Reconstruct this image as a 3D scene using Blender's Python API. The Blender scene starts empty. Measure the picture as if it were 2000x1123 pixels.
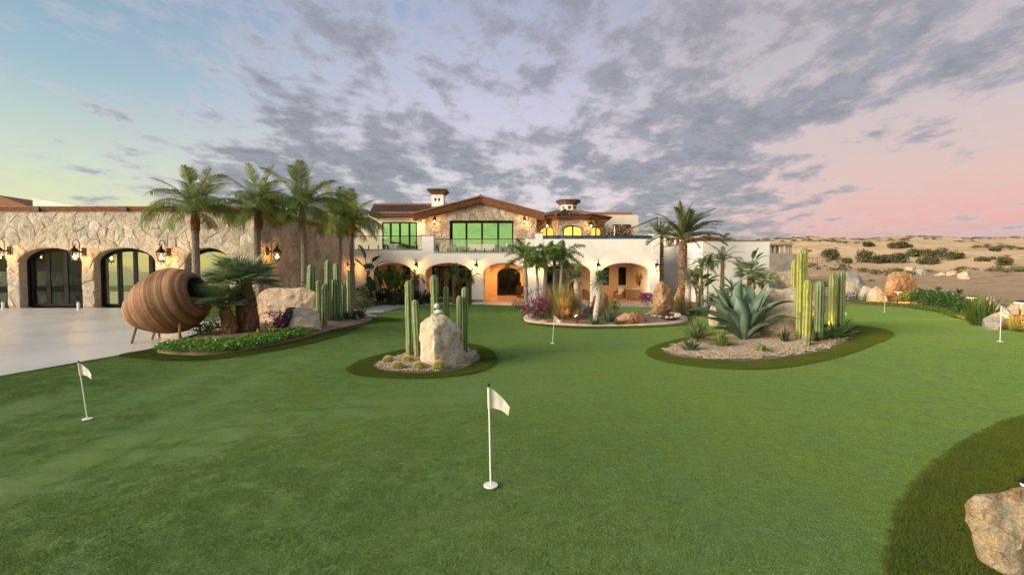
import bpy, bmesh, math, random
import numpy as np
from mathutils import Vector, Matrix, noise, geometry
PI = math.pi
R = math.radians
C = bpy.context.scene.collection
S = bpy.context.scene

# ------------------------------------------------------------------ camera
F = 889.0                      # focal length in pixels of the 2000 px wide photograph
PITCH = math.atan(31.5 / F)
CAM = Vector((0, 0, 1.6))
cd = bpy.data.cameras.new('camera')
cam = bpy.data.objects.new('camera', cd)
C.objects.link(cam)
cam.location = CAM
cam.rotation_euler = (PI / 2 - PITCH, 0, 0)
cd.sensor_width = 36
cd.lens = 36 * F / 2000
cd.clip_end = 12000
cd.clip_start = 0.05
S.camera = cam

# ------------------------------------------------------------------ light and exposure
S.view_settings.view_transform = 'Standard'
S.view_settings.look = 'None'
S.view_settings.exposure = 0.78
S.view_settings.gamma = 1
SUN_AZ, SUN_EL, SKY_AZ = R(-116), R(16), R(-128)
SKY_GAIN = 0.53
sl = bpy.data.lights.new('sun', 'SUN')
sun = bpy.data.objects.new('sun', sl)
C.objects.link(sun)
sl.energy = 3.9
sl.angle = R(38)
sl.color = (1.0, 0.84, 0.62)
sdir = Vector((math.sin(SUN_AZ) * math.cos(SUN_EL), math.cos(SUN_AZ) * math.cos(SUN_EL), math.sin(SUN_EL)))
sun.rotation_euler = sdir.to_track_quat('Z', 'Y').to_euler()


class NT:
    """small helper round a node tree"""
    def __init__(self, tree):
        self.t = tree
        self.n = tree.nodes
        self.l = tree.links

    def node(self, typ, **kw):
        n = self.n.new(typ)
        for k, v in kw.items():
            setattr(n, k, v)
        return n

    def put(self, sock, val):
        if isinstance(val, bpy.types.NodeSocket):
            self.l.new(val, sock)
        elif val is not None:
            if isinstance(val, (tuple, list)) and len(val) == 3 and sock.type == 'RGBA':
                val = (*val, 1)
            sock.default_value = val

    def math(self, op, a, b=None, c=None, clamp=False):
        n = self.node('ShaderNodeMath', operation=op, use_clamp=clamp)
        self.put(n.inputs[0], a)
        if b is not None: self.put(n.inputs[1], b)
        if c is not None: self.put(n.inputs[2], c)
        return n.outputs[0]

    def mix(self, f, a, b, blend='MIX'):
        n = self.node('ShaderNodeMix', data_type='RGBA', blend_type=blend)
        n.clamp_factor = True
        self.put(n.inputs[0], f)
        self.put(n.inputs[6], a)
        self.put(n.inputs[7], b)
        return n.outputs[2]

    def smooth(self, x, lo, hi, a=0.0, b=1.0):
        n = self.node('ShaderNodeMapRange', interpolation_type='SMOOTHSTEP')
        self.put(n.inputs[0], x)
        n.inputs[1].default_value = lo
        n.inputs[2].default_value = hi
        n.inputs[3].default_value = a
        n.inputs[4].default_value = b
        return n.outputs[0]

    def noise(self, vec, scale, detail=3, rough=0.55, dist=0.0, out=0):
        n = self.node('ShaderNodeTexNoise')
        self.put(n.inputs['Vector'], vec)
        n.inputs['Scale'].default_value = scale
        n.inputs['Detail'].default_value = detail
        n.inputs['Roughness'].default_value = rough
        n.inputs['Distortion'].default_value = dist
        return n.outputs[out]

    def voronoi(self, vec, scale, feature='F1', out=0, rnd=1.0):
        n = self.node('ShaderNodeTexVoronoi', feature=feature)
        self.put(n.inputs['Vector'], vec)
        n.inputs['Scale'].default_value = scale
        n.inputs['Randomness'].default_value = rnd
        return n.outputs[out]

    def mapping(self, vec, loc=(0, 0, 0), rot=(0, 0, 0), scale=(1, 1, 1)):
        n = self.node('ShaderNodeMapping')
        self.put(n.inputs[0], vec)
        n.inputs[1].default_value = loc
        n.inputs[2].default_value = rot
        n.inputs[3].default_value = scale
        return n.outputs[0]

    def ramp(self, fac, stops):
        n = self.node('ShaderNodeValToRGB')
        self.put(n.inputs[0], fac)
        cr = n.color_ramp
        while len(cr.elements) < len(stops):
            cr.elements.new(0.5)
        for e, (p, c) in zip(cr.elements, stops):
            e.position = p
            e.color = (*c, 1)
        return n.outputs[0]


def lin(r, g, b):
    f = lambda c: (c / 255 / 12.92) if c / 255 <= 0.04045 else ((c / 255 + 0.055) / 1.055) ** 2.4
    return (f(r), f(g), f(b))


world = bpy.data.worlds.new('World')
S.world = world
world.use_nodes = True
wt = NT(world.node_tree)
wt.n.clear()
gen = wt.node('ShaderNodeTexCoord').outputs['Generated']
nrm = wt.node('ShaderNodeVectorMath', operation='NORMALIZE')
wt.put(nrm.inputs[0], gen)
sep = wt.node('ShaderNodeSeparateXYZ')
wt.put(sep.inputs[0], nrm.outputs[0])
dx, dy, dz = sep.outputs
hl = wt.math('SQRT', wt.math('ADD', wt.math('MULTIPLY', dx, dx), wt.math('ADD', wt.math('MULTIPLY', dy, dy), 1e-5)))
# t: cosine of the angle to the afterglow; 1 = towards it, -1 = opposite (belt of Venus)
t = wt.math('DIVIDE', wt.math('ADD', wt.math('MULTIPLY', dx, math.sin(SKY_AZ)), wt.math('MULTIPLY', dy, math.cos(SKY_AZ))), hl)
el = wt.math('MULTIPLY', wt.math('ARCSINE', dz), 1 / R(60))     # 0 horizon .. 1 = 60 degrees up
elc = wt.math('MAXIMUM', el, 0.0)
glow = wt.ramp(elc, [(0.0, lin(238, 224, 150)), (0.09, lin(230, 229, 172)), (0.17, lin(208, 220, 198)), (0.30, lin(162, 190, 202)), (0.50, lin(124, 154, 180)), (1.0, lin(88, 118, 150))])
middle = wt.ramp(elc, [(0.0, lin(236, 220, 206)), (0.15, lin(232, 220, 226)), (0.33, lin(204, 204, 226)), (0.5, lin(154, 172, 206)), (1.0, lin(110, 134, 176))])
venus = wt.ramp(elc, [(0.0, lin(158, 152, 160)), (0.035, lin(184, 162, 170)), (0.08, lin(230, 162, 156)), (0.15, lin(226, 184, 170)), (0.24, lin(212, 192, 184)), (0.34, lin(192, 186, 186)), (0.5, lin(170, 172, 180)), (1.0, lin(114, 128, 152))])
skyc = wt.mix(wt.smooth(t, -1.0, -0.70), venus, middle)
skyc = wt.mix(wt.smooth(t, -0.52, 0.12), skyc, glow)
# clouds on a flat layer, drawn out along the view direction
inv = wt.math('DIVIDE', 1.0, wt.math('ADD', wt.math('MAXIMUM', dz, 0.0), 0.14))
comb = wt.node('ShaderNodeCombineXYZ')
wt.put(comb.inputs[0], wt.math('MULTIPLY', dx, inv))
wt.put(comb.inputs[1], wt.math('MULTIPLY', dy, inv))
cp = wt.mapping(comb.outputs[0], loc=(2.3, 7.7, 0), rot=(0, 0, R(-14)), scale=(1.55, 1.02, 1))
n1 = wt.noise(cp, 2.5, 9, 0.60, 0.12)
n2 = wt.noise(wt.mapping(cp, scale=(1, 1.5, 1)), 6.0, 5, 0.55, 0.15)
n3 = wt.noise(wt.mapping(comb.outputs[0], loc=(5.1, 1.2, 3.0)), 0.55, 2, 0.5)
dens = wt.math('ADD', wt.math('ADD', wt.math('MULTIPLY', n1, 0.62), wt.math('MULTIPLY', n2, 0.28)), wt.math('MULTIPLY', n3, 0.39))
az_cover = wt.math('MULTIPLY', wt.smooth(t, 0.36, -0.35, 0.0, 0.125), wt.smooth(el, 0.0, 0.03, 0.6, 1.0))
low_right = wt.math('MULTIPLY', wt.smooth(t, -0.93, -0.995), wt.smooth(el, 0.36, 0.10, 0.0, 0.20))
rr_ = wt.math('MULTIPLY', wt.smooth(dx, 0.40, 0.66), wt.smooth(el, 0.34, 0.13, 0.0, 0.15))
dens = wt.math('SUBTRACT', wt.math('ADD', dens, az_cover), wt.math('MAXIMUM', wt.math('MULTIPLY', low_right, 0.0), rr_))
dens = wt.math('SUBTRACT', dens, wt.smooth(el, 0.25, 0.6, 0.025, 0.055))
thin = wt.smooth(dens, 0.57, 0.70)
thick = wt.smooth(dens, 0.65, 0.79)
edgec = wt.mix(wt.smooth(t, -0.5, -0.97), lin(206, 200, 208), lin(216, 190, 190))
greyc = wt.mix(wt.smooth(el, 0.0, 0.5), lin(114, 118, 126), lin(138, 140, 146))
greyc = wt.mix(wt.math('MULTIPLY', wt.smooth(n2, 0.35, 0.65), 0.45), greyc, lin(176, 172, 184))
skyc = wt.mix(wt.math('MULTIPLY', thin, 0.45), skyc, edgec)
skyc = wt.mix(wt.math('MULTIPLY', thick, 0.90), skyc, greyc)
skyc = wt.mix(wt.smooth(el, -0.02, 0.0), lin(120, 118, 110), skyc)
glowup = wt.math('MULTIPLY', wt.smooth(t, 0.25, 1.0, 1.0, 1.7), 1.0)
sc_ = wt.node('ShaderNodeVectorMath', operation='SCALE')
wt.put(sc_.inputs[0], skyc)
wt.put(sc_.inputs['Scale'], glowup)
bgA = wt.node('ShaderNodeBackground')
wt.put(bgA.inputs[0], sc_.outputs[0])
bgA.inputs[1].default_value = SKY_GAIN
nish = wt.node('ShaderNodeTexSky', sky_type='NISHITA')
nish.sun_disc = False
nish.sun_elevation = SUN_EL
nish.sun_rotation = SUN_AZ
bgB = wt.node('ShaderNodeBackground')
wt.put(bgB.inputs[0], nish.outputs[0])
bgB.inputs[1].default_value = 0.012
addn = wt.node('ShaderNodeAddShader')
wt.put(addn.inputs[0], bgA.outputs[0])
wt.put(addn.inputs[1], bgB.outputs[0])
wo = wt.node('ShaderNodeOutputWorld')
wt.put(wo.inputs[0], addn.outputs[0])
world.cycles.sampling_method = 'MANUAL'
world.cycles.sample_map_resolution = 512
S.cycles.max_bounces = 6
S.cycles.diffuse_bounces = 3
S.cycles.glossy_bounces = 3
S.cycles.transparent_max_bounces = 8
S.cycles.transmission_bounces = 3
S.cycles.sample_clamp_indirect = 4
S.cycles.use_denoising = True
S.cycles.use_adaptive_sampling = True
S.cycles.adaptive_threshold = 0.03


# ------------------------------------------------------------------ pixel -> place
def ray(px, py):
    d = Vector(((px - 1000) / F, 1.0, -(py - 561.5) / F))
    c, s = math.cos(PITCH), math.sin(PITCH)
    return Vector((d.x, d.y * c + d.z * s, -d.y * s + d.z * c))


def W(px, py, Y):
    d = ray(px, py)
    return CAM + d * (Y / d.y)


ANCH = []
for px, py, Y in [(958, 952, 3.37), (168, 820, 5.9), (1079, 671, 12.0), (1727, 610, 20.2), (1953, 669, 9.6), (560, 648, 12.6),
                  (1950, 1000, 3.1), (820, 735, 7.9), (1450, 706, 8.9)]:
    p = W(px, py, Y)
    ANCH.append((p.x, p.y, p.z, 3.0))
for x, y, z in [(-8, 7, -.16), (-12, 9, -.15), (-9, 14, -.15), (-20, 12, -.15), (-16, 18, -.15), (-24, 20, -.15), (-14, 21, -.15), (-22, 8, -.15), (-30, 22, -.15),
                (-5, -3, 0), (5, -4, 0), (0, -10, 0), (12, -4, .1), (-12, -3, -.1),
                (-8, 33, -.72), (-3, 33, -.74), (2, 33, -.78), (7, 33, -.80), (12, 34, -.80), (-11, 28, -.45), (-4, 27, -.62), (3, 27, -.66), (9, 27, -.62),
                (15, 30, -.6), (20, 32, -.5), (25, 24, -.3), (18, 14, 0.05), (24, 14, .1), (0, 45, -.9), (-15, 45, -.9), (15, 45, -.9), (30, 40, -.6), (-35, 40, -.6)]:
    ANCH.append((x, y, z, 1.0))
AN = np.array(ANCH)


def Gn(xs, ys):
    xs = np.asarray(xs, float); ys = np.asarray(ys, float)
    d2 = (xs[..., None] - AN[:, 0]) ** 2 + (ys[..., None] - AN[:, 1]) ** 2
    w = AN[:, 3] / (d2 + 3.0) ** 2
    return (w * AN[:, 2]).sum(-1) / w.sum(-1)


PROF = np.array([(-100, -.3), (20, -.3), (45, -.55), (75, -.3), (110, .5), (130, 2.0), (150, 4.2), (180, 8.2), (220, 14.2), (262, 19.0), (300, 20.3), (6000, 20.3)])


def Hn(xs, ys):
    """height of the open land"""
    xs = np.asarray(xs, float); ys = np.asarray(ys, float)
    p = np.interp(ys + 0.08 * xs, PROF[:, 0], PROF[:, 1])
    amp = np.clip((ys - 60) / 90, 0, 1) * 1.6
    und = np.sin(xs * .052 + ys * .031) * .45 + np.sin(xs * .11 - ys * .07 + 1.3) * .3 + np.sin(xs * .23 + ys * .19) * .16 + np.sin(xs * .031 + 2) * .5
    p = p + amp * und + np.clip((ys - 40) / 40, 0, 1) * .12 * np.sin(xs * .35) * np.sin(ys * .3)
    far = np.clip((np.maximum(ys - 34, (xs - 22) * 1.2)) / 16, 0, 1)
    far = far * far * (3 - 2 * far)
    z = Gn(xs, ys) * (1 - far) + p * far
    back = np.clip((-ys - 14) / 25, 0, 1)
    return z - back * 6


def G(x, y):
    return float(Gn(x, y))


def H(x, y):
    return float(Hn(x, y))


def at(px, py, fn=None):
    """where the sight line through a pixel meets the ground"""
    d = ray(px, py)
    d = d / d.y
    ts = np.concatenate([np.arange(1.5, 60, .1), np.arange(60, 420, 1.0)])
    xs = d.x * ts; zs = CAM.z + d.z * ts
    hs = (fn or Hn)(xs, ts)
    k = np.argmax(zs <= hs)
    if zs[k] > hs[k]:
        k = len(ts) - 1
    if k > 0:
        a = zs[k - 1] - hs[k - 1]; b = hs[k] - zs[k]
        tt = ts[k - 1] + (ts[k] - ts[k - 1]) * a / max(a + b, 1e-9)
    else:
        tt = ts[0]
    x = d.x * tt
    return Vector((x, tt, float((fn or Hn)(x, tt))))


# ------------------------------------------------------------------ building helpers
class MB:
    def __init__(self, M=None):
        self.v = []; self.f = []; self.c = []; self.M = M; self.col = (1, 1, 1)

    def add(self, verts, faces, col=None):
        b = len(self.v)
        if self.M is not None:
            verts = [self.M @ Vector(p) for p in verts]
        self.v.extend([tuple(p) for p in verts])
        self.f.extend([tuple(i + b for i in f) for f in faces])
        c = col or self.col
        self.c.extend([c] * len(faces))

    def box(self, x0, x1, y0, y1, z0, z1, col=None):
        v = [(x0, y0, z0), (x1, y0, z0), (x1, y1, z0), (x0, y1, z0), (x0, y0, z1), (x1, y0, z1), (x1, y1, z1), (x0, y1, z1)]
        self.add(v, [(0, 3, 2, 1), (4, 5, 6, 7), (0, 1, 5, 4), (1, 2, 6, 5), (2, 3, 7, 6), (3, 0, 4, 7)], col)

    def tube(self, pts, rad, n=8, col=None, cap=True, flat=1.0):
        pts = [Vector(p) for p in pts]
        if not isinstance(rad, (list, tuple)): rad = [rad] * len(pts)
        vs = []; fs = []
        up = None
        for i, p in enumerate(pts):
            a = pts[max(i - 1, 0)]; b = pts[min(i + 1, len(pts) - 1)]
            tn = (b - a).normalized()
            if up is None:
                up = Vector((0, 0, 1)) if abs(tn.z) < .9 else Vector((0, 1, 0))
            s = tn.cross(up).normalized(); u = s.cross(tn).normalized(); up = u
            for k in range(n):
                an = 2 * PI * k / n
                vs.append(p + (s * math.cos(an) + u * math.sin(an) * flat) * rad[i])
        m = len(pts)
        for i in range(m - 1):
            for k in range(n):
                k2 = (k + 1) % n
                fs.append((i * n + k, i * n + k2, (i + 1) * n + k2, (i + 1) * n + k))
        if cap:
            fs.append(tuple(reversed(range(n)))); fs.append(tuple(range((m - 1) * n, m * n)))
        self.add(vs, fs, col)

    def lathe(self, prof, n=16, cx=0, cy=0, col=None, cap=True, ph=0.0):
        vs = []; fs = []
        for r, z in prof:
            for k in range(n):
                a = 2 * PI * k / n + ph
                vs.append((cx + r * math.cos(a), cy + r * math.sin(a), z))
        m = len(prof)
        for i in range(m - 1):
            for k in range(n):
                k2 = (k + 1) % n
                fs.append((i * n + k, i * n + k2, (i + 1) * n + k2, (i + 1) * n + k))
        if cap:
            fs.append(tuple(reversed(range(n)))); fs.append(tuple(range((m - 1) * n, m * n)))
        self.add(vs, fs, col)

    def prism(self, poly, y0, y1, col=None):
        """polygon in x,z extruded along y"""
        n = len(poly)
        v = [(p[0], y0, p[1]) for p in poly] + [(p[0], y1, p[1]) for p in poly]
        f = [tuple(range(n)), tuple(reversed(range(n, 2 * n)))]
        for i in range(n):
            j = (i + 1) % n
            f.append((j, i, i + n, j + n))
        self.add(v, f, col)

    def strip(self, pts, widths, side, col=None, fold=0.0, up=Vector((0, 0, 1))):
        """leaf: a strip along pts"""
        vs = []; fs = []
        n = len(pts)
        for p, w in zip(pts, widths):
            if fold:
                vs += [p - side * w + up * w * fold, p, p + side * w + up * w * fold]
            else:
                vs += [p - side * w, p + side * w]
        k = 3 if fold else 2
        for i in range(n - 1):
            for j in range(k - 1):
                a = i * k + j
                fs.append((a, a + 1, a + k + 1, a + k))
        self.add(vs, fs, col)

    def mesh(self, name, smooth=False):
        me = bpy.data.meshes.new(name)
        me.from_pydata(self.v, [], self.f)
        at_ = me.attributes.new('Col', 'FLOAT_COLOR', 'FACE')
        arr = np.ones((len(self.f), 4), np.float32)
        arr[:, :3] = np.array(self.c, np.float32)
        at_.data.foreach_set('color', arr.ravel())
        if smooth:
            me.polygons.foreach_set('use_smooth', [True] * len(me.polygons))
        me.update()
        return me

    def build(self, name, mat, parent=None, smooth=False, world=False):
        return obj(name, self.mesh(name, smooth), mat, parent, world)


def obj(name, me, mat, parent=None, world=False):
    o = bpy.data.objects.new(name, me)
    C.objects.link(o)
    if mat is not None and not me.materials:
        me.materials.append(mat)
    if parent is not None:
        o.parent = parent
        if world:
            o.location = -parent.location
    return o


def tag(o, label=None, cat=None, group=None, kind=None):
    if label: o['label'] = label
    if cat: o['category'] = cat
    if group: o['group'] = group
    if kind: o['kind'] = kind
    return o


def thing(name, label, cat, loc=(0, 0, 0), rz=0.0, group=None, scale=1.0):
    o = bpy.data.objects.new(name, None)
    C.objects.link(o)
    o.location = loc
    o.rotation_euler = (0, 0, rz)
    o.scale = (scale,) * 3
    o.empty_display_size = .1
    return tag(o, label, cat, group)


def kids(o):
    return [c for c in bpy.data.objects if c.parent == o]


def copy_tree(root, ks, loc, rz=None, label=None, scale=None):
    """copy a thing; ks = [(part, [sub-parts])]"""
    r = root.copy(); C.objects.link(r); r.location = loc
    if rz is not None: r.rotation_euler = (0, 0, rz)
    if scale is not None: r.scale = (scale,) * 3
    if label: r['label'] = label
    for p, subs in ks:
        c = p.copy(); C.objects.link(c); c.parent = r
        for s in subs:
            d = s.copy(); C.objects.link(d); d.parent = c
    return r


# ------------------------------------------------------------------ materials
def mat(name, col=(.5, .5, .5), rough=.8, var=.25, vscale=3.0, bump=0.0, bscale=20.0, spec=.3, metal=0.0, attr=False,
        col2=None, c2scale=1.0, c2lo=.45, c2hi=.6, transl=0.0, coords='Object', bdist=.02, detail=5, stretch=None):
    m = bpy.data.materials.new(name)
    m.use_nodes = True
    t_ = NT(m.node_tree)
    bs = t_.n['Principled BSDF']
    if coords == 'World':
        vec = t_.node('ShaderNodeNewGeometry').outputs['Position']
    else:
        vec = t_.node('ShaderNodeTexCoord').outputs[coords]
    if stretch: vec = t_.mapping(vec, scale=stretch)
    base = None
    if attr:
        a = t_.node('ShaderNodeAttribute', attribute_name='Col')
        base = t_.mix(1.0, a.outputs['Color'], (*col, 1), 'MULTIPLY')
    else:
        rgb = t_.node('ShaderNodeRGB'); rgb.outputs[0].default_value = (*col, 1)
        base = rgb.outputs[0]
    if col2:
        f = t_.smooth(t_.noise(vec, c2scale, 5, .6, .4), c2lo, c2hi)
        base = t_.mix(f, base, (*col2, 1))
    if var:
        nz = t_.noise(vec, vscale, detail, .65)
        k = t_.smooth(nz, .25, .75, 1 - var, 1 + var)
        mul = t_.node('ShaderNodeVectorMath', operation='SCALE')
        t_.put(mul.inputs[0], base); t_.put(mul.inputs['Scale'], k)
        base = mul.outputs[0]
    t_.put(bs.inputs['Base Color'], base)
    bs.inputs['Roughness'].default_value = rough
    bs.inputs['Specular IOR Level'].default_value = spec
    bs.inputs['Metallic'].default_value = metal
    if bump:
        b = t_.node('ShaderNodeBump')
        b.inputs['Strength'].default_value = bump
        b.inputs['Distance'].default_value = bdist
        t_.put(b.inputs['Height'], t_.noise(vec, bscale, 6, .65, .2))
        t_.put(bs.inputs['Normal'], b.outputs[0])
    if transl:
        tr = t_.node('ShaderNodeBsdfTranslucent')
        t_.put(tr.inputs[0], base)
        mx = t_.node('ShaderNodeMixShader')
        mx.inputs[0].default_value = transl
        t_.put(mx.inputs[1], bs.outputs[0]); t_.put(mx.inputs[2], tr.outputs[0])
        t_.put(t_.n['Material Output'].inputs[0], mx.outputs[0])
    return m


def emis(name, col, strength):
    m = bpy.data.materials.new(name)
    m.use_nodes = True
    t_ = NT(m.node_tree)
    bs = t_.n['Principled BSDF']
    bs.inputs['Base Color'].default_value = (*col, 1)
    bs.inputs['Emission Color'].default_value = (*col, 1)
    bs.inputs['Emission Strength'].default_value = strength
    return m


def turf_mat(name, ca, cb, cc, fine=1.0, bump=.5, attr=False):
    m = bpy.data.materials.new(name)
    m.use_nodes = True
    t_ = NT(m.node_tree)
    bs = t_.n['Principled BSDF']
    p = t_.node('ShaderNodeNewGeometry').outputs['Position']
    flat = t_.mapping(p, scale=(1, 1, 0.0))
    f1 = t_.smooth(t_.noise(flat, .55, 4, .55, .3), .36, .66)
    f2 = t_.smooth(t_.noise(t_.mapping(flat, loc=(9, 4, 0)), 1.7, 5, .6, .3), .40, .68)
    base = t_.mix(f1, ca, cb)
    base = t_.mix(t_.math('MULTIPLY', f2, .6), base, cc)
    nz = t_.noise(flat, 60 * fine, 4, .8)
    k = t_.smooth(nz, .2, .8, .72, 1.28)
    sp = t_.smooth(t_.noise(flat, 14, 5, .7), .3, .7, .86, 1.14)
    mul = t_.node('ShaderNodeVectorMath', operation='SCALE')
    t_.put(mul.inputs[0], base); t_.put(mul.inputs['Scale'], t_.math('MULTIPLY', k, sp))
    res = mul.outputs[0]
    if attr: res = t_.mix(1.0, res, t_.node('ShaderNodeAttribute', attribute_name='Col').outputs['Color'], 'MULTIPLY')
    t_.put(bs.inputs['Base Color'], res)
    bs.inputs['Roughness'].default_value = .85
    bs.inputs['Specular IOR Level'].default_value = .12
    if bump:
        b = t_.node('ShaderNodeBump')
        b.inputs['Strength'].default_value = bump
        b.inputs['Distance'].default_value = .012
        t_.put(b.inputs['Height'], t_.noise(flat, 110 * fine, 4, .75))
        t_.put(bs.inputs['Normal'], b.outputs[0])
    return m


def rock_mat(name, c1, c2, c3, scale=1.0, dark=.35):
    m = bpy.data.materials.new(name)
    m.use_nodes = True
    t_ = NT(m.node_tree)
    bs = t_.n['Principled BSDF']
    p = t_.node('ShaderNodeNewGeometry').outputs['Position']
    f1 = t_.smooth(t_.noise(p, 1.6 * scale, 6, .65, .6), .42, .60)
    f2 = t_.smooth(t_.noise(t_.mapping(p, loc=(3, 8, 1)), 3.1 * scale, 7, .7, .8), .50, .64)
    base = t_.mix(f1, c1, c2)
    base = t_.mix(t_.math('MULTIPLY', f2, .8), base, c3)
    sp = t_.noise(p, 26 * scale, 7, .8)
    k = t_.smooth(sp, .28, .72, 1 - dark, 1 + dark * .75)
    crk = t_.smooth(t_.voronoi(t_.mapping(p, loc=(1, 2, 3)), 2.1 * scale, 'DISTANCE_TO_EDGE'), 0.0, .025, .62, 1.0)
    crk = t_.math('MAXIMUM', crk, t_.smooth(t_.noise(p, 2.3 * scale, 3), .44, .56))
    mul = t_.node('ShaderNodeVectorMath', operation='SCALE')
    gr = t_.smooth(t_.noise(p, 110, 4, .8), .3, .7, .78, 1.2)
    t_.put(mul.inputs[0], base); t_.put(mul.inputs['Scale'], t_.math('MULTIPLY', t_.math('MULTIPLY', k, crk), gr))
    t_.put(bs.inputs['Base Color'], mul.outputs[0])
    bs.inputs['Roughness'].default_value = .88
    bs.inputs['Specular IOR Level'].default_value = .2
    b = t_.node('ShaderNodeBump')
    b.inputs['Strength'].default_value = .85
    b.inputs['Distance'].default_value = .05
    t_.put(b.inputs['Height'], t_.math('ADD', t_.noise(p, 9 * scale, 8, .75, .3), t_.math('MULTIPLY', t_.noise(p, 60 * scale, 5, .8), .35)))
    t_.put(bs.inputs['Normal'], b.outputs[0])
    return m


def glass_mat(name, tint, base, gloss=.7, see=0.0):
    m = bpy.data.materials.new(name)
    m.use_nodes = True
    t_ = NT(m.node_tree)
    t_.n.remove(t_.n['Principled BSDF'])
    g = t_.node('ShaderNodeBsdfGlossy')
    g.inputs[0].default_value = (*tint, 1)
    g.inputs['Roughness'].default_value = .02
    d = t_.node('ShaderNodeBsdfDiffuse'); d.inputs[0].default_value = (*base, 1)
    tr = t_.node('ShaderNodeBsdfTransparent'); tr.inputs[0].default_value = (.9, .92, .88, 1)
    m1 = t_.node('ShaderNodeMixShader'); m1.inputs[0].default_value = see
    t_.put(m1.inputs[1], d.outputs[0]); t_.put(m1.inputs[2], tr.outputs[0])
    m2 = t_.node('ShaderNodeMixShader')
    bp = t_.node('ShaderNodeBump'); bp.inputs['Strength'].default_value = .07; bp.inputs['Distance'].default_value = .02
    t_.put(bp.inputs['Height'], t_.noise(t_.node('ShaderNodeNewGeometry').outputs['Position'], 1.1, 2, .5)); t_.put(g.inputs['Normal'], bp.outputs[0])
    lw = t_.node('ShaderNodeLayerWeight'); lw.inputs[0].default_value = .5
    fac = t_.math('ADD', gloss, t_.math('MULTIPLY', t_.math('POWER', lw.outputs['Facing'], 4.0), (1 - gloss) * .5))
    t_.put(m2.inputs[0], fac)
    t_.put(m2.inputs[1], m1.outputs[0]); t_.put(m2.inputs[2], g.outputs[0])
    t_.put(t_.n['Material Output'].inputs[0], m2.outputs[0])
    return m


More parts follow.
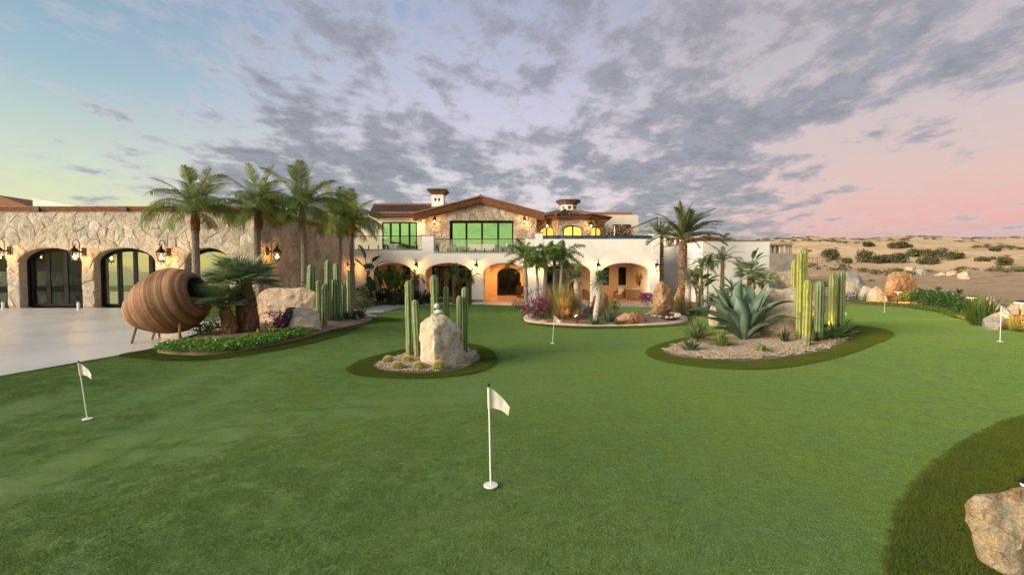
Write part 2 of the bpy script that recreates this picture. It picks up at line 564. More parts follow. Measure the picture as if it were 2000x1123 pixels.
GA, GB, GC = (.124, .202, .055), (.142, .210, .052), (.110, .198, .066)
M = {
    'green': turf_mat('putting turf', GA, GB, GC),
    'blade': turf_mat('putting turf blades', tuple(c * 1.25 for c in GA), tuple(c * 1.25 for c in GB), tuple(c * 1.25 for c in GC), bump=0, attr=True),
    'fringe': turf_mat('fringe turf', (.070, .092, .016), (.084, .100, .016), (.062, .088, .018), .7),
    'fblade': turf_mat('fringe turf blades', (.085, .118, .020), (.105, .128, .020), (.060, .108, .024), .7, bump=0, attr=True),
    'patio': mat('pale concrete paving', (.56, .53, .49), .30, .10, .5, .08, 30, .4, col2=(.46, .43, .39), c2scale=.35, c2lo=.4, c2hi=.7),
    'tile': mat('terracotta floor', (.46, .33, .22), .30, .12, 1.5, spec=.5),
    'kerb': mat('pink stone kerb', (.55, .40, .31), .8, .25, 4, .4, 30),
    'soil': mat('reddish soil', (.24, .15, .095), .95, .35, 6, .6, 35),
    'gravel': mat('gravel bed', (.22, .17, .125), .9, .5, 40, .8, 60),
    'pebble': mat('pebbles', (1, 1, 1), .8, .2, 30, attr=True),
    'stucco': mat('white stucco', (.87, .83, .75), .9, .06, .8, .12, 60, .15),
    'cream': mat('cream stucco', (.78, .69, .54), .9, .07, .8, .12, 60, .15),
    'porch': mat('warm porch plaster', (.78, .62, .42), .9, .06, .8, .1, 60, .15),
    'mortar': mat('mortar', (.50, .43, .34), .95, .25, 8, .9, 14, .1, bdist=.06),
    'sidestone': mat('smooth weathered stone', (.62, .50, .38), .9, .22, 2.2, .5, 14, .15, col2=(.50, .40, .31), c2scale=1.2, c2lo=.4, c2hi=.65),
    'stone': mat('pale limestone', (1, 1, 1), .9, .24, 5, 1.0, 7, .15, attr=True, coords='World', bdist=.10, detail=8),
    'metal': mat('dark bronze', (.024, .018, .015), .5, .2, 8, metal=.2, spec=.15),
    'frame': mat('black window frame', (.014, .013, .013), .55, .1, 5, spec=.08),
    'lgrey': mat('grey slab edge', (.30, .29, .28), .8, .15, 3),
    'brick': mat('red brown brick trim', (.26, .115, .06), .85, .35, 7, .4, 40, coords='World'),
    'tileroof': mat('clay roof tiles', (1, 1, 1), .85, .3, 7, .4, 30, attr=True, coords='World'),
    'wood': mat('dark wood', (.10, .045, .02), .6, .3, 6),
    'slat': mat('brown timber slats', (.14, .055, .03), .6, .3, 6),
    'wicker': mat('brown wicker', (.26, .15, .08), .7, .35, 30, .7, 60),
    'greywicker': mat('grey wicker', (.20, .19, .16), .7, .3, 30, .6, 60),

    'cushion': mat('off white cushion', (.62, .58, .50), .9, .08, 3),
    'white': mat('white painted metal', (.80, .80, .76), .4, .04, 3),
    'flag': mat('cream flag cloth', (.78, .74, .62), .85, .07, 6, .2, 25, transl=.2),
    'black': mat('black plastic', (.012, .012, .012), .4, .1, 5),
    'leaf': mat('foliage', (1, 1, 1), .55, .28, 5, spec=.35, attr=True, transl=.28),
    'cactus': mat('cactus skin', (1, 1, 1), .6, .22, 6, .3, 40, .3, attr=True),
    'agave': mat('blue green agave skin', (.135, .190, .125), .55, .25, 3.0, .15, 25, .3, col2=(.095, .145, .10), c2scale=2.5),
    'bark': mat('palm trunk', (1, 1, 1), .9, .35, 9, .8, 30, .1, attr=True),
    'sand': None,
    'r_pale': rock_mat('pale boulder', (.58, .46, .32), (.47, .35, .23), (.64, .54, .40), dark=.45),
    'r_white': rock_mat('white boulder rock', (.68, .56, .41), (.54, .42, .29), (.74, .65, .52), 1.5, dark=.45),
    'r_gold': rock_mat('golden rough rock', (.62, .45, .26), (.70, .56, .38), (.42, .24, .11), 2.2, dark=.55),
    'r_black': rock_mat('black rock vein', (.06, .06, .065), (.10, .10, .10), (.04, .04, .045), 2.0),
    'r_tan': rock_mat('tan boulder', (.52, .37, .25), (.60, .47, .33), (.40, .22, .11), dark=.45),
    'r_orange': rock_mat('orange boulder', (.46, .24, .10), (.52, .34, .20), (.30, .12, .05), 1.4, dark=.5),
    'r_grey': rock_mat('grey cream boulder', (.42, .37, .29), (.27, .27, .25), (.48, .40, .28), 1.2),
    'glass_green': glass_mat('green coated glass', (.36, .66, .29), (.02, .04, .02), .80),
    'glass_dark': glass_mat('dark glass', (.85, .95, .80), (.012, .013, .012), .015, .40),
    'glass_door': glass_mat('clear door glass', (.8, .9, .78), (.012, .013, .012), .05, .85),
    'glass_mirror': glass_mat('reflecting glass', (.62, .64, .40), (.05, .06, .04), .62),
    'glass_clear': glass_mat('clear railing glass', (1, 1, 1), (.1, .1, .1), .08, .97),
    'curtain': mat('pale curtain', (.30, .31, .26), .9, .2, 3),
    'drape': mat('light door drape', (.62, .64, .54), .9, .2, 3),
    'room': mat('room in painted shade', (.035, .028, .022), .9, .2, 2),  # interior shade behind the glass is put into this near black lining colour
    'poolbrick': mat('blue pool tile', (1, 1, 1), .25, .25, 5, spec=.5, attr=True),
    'water': mat('dark water', (.02, .05, .06), .06, .1, 3, .15, 5, .5),
    'concrete': mat('raw concrete', (.30, .27, .23), .9, .25, .8, .2, 10),
    'flame': emis('lamp flame', (1.0, .62, .22), 28),
    'lampglow': emis('lamp disc', (1.0, .60, .25), 9),
    'litpane': emis('lit yellow window', (1.0, .62, .10), .55),
    'lampglass': glass_mat('lantern glass', (1, 1, 1), (.1, .1, .1), .05, .97),
}

# ------------------------------------------------------------------ ground
def sand_mat():
    m = bpy.data.materials.new('sand')
    m.use_nodes = True
    t_ = NT(m.node_tree)
    bs = t_.n['Principled BSDF']
    p = t_.node('ShaderNodeNewGeometry').outputs['Position']
    sp_ = t_.node('ShaderNodeSeparateXYZ'); t_.put(sp_.inputs[0], p)
    band = t_.noise(t_.mapping(p, scale=(.12, 1.0, 0)), .55, 6, .65, .5)
    fine = t_.noise(p, .7, 8, .7)
    base = t_.mix(t_.smooth(band, .38, .62), (.50, .34, .20), (.33, .20, .11))
    base = t_.mix(t_.smooth(fine, .42, .62, 0, .55), base, (.58, .43, .27))
    dune = t_.mix(t_.smooth(t_.noise(p, .09, 6, .65), .42, .62), (.67, .47, .27), (.55, .37, .20))
    base = t_.mix(t_.smooth(sp_.outputs[1], 105, 150), base, dune)
    scr = t_.smooth(t_.noise(t_.mapping(p, scale=(.5, 1, 0)), .30, 9, .72, .3), .58, .66, 0, .75)
    scr = t_.math('MULTIPLY', scr, t_.smooth(sp_.outputs[1], 70, 110))
    base = t_.mix(scr, base, (.13, .11, .055))
    t_.put(bs.inputs['Base Color'], base)
    bs.inputs['Roughness'].default_value = .95
    bs.inputs['Specular IOR Level'].default_value = .1
    b = t_.node('ShaderNodeBump'); b.inputs['Strength'].default_value = .7; b.inputs['Distance'].default_value = .25
    t_.put(b.inputs['Height'], t_.math('ADD', t_.noise(t_.mapping(p, scale=(.25, 1, 1)), 1.2, 8, .7), band))
    t_.put(bs.inputs['Normal'], b.outputs[0])
    return m


M['sand'] = sand_mat()
gx = np.concatenate([-np.geomspace(60, 3000, 28)[::-1], np.arange(-58, 58, 1.3), np.geomspace(58.5, 3000, 60)])
gy = np.concatenate([-np.geomspace(16, 60, 10)[::-1], np.arange(-15, 62, 1.3), np.arange(62, 330, 2.2), np.geomspace(331, 3000, 20)])
XX, YY = np.meshgrid(gx, gy)
ZZ = Hn(XX, YY) - .07
nzv = np.array([[noise.noise(Vector((x * .06, y * .06, 0))) * 1.0 + noise.noise(Vector((x * .16, y * .16, 5))) * .45 if y > 60 and abs(x) < 500 else 0 for x in gx] for y in gy])
ZZ += nzv * np.clip((YY - 70) / 80, 0, 1) * 1.3
nx, ny = len(gx), len(gy)
me = bpy.data.meshes.new('sand_ground')
idx = np.arange(nx * ny).reshape(ny, nx)
fs = np.stack([idx[:-1, :-1], idx[:-1, 1:], idx[1:, 1:], idx[1:, :-1]], -1).reshape(-1, 4)
me.from_pydata(np.stack([XX, YY, ZZ], -1).reshape(-1, 3).tolist(), [], fs.tolist())
me.polygons.foreach_set('use_smooth', [True] * len(me.polygons))
tag(obj('sand_ground', me, M['sand']), kind='structure')
sea = MB(); sea.add([(-9000, -9000, -4.2), (9000, -9000, -4.2), (9000, -24, -4.2), (-9000, -24, -4.2)], [(0, 1, 2, 3)])
M['sea'] = mat('sea', (.05, .11, .10), .22, .15, .02, .5, .6, .5, bdist=.3, coords='World')
tag(sea.build('sea', M['sea']), kind='structure')


def smooth_poly(pts, it=2):
    for _ in range(it):
        q = []
        n = len(pts)
        for i in range(n):
            a = pts[i]; b = pts[(i + 1) % n]
            q.append((a[0] * .75 + b[0] * .25, a[1] * .75 + b[1] * .25))
            q.append((a[0] * .25 + b[0] * .75, a[1] * .25 + b[1] * .75))
        pts = q
    return pts


def px_poly(pts, smooth=2):
    w = [at(*p, fn=Gn) for p in pts]
    p2 = [(a.x, a.y) for a in w]
    return smooth_poly(p2, smooth) if smooth else p2


def inside(poly, xs, ys):
    poly = np.array(poly)
    x1, y1 = poly[:, 0], poly[:, 1]
    x2, y2 = np.roll(x1, -1), np.roll(y1, -1)
    X = xs[:, None]; Y = ys[:, None]
    with np.errstate(divide='ignore', invalid='ignore'):
        c = ((y1 > Y) != (y2 > Y)) & (X < (x2 - x1) * (Y - y1) / (y2 - y1) + x1)
    return (c.sum(1) % 2) == 1


def dist_edge(poly, xs, ys):
    poly = np.array(poly); a = poly; b = np.roll(poly, -1, 0)
    ab = b - a; L = (ab ** 2).sum(1) + 1e-12
    P = np.stack([xs, ys], -1)[:, None, :]
    tt = np.clip(((P - a) * ab).sum(-1) / L, 0, 1)
    return np.sqrt(((P - a - tt[..., None] * ab) ** 2).sum(-1)).min(1)


def drape(name, poly, spacing, off, m, kind='structure', skirt=.0, mound=0.0, parent=None, mw=.5):
    poly = [Vector(p) for p in poly]
    xs = [p[0] for p in poly]; ys = [p[1] for p in poly]
    X, Y = np.meshgrid(np.arange(min(xs), max(xs), spacing), np.arange(min(ys), max(ys), spacing))
    X = X.ravel() + np.tile([0, .31 * spacing], len(X.ravel()))[:len(X.ravel())]; Y = Y.ravel()
    k = inside(poly, X, Y); X = X[k]; Y = Y[k]
    if len(X):
        de = dist_edge(poly, X, Y); k = de > spacing * .45; X = X[k]; Y = Y[k]
    pts = poly + [Vector((a, b)) for a, b in zip(X, Y)]
    n = len(poly)
    v2, e2, f2, *_ = geometry.delaunay_2d_cdt(pts, [(i, (i + 1) % n) for i in range(n)], [], 1, 1e-6)
    vx = np.array([p[0] for p in v2]); vy = np.array([p[1] for p in v2])
    z = Gn(vx, vy) + off
    if mound:
        de = dist_edge(poly, vx, vy)
        z = z + mound * np.clip(de / mw, 0, 1) ** .6
    vs = np.stack([vx, vy, z], -1).tolist()
    fs = [tuple(f) for f in f2]
    if skirt:
        # outer rim dropped to the ground
        b = len(vs)
        idx_ = []
        for p in poly:
            j = int(np.argmin((vx - p[0]) ** 2 + (vy - p[1]) ** 2)); idx_.append(j)
            q = vs[j]; vs.append([q[0], q[1], q[2] - skirt])
        for i in range(n):
            j = (i + 1) % n
            fs.append((idx_[i], b + i, b + j, idx_[j]))
    me = bpy.data.meshes.new(name)
    me.from_pydata(vs, [], fs)
    me.polygons.foreach_set('use_smooth', [True] * len(me.polygons))
    o = obj(name, me, m, parent)
    if parent is None: tag(o, kind=kind)
    return o


green_poly = [(-60, -12), (30, -12), (30, -2)] + px_poly([(2600, 800), (2300, 690), (2000, 647), (1930, 633), (1870, 618), (1800, 603), (1727, 598), (1650, 592), (1560, 592), (1450, 594), (1380, 597), (1290, 598), (1240, 598), (1100, 596), (940, 594), (860, 593), (700, 597), (600, 606), (-400, 606)], 0) + [(-60, 20)]
green = drape('putting_green', green_poly, .6, 0.0, M['green'])
patio_poly = px_poly([(-900, 1100), (-500, 850), (0, 735), (240, 693), (300, 683), (345, 668), (390, 652), (420, 640), (470, 632), (540, 624), (600, 619), (660, 620), (700, 624), (735, 618), (752, 608), (780, 602), (850, 596), (940, 595), (1000, 597), (1080, 600), (1150, 600), (1240, 600), (1290, 600)], 0) \
    + [(11.5, 34.9), (-1, 34.95), (-2.3, 34.4)] + px_poly([(860, 591), (780, 593), (740, 597), (700, 604), (640, 608), (560, 609), (470, 623), (440, 627), (400, 628), (375, 620), (365, 610)], 0) + [(-13.5, 21.95), (-60, 21.95), (-60, 7)]
pm = NT(M['patio'].node_tree); pbs = pm.n['Principled BSDF']; lk = pbs.inputs['Base Color'].links[0].from_socket
bt = pm.node('ShaderNodeTexBrick'); bt.offset = 0; bt.inputs['Scale'].default_value = 1.0; bt.inputs['Mortar Size'].default_value = .006
bt.inputs['Brick Width'].default_value = 4.2; bt.inputs['Row Height'].default_value = 3.6; bt.inputs['Mortar Smooth'].default_value = .3
pm.put(bt.inputs['Vector'], pm.mapping(pm.node('ShaderNodeNewGeometry').outputs['Position'], scale=(1, 1, 0)))
pm.put(pbs.inputs['Base Color'], pm.mix(pm.math('MULTIPLY', bt.outputs['Fac'], .55), lk, (.20, .19, .18, 1)))
stn = pm.smooth(pm.noise(pm.node('ShaderNodeNewGeometry').outputs['Position'], .45, 6, .65, .8), .35, .7, .30, .44); pm.put(pbs.inputs['Roughness'], stn)
drape('patio_paving', patio_poly, .7, .012, M['patio'])
A_out = px_poly([(674, 721), (690, 734), (740, 739), (810, 741), (900, 736), (955, 722), (971, 706), (962, 690), (945, 678), (905, 670), (860, 672), (788, 684), (713, 702)])
A_in = px_poly([(726, 716), (745, 727), (820, 732), (895, 726), (935, 708), (940, 697), (925, 683), (880, 681), (800, 690), (745, 705)])
B_out = px_poly([(1260, 690), (1275, 703), (1340, 716), (1430, 723), (1520, 722), (1620, 702), (1715, 672), (1744, 657), (1735, 646), (1690, 638), (1600, 634), (1420, 646), (1320, 664), (1275, 678)])
B_in = px_poly([(1294, 690), (1320, 699), (1400, 706), (1480, 707), (1580, 694), (1650, 672), (1682, 653), (1660, 646), (1600, 643), (1440, 652), (1340, 668), (1300, 680)])
C_out = px_poly([(1014, 628), (1040, 636), (1127, 643), (1220, 642), (1300, 639), (1350, 634), (1365, 625), (1345, 612), (1260, 610), (1140, 607), (1060, 606), (1025, 614)])
C_in = px_poly([(1018, 627), (1045, 633), (1127, 638.5), (1220, 638), (1300, 636), (1342, 631), (1345, 624), (1330, 614), (1250, 612), (1140, 610), (1065, 609), (1032, 615)])
C_soil = px_poly([(1034, 625), (1060, 630), (1127, 635.5), (1220, 635), (1290, 633), (1325, 629), (1330, 623), (1315, 616), (1245, 613), (1140, 611.5), (1070, 611), (1042, 616)])
bed_out = px_poly([(222, 695), (265, 702), (330, 706), (410, 704), (500, 692), (600, 674), (680, 652), (716, 633), (745, 628), (795, 627), (770, 622), (715, 618), (640, 612), (560, 618), (470, 630), (420, 640), (345, 668), (290, 684)], 2)
bed_in = px_poly([(292, 690), (340, 696), (410, 697), (500, 684), (590, 665), (640, 648), (690, 637), (724, 629), (728, 621), (700, 611), (640, 606), (560, 614), (470, 629), (425, 643), (350, 671)], 2)
R_out = px_poly([(2400, 860), (2150, 790), (2000, 812), (1910, 852), (1835, 905), (1775, 962), (1745, 1025), (1732, 1123), (1740, 1300), (1900, 1600), (2600, 1500)], 2)
hedge_bed = px_poly([(1560, 594), (1650, 594), (1727, 600), (1800, 604), (1845, 612), (1880, 624), (1935, 636), (2000, 648), (2300, 695), (2600, 700), (2300, 640), (2000, 602), (1900, 588), (1800, 582), (1700, 578), (1600, 578)], 1)
wing_bed = [(-12.2, 21.6), (-10.4, 21.4)] + px_poly([(585, 607), (640, 605), (690, 603), (730, 597), (770, 594), (860, 591), (925, 589)], 0) + [(-2.4, 34.9), (-12.2, 34.9)]
east_bed = px_poly([(1272, 601), (1285, 609), (1300, 613), (1340, 617), (1400, 611), (1450, 607), (1520, 600), (1600, 595)], 0) + [(21, 30), (20.4, 33.9), (14.2, 33.9), (14.1, 43), (11.2, 43), (11.2, 35.6)]
walkR = px_poly([(1380, 590), (1410, 588), (1420, 600), (1395, 607), (1370, 603)], 1)
FR_H = .035
for nm, po in (('fringe_turf', A_out), ('fringe_turf', B_out), ('fringe_turf', C_out), ('fringe_turf', bed_out), ('fringe_turf', R_out)):
    drape(nm, po, .35, FR_H * .55, M['fringe'], skirt=FR_H * .9)
drape('gravel_bed', A_in, .3, FR_H * .55 + .006, M['gravel'], mound=.04)
drape('gravel_bed', B_in, .3, FR_H * .55 + .006, M['gravel'], mound=.05)
drape('stone_kerb', C_in, .3, .055, M['kerb'], skirt=.05)
drape('soil_bed', C_soil, .3, .063, M['soil'], mound=.08)
drape('soil_bed', bed_in, .3, FR_H * .55 + .01, M['soil'], mound=.10)
drape('soil_bed', hedge_bed, .5, .012, M['soil'], mound=.06)
drape('soil_bed', wing_bed, .5, .020, M['soil'], mound=.06)
drape('soil_bed', east_bed, .5, .014, M['soil'], mound=.06)
tag(drape('path_paving', px_poly([(1352, 600), (1400, 586), (1432, 586), (1420, 598), (1390, 606)], 1), .5, .09, M['patio']), kind='structure')


# ---- loose cover: blades and pebbles on those sheets, by geometry nodes
def patch_blades(name, size, n, h, w, m, seed, bend=.5):
    rd = random.Random(seed)
    mb = MB()
    for i in range(n):
        aa = rd.uniform(0, 2 * PI); rr = size * .62 * rd.random() ** .6; x = rr * math.cos(aa); y = rr * math.sin(aa)
        a = rd.uniform(0, 2 * PI); hh = h * rd.uniform(.6, 1.15); ww = w * rd.uniform(.7, 1.3)
        b = rd.uniform(0, bend) * hh
        a2 = rd.uniform(0, 2 * PI)
        ca, sa = math.cos(a) * ww / 2, math.sin(a) * ww / 2
        mb.add([(x - ca, y - sa, 0), (x + ca, y + sa, 0), (x + math.cos(a2) * b, y + math.sin(a2) * b, hh)], [(0, 1, 2)], (lambda k: (k * rd.uniform(.85, 1.2), k, k * rd.uniform(.7, 1.1)))(rd.uniform(.68, 1.32)))
    o = bpy.data.objects.new(name, mb.mesh(name)); o.data.materials.append(m)
    return o


def patch_pebbles(name, size, n, r, m, seed):
    rd = random.Random(seed)
    mb = MB()
    pal = [(.38, .29, .20), (.46, .37, .27), (.26, .19, .13), (.34, .21, .13), (.54, .46, .36), (.18, .14, .11), (.42, .32, .19)]
    base = [(1, 0, 0), (-1, 0, 0), (0, 1, 0), (0, -1, 0), (0, 0, 1), (0, 0, -1)]
    t = (1 + 5 ** .5) / 2
    ico = [Vector(p).normalized() for p in [(-1, t, 0), (1, t, 0), (-1, -t, 0), (1, -t, 0), (0, -1, t), (0, 1, t), (0, -1, -t), (0, 1, -t), (t, 0, -1), (t, 0, 1), (-t, 0, -1), (-t, 0, 1)]]
    ifc = [(0, 11, 5), (0, 5, 1), (0, 1, 7), (0, 7, 10), (0, 10, 11), (1, 5, 9), (5, 11, 4), (11, 10, 2), (10, 7, 6), (7, 1, 8), (3, 9, 4), (3, 4, 2), (3, 2, 6), (3, 6, 8), (3, 8, 9), (4, 9, 5), (2, 4, 11), (6, 2, 10), (8, 6, 7), (9, 8, 1)]
    for i in range(n):
        rr = r * rd.uniform(.5, 1.4)
        x, y = rd.uniform(-size / 2, size / 2), rd.uniform(-size / 2, size / 2)
        s = (rr * rd.uniform(.8, 1.3), rr * rd.uniform(.8, 1.2), rr * rd.uniform(.5, .8))
        a = rd.uniform(0, PI); ca, sa = math.cos(a), math.sin(a)
        vs = []
        for p in ico:
            q = (p.x * s[0], p.y * s[1], p.z * s[2])
            vs.append((x + q[0] * ca - q[1] * sa, y + q[0] * sa + q[1] * ca, q[2] + rr * rd.uniform(.0, .02) + rr * .3))
        k = rd.uniform(.8, 1.15)
        mb.add(vs, ifc, tuple(c * k for c in rd.choice(pal)))
    o = bpy.data.objects.new(name, mb.mesh(name, True)); o.data.materials.append(m)
    return o


def scatter(name, pts, inst, kind='stuff', label=None, cat=None, zfn=None, smin=.85, smax=1.15, seed=1, align=True):
    rd = np.random.RandomState(seed)
    pts = np.asarray(pts)
    me = bpy.data.meshes.new(name)
    me.from_pydata(pts.tolist(), [], [])
    n = len(pts)
    rot = np.zeros((n, 3), np.float32)
    if align:
        ra = rd.rand(n) * 6.2832
        e = .15
        gxx = (Gn(pts[:, 0] + e, pts[:, 1]) - Gn(pts[:, 0] - e, pts[:, 1])) / (2 * e)
        gyy = (Gn(pts[:, 0], pts[:, 1] + e) - Gn(pts[:, 0], pts[:, 1] - e)) / (2 * e)
        k = rd.randint(0, 4, n)
        for i in range(n):
            nrm_ = Vector((-gxx[i], -gyy[i], 1)).normalized()
            q = nrm_.to_track_quat('Z', 'Y').to_matrix() @ Matrix.Rotation(ra[i], 3, 'Z')
            rot[i] = q.to_euler()
    else:
        rot[:, 2] = rd.rand(n) * 6.283
    a = me.attributes.new('rot', 'FLOAT_VECTOR', 'POINT'); a.data.foreach_set('vector', rot.ravel())
    a = me.attributes.new('scl', 'FLOAT', 'POINT'); a.data.foreach_set('value', (smin + rd.rand(n) * (smax - smin)).astype(np.float32))
    o = bpy.data.objects.new(name, me); C.objects.link(o)
    ng = bpy.data.node_groups.new(name + '_nodes', 'GeometryNodeTree')
    ng.interface.new_socket('Geometry', in_out='INPUT', socket_type='NodeSocketGeometry')
    ng.interface.new_socket('Geometry', in_out='OUTPUT', socket_type='NodeSocketGeometry')
    N = ng.nodes; L = ng.links
    gi = N.new('NodeGroupInput'); go = N.new('NodeGroupOutput')
    ip = N.new('GeometryNodeInstanceOnPoints'); oi = N.new('GeometryNodeObjectInfo')
    oi.inputs['Object'].default_value = inst
    oi.inputs['As Instance'].default_value = True
    na = N.new('GeometryNodeInputNamedAttribute'); na.data_type = 'FLOAT_VECTOR'; na.inputs[0].default_value = 'rot'
    er = N.new('FunctionNodeEulerToRotation')
    ns = N.new('GeometryNodeInputNamedAttribute'); ns.data_type = 'FLOAT'; ns.inputs[0].default_value = 'scl'
    L.new(gi.outputs[0], ip.inputs['Points']); L.new(oi.outputs['Geometry'], ip.inputs['Instance'])
    L.new(na.outputs[0], er.inputs[0]); L.new(er.outputs[0], ip.inputs['Rotation'])
    L.new(ns.outputs[0], ip.inputs['Scale'])
    L.new(ip.outputs[0], go.inputs[0])
    md = o.modifiers.new('scatter', 'NODES'); md.node_group = ng
    tag(o, label, cat, kind=kind)
    return o


def fill_points(polys_in, polys_out, step, off, margin=0.0, jitter=.0, ymax=1e9, seed=3, mound=None, edge=False):
    rd = np.random.RandomState(seed)
    res = []
    def band(poly):
        q = np.array([tuple(a) for a in poly]); nx_ = np.roll(q, -1, 0); out = []
        for a, b in zip(q, nx_):
            L = math.hypot(*(b - a)); n_ = int(L / .07)
            if n_ < 1 and L < 1e-6: continue
            nn = np.array([-(b - a)[1], (b - a)[0]]) / max(L, 1e-9)
            for i in range(max(n_, 1)):
                c = a + (b - a) * (i + rd.rand()) / max(n_, 1)
                out += [c + nn * .055, c - nn * .055]
        return np.array(out)
    for po in polys_in:
        p = np.array([tuple(q) for q in po])
        x0, y0 = p.min(0); x1, y1 = p.max(0)
        x0 = max(x0, -30); x1 = min(x1, 30); y0 = max(y0, 1.0); y1 = min(y1, ymax)
        X, Y = np.meshgrid(np.arange(x0, x1, step), np.arange(y0, y1, step))
        X = X.ravel(); Y = Y.ravel()
        k = (np.abs(X) < Y * 1.16 + .6)
        X = X[k]; Y = Y[k]
        if jitter:
            X = X + rd.uniform(-jitter, jitter, len(X)); Y = Y + rd.uniform(-jitter, jitter, len(Y))
            if edge:
                eb = np.concatenate([band(q) for q in [po] + list(polys_out)])
                eb = eb[(eb[:, 1] > 1) & (eb[:, 1] < min(y1, 16)) & (np.abs(eb[:, 0]) < eb[:, 1] * 1.16 + .6)]
                X = np.concatenate([X, eb[:, 0]]); Y = np.concatenate([Y, eb[:, 1]])
        k = inside(p, X, Y)
        if margin: k &= dist_edge(p, X, Y) > margin
        for q in polys_out:
            q = np.array([tuple(a) for a in q])
            k &= ~inside(q, X, Y)
            if margin: k &= dist_edge(q, X, Y) > margin
        X = X[k]; Y = Y[k]
        Z = Gn(X, Y) + off
        if mound:
            Z = Z + mound[0] * np.clip(dist_edge(p, X, Y) / mound[1], 0, 1) ** .6
        res.append(np.stack([X, Y, Z], -1))
    return np.concatenate(res)


pb = patch_blades('blade_patch', .20, 560, .0095, .0032, M['blade'], 1, .9)
scatter('grass', fill_points([green_poly], [patio_poly, A_out, B_out, C_out, bed_out, R_out, east_bed, wing_bed], .135, -.001, .05, jitter=.06, ymax=34, edge=True), pb)
pf = patch_blades('fringe_blade_patch', .16, 340, .020, .0045, M['fblade'], 2, .9)
scatter('fringe_grass', fill_points([A_out], [A_in], .10, FR_H * .5, .045, jitter=.05, edge=True) .tolist() + fill_points([B_out], [B_in], .10, FR_H * .5, .045, jitter=.05, edge=True).tolist()
        + fill_points([C_out], [C_in], .14, FR_H * .5, .045, jitter=.05, edge=True).tolist() + fill_points([bed_out], [bed_in, patio_poly], .11, FR_H * .5, .045, jitter=.05, edge=True).tolist()
        + fill_points([R_out], [], .10, FR_H * .5, .045, jitter=.05, edge=True).tolist(), pf, seed=5)
pg = patch_pebbles('pebble_patch', .26, 190, .011, M['pebble'], 3)
scatter('gravel', fill_points([A_in], [], .22, FR_H * .55 + .004, .10, mound=(.04, .5)).tolist() + fill_points([B_in], [], .22, FR_H * .55 + .004, .10, mound=(.05, .5)).tolist(), pg, seed=6)

# ------------------------------------------------------------------ masonry helpers
def frame_mat(ox, oy, ang):
    """local x runs along the wall, local -y points out of it"""
    return Matrix.Translation((ox, oy, 0)) @ Matrix.Rotation(ang, 4, 'Z')


def clip_half(poly, p, n):
    """keep the side where (q-p).n >= 0"""
    out = []
    m = len(poly)
    for i in range(m):
        a = poly[i]; b = poly[(i + 1) % m]
        da = (a[0] - p[0]) * n[0] + (a[1] - p[1]) * n[1]
        db = (b[0] - p[0]) * n[0] + (b[1] - p[1]) * n[1]
        if da >= 0: out.append(a)
        if (da > 0) != (db > 0) and abs(da - db) > 1e-12:
            s = da / (da - db)
            out.append((a[0] + (b[0] - a[0]) * s, a[1] + (b[1] - a[1]) * s))
    return out


class Arch:
    def __init__(self, u0, u1, vs, vt): self.u0, self.u1, self.vs, self.vt = u0, u1, vs, vt

    def sep(self, c):
        """None when c is inside, else (point, outward normal) of the nearest edge"""
        cx = (self.u0 + self.u1) / 2; a = (self.u1 - self.u0) / 2; b = max(self.vt - self.vs, 1e-3)
        if c[1] <= self.vs or self.vt - self.vs < .01:
            if self.u0 < c[0] < self.u1 and c[1] < self.vt: return None
            dl = [(self.u0 - c[0], (self.u0, c[1]), (-1, 0)), (c[0] - self.u1, (self.u1, c[1]), (1, 0))]
            if self.vt - self.vs < .01: dl.append((c[1] - self.vt, (c[0], self.vt), (0, 1)))
            d = max(dl); return d[1], d[2]
        p = (c[0] - cx) / a; q = (c[1] - self.vs) / b
        n = math.hypot(p, q)
        if n < 1: return None
        bp = (cx + a * p / n, self.vs + b * q / n)
        nn = (p / n / a, q / n / b); l = math.hypot(*nn)
        return bp, (nn[0] / l, nn[1] / l)

    def curve(self, k=14):
        cx = (self.u0 + self.u1) / 2; a = (self.u1 - self.u0) / 2; b = self.vt - self.vs
        return [(cx - a * math.cos(PI * i / k), self.vs + b * math.sin(PI * i / k)) for i in range(k + 1)]


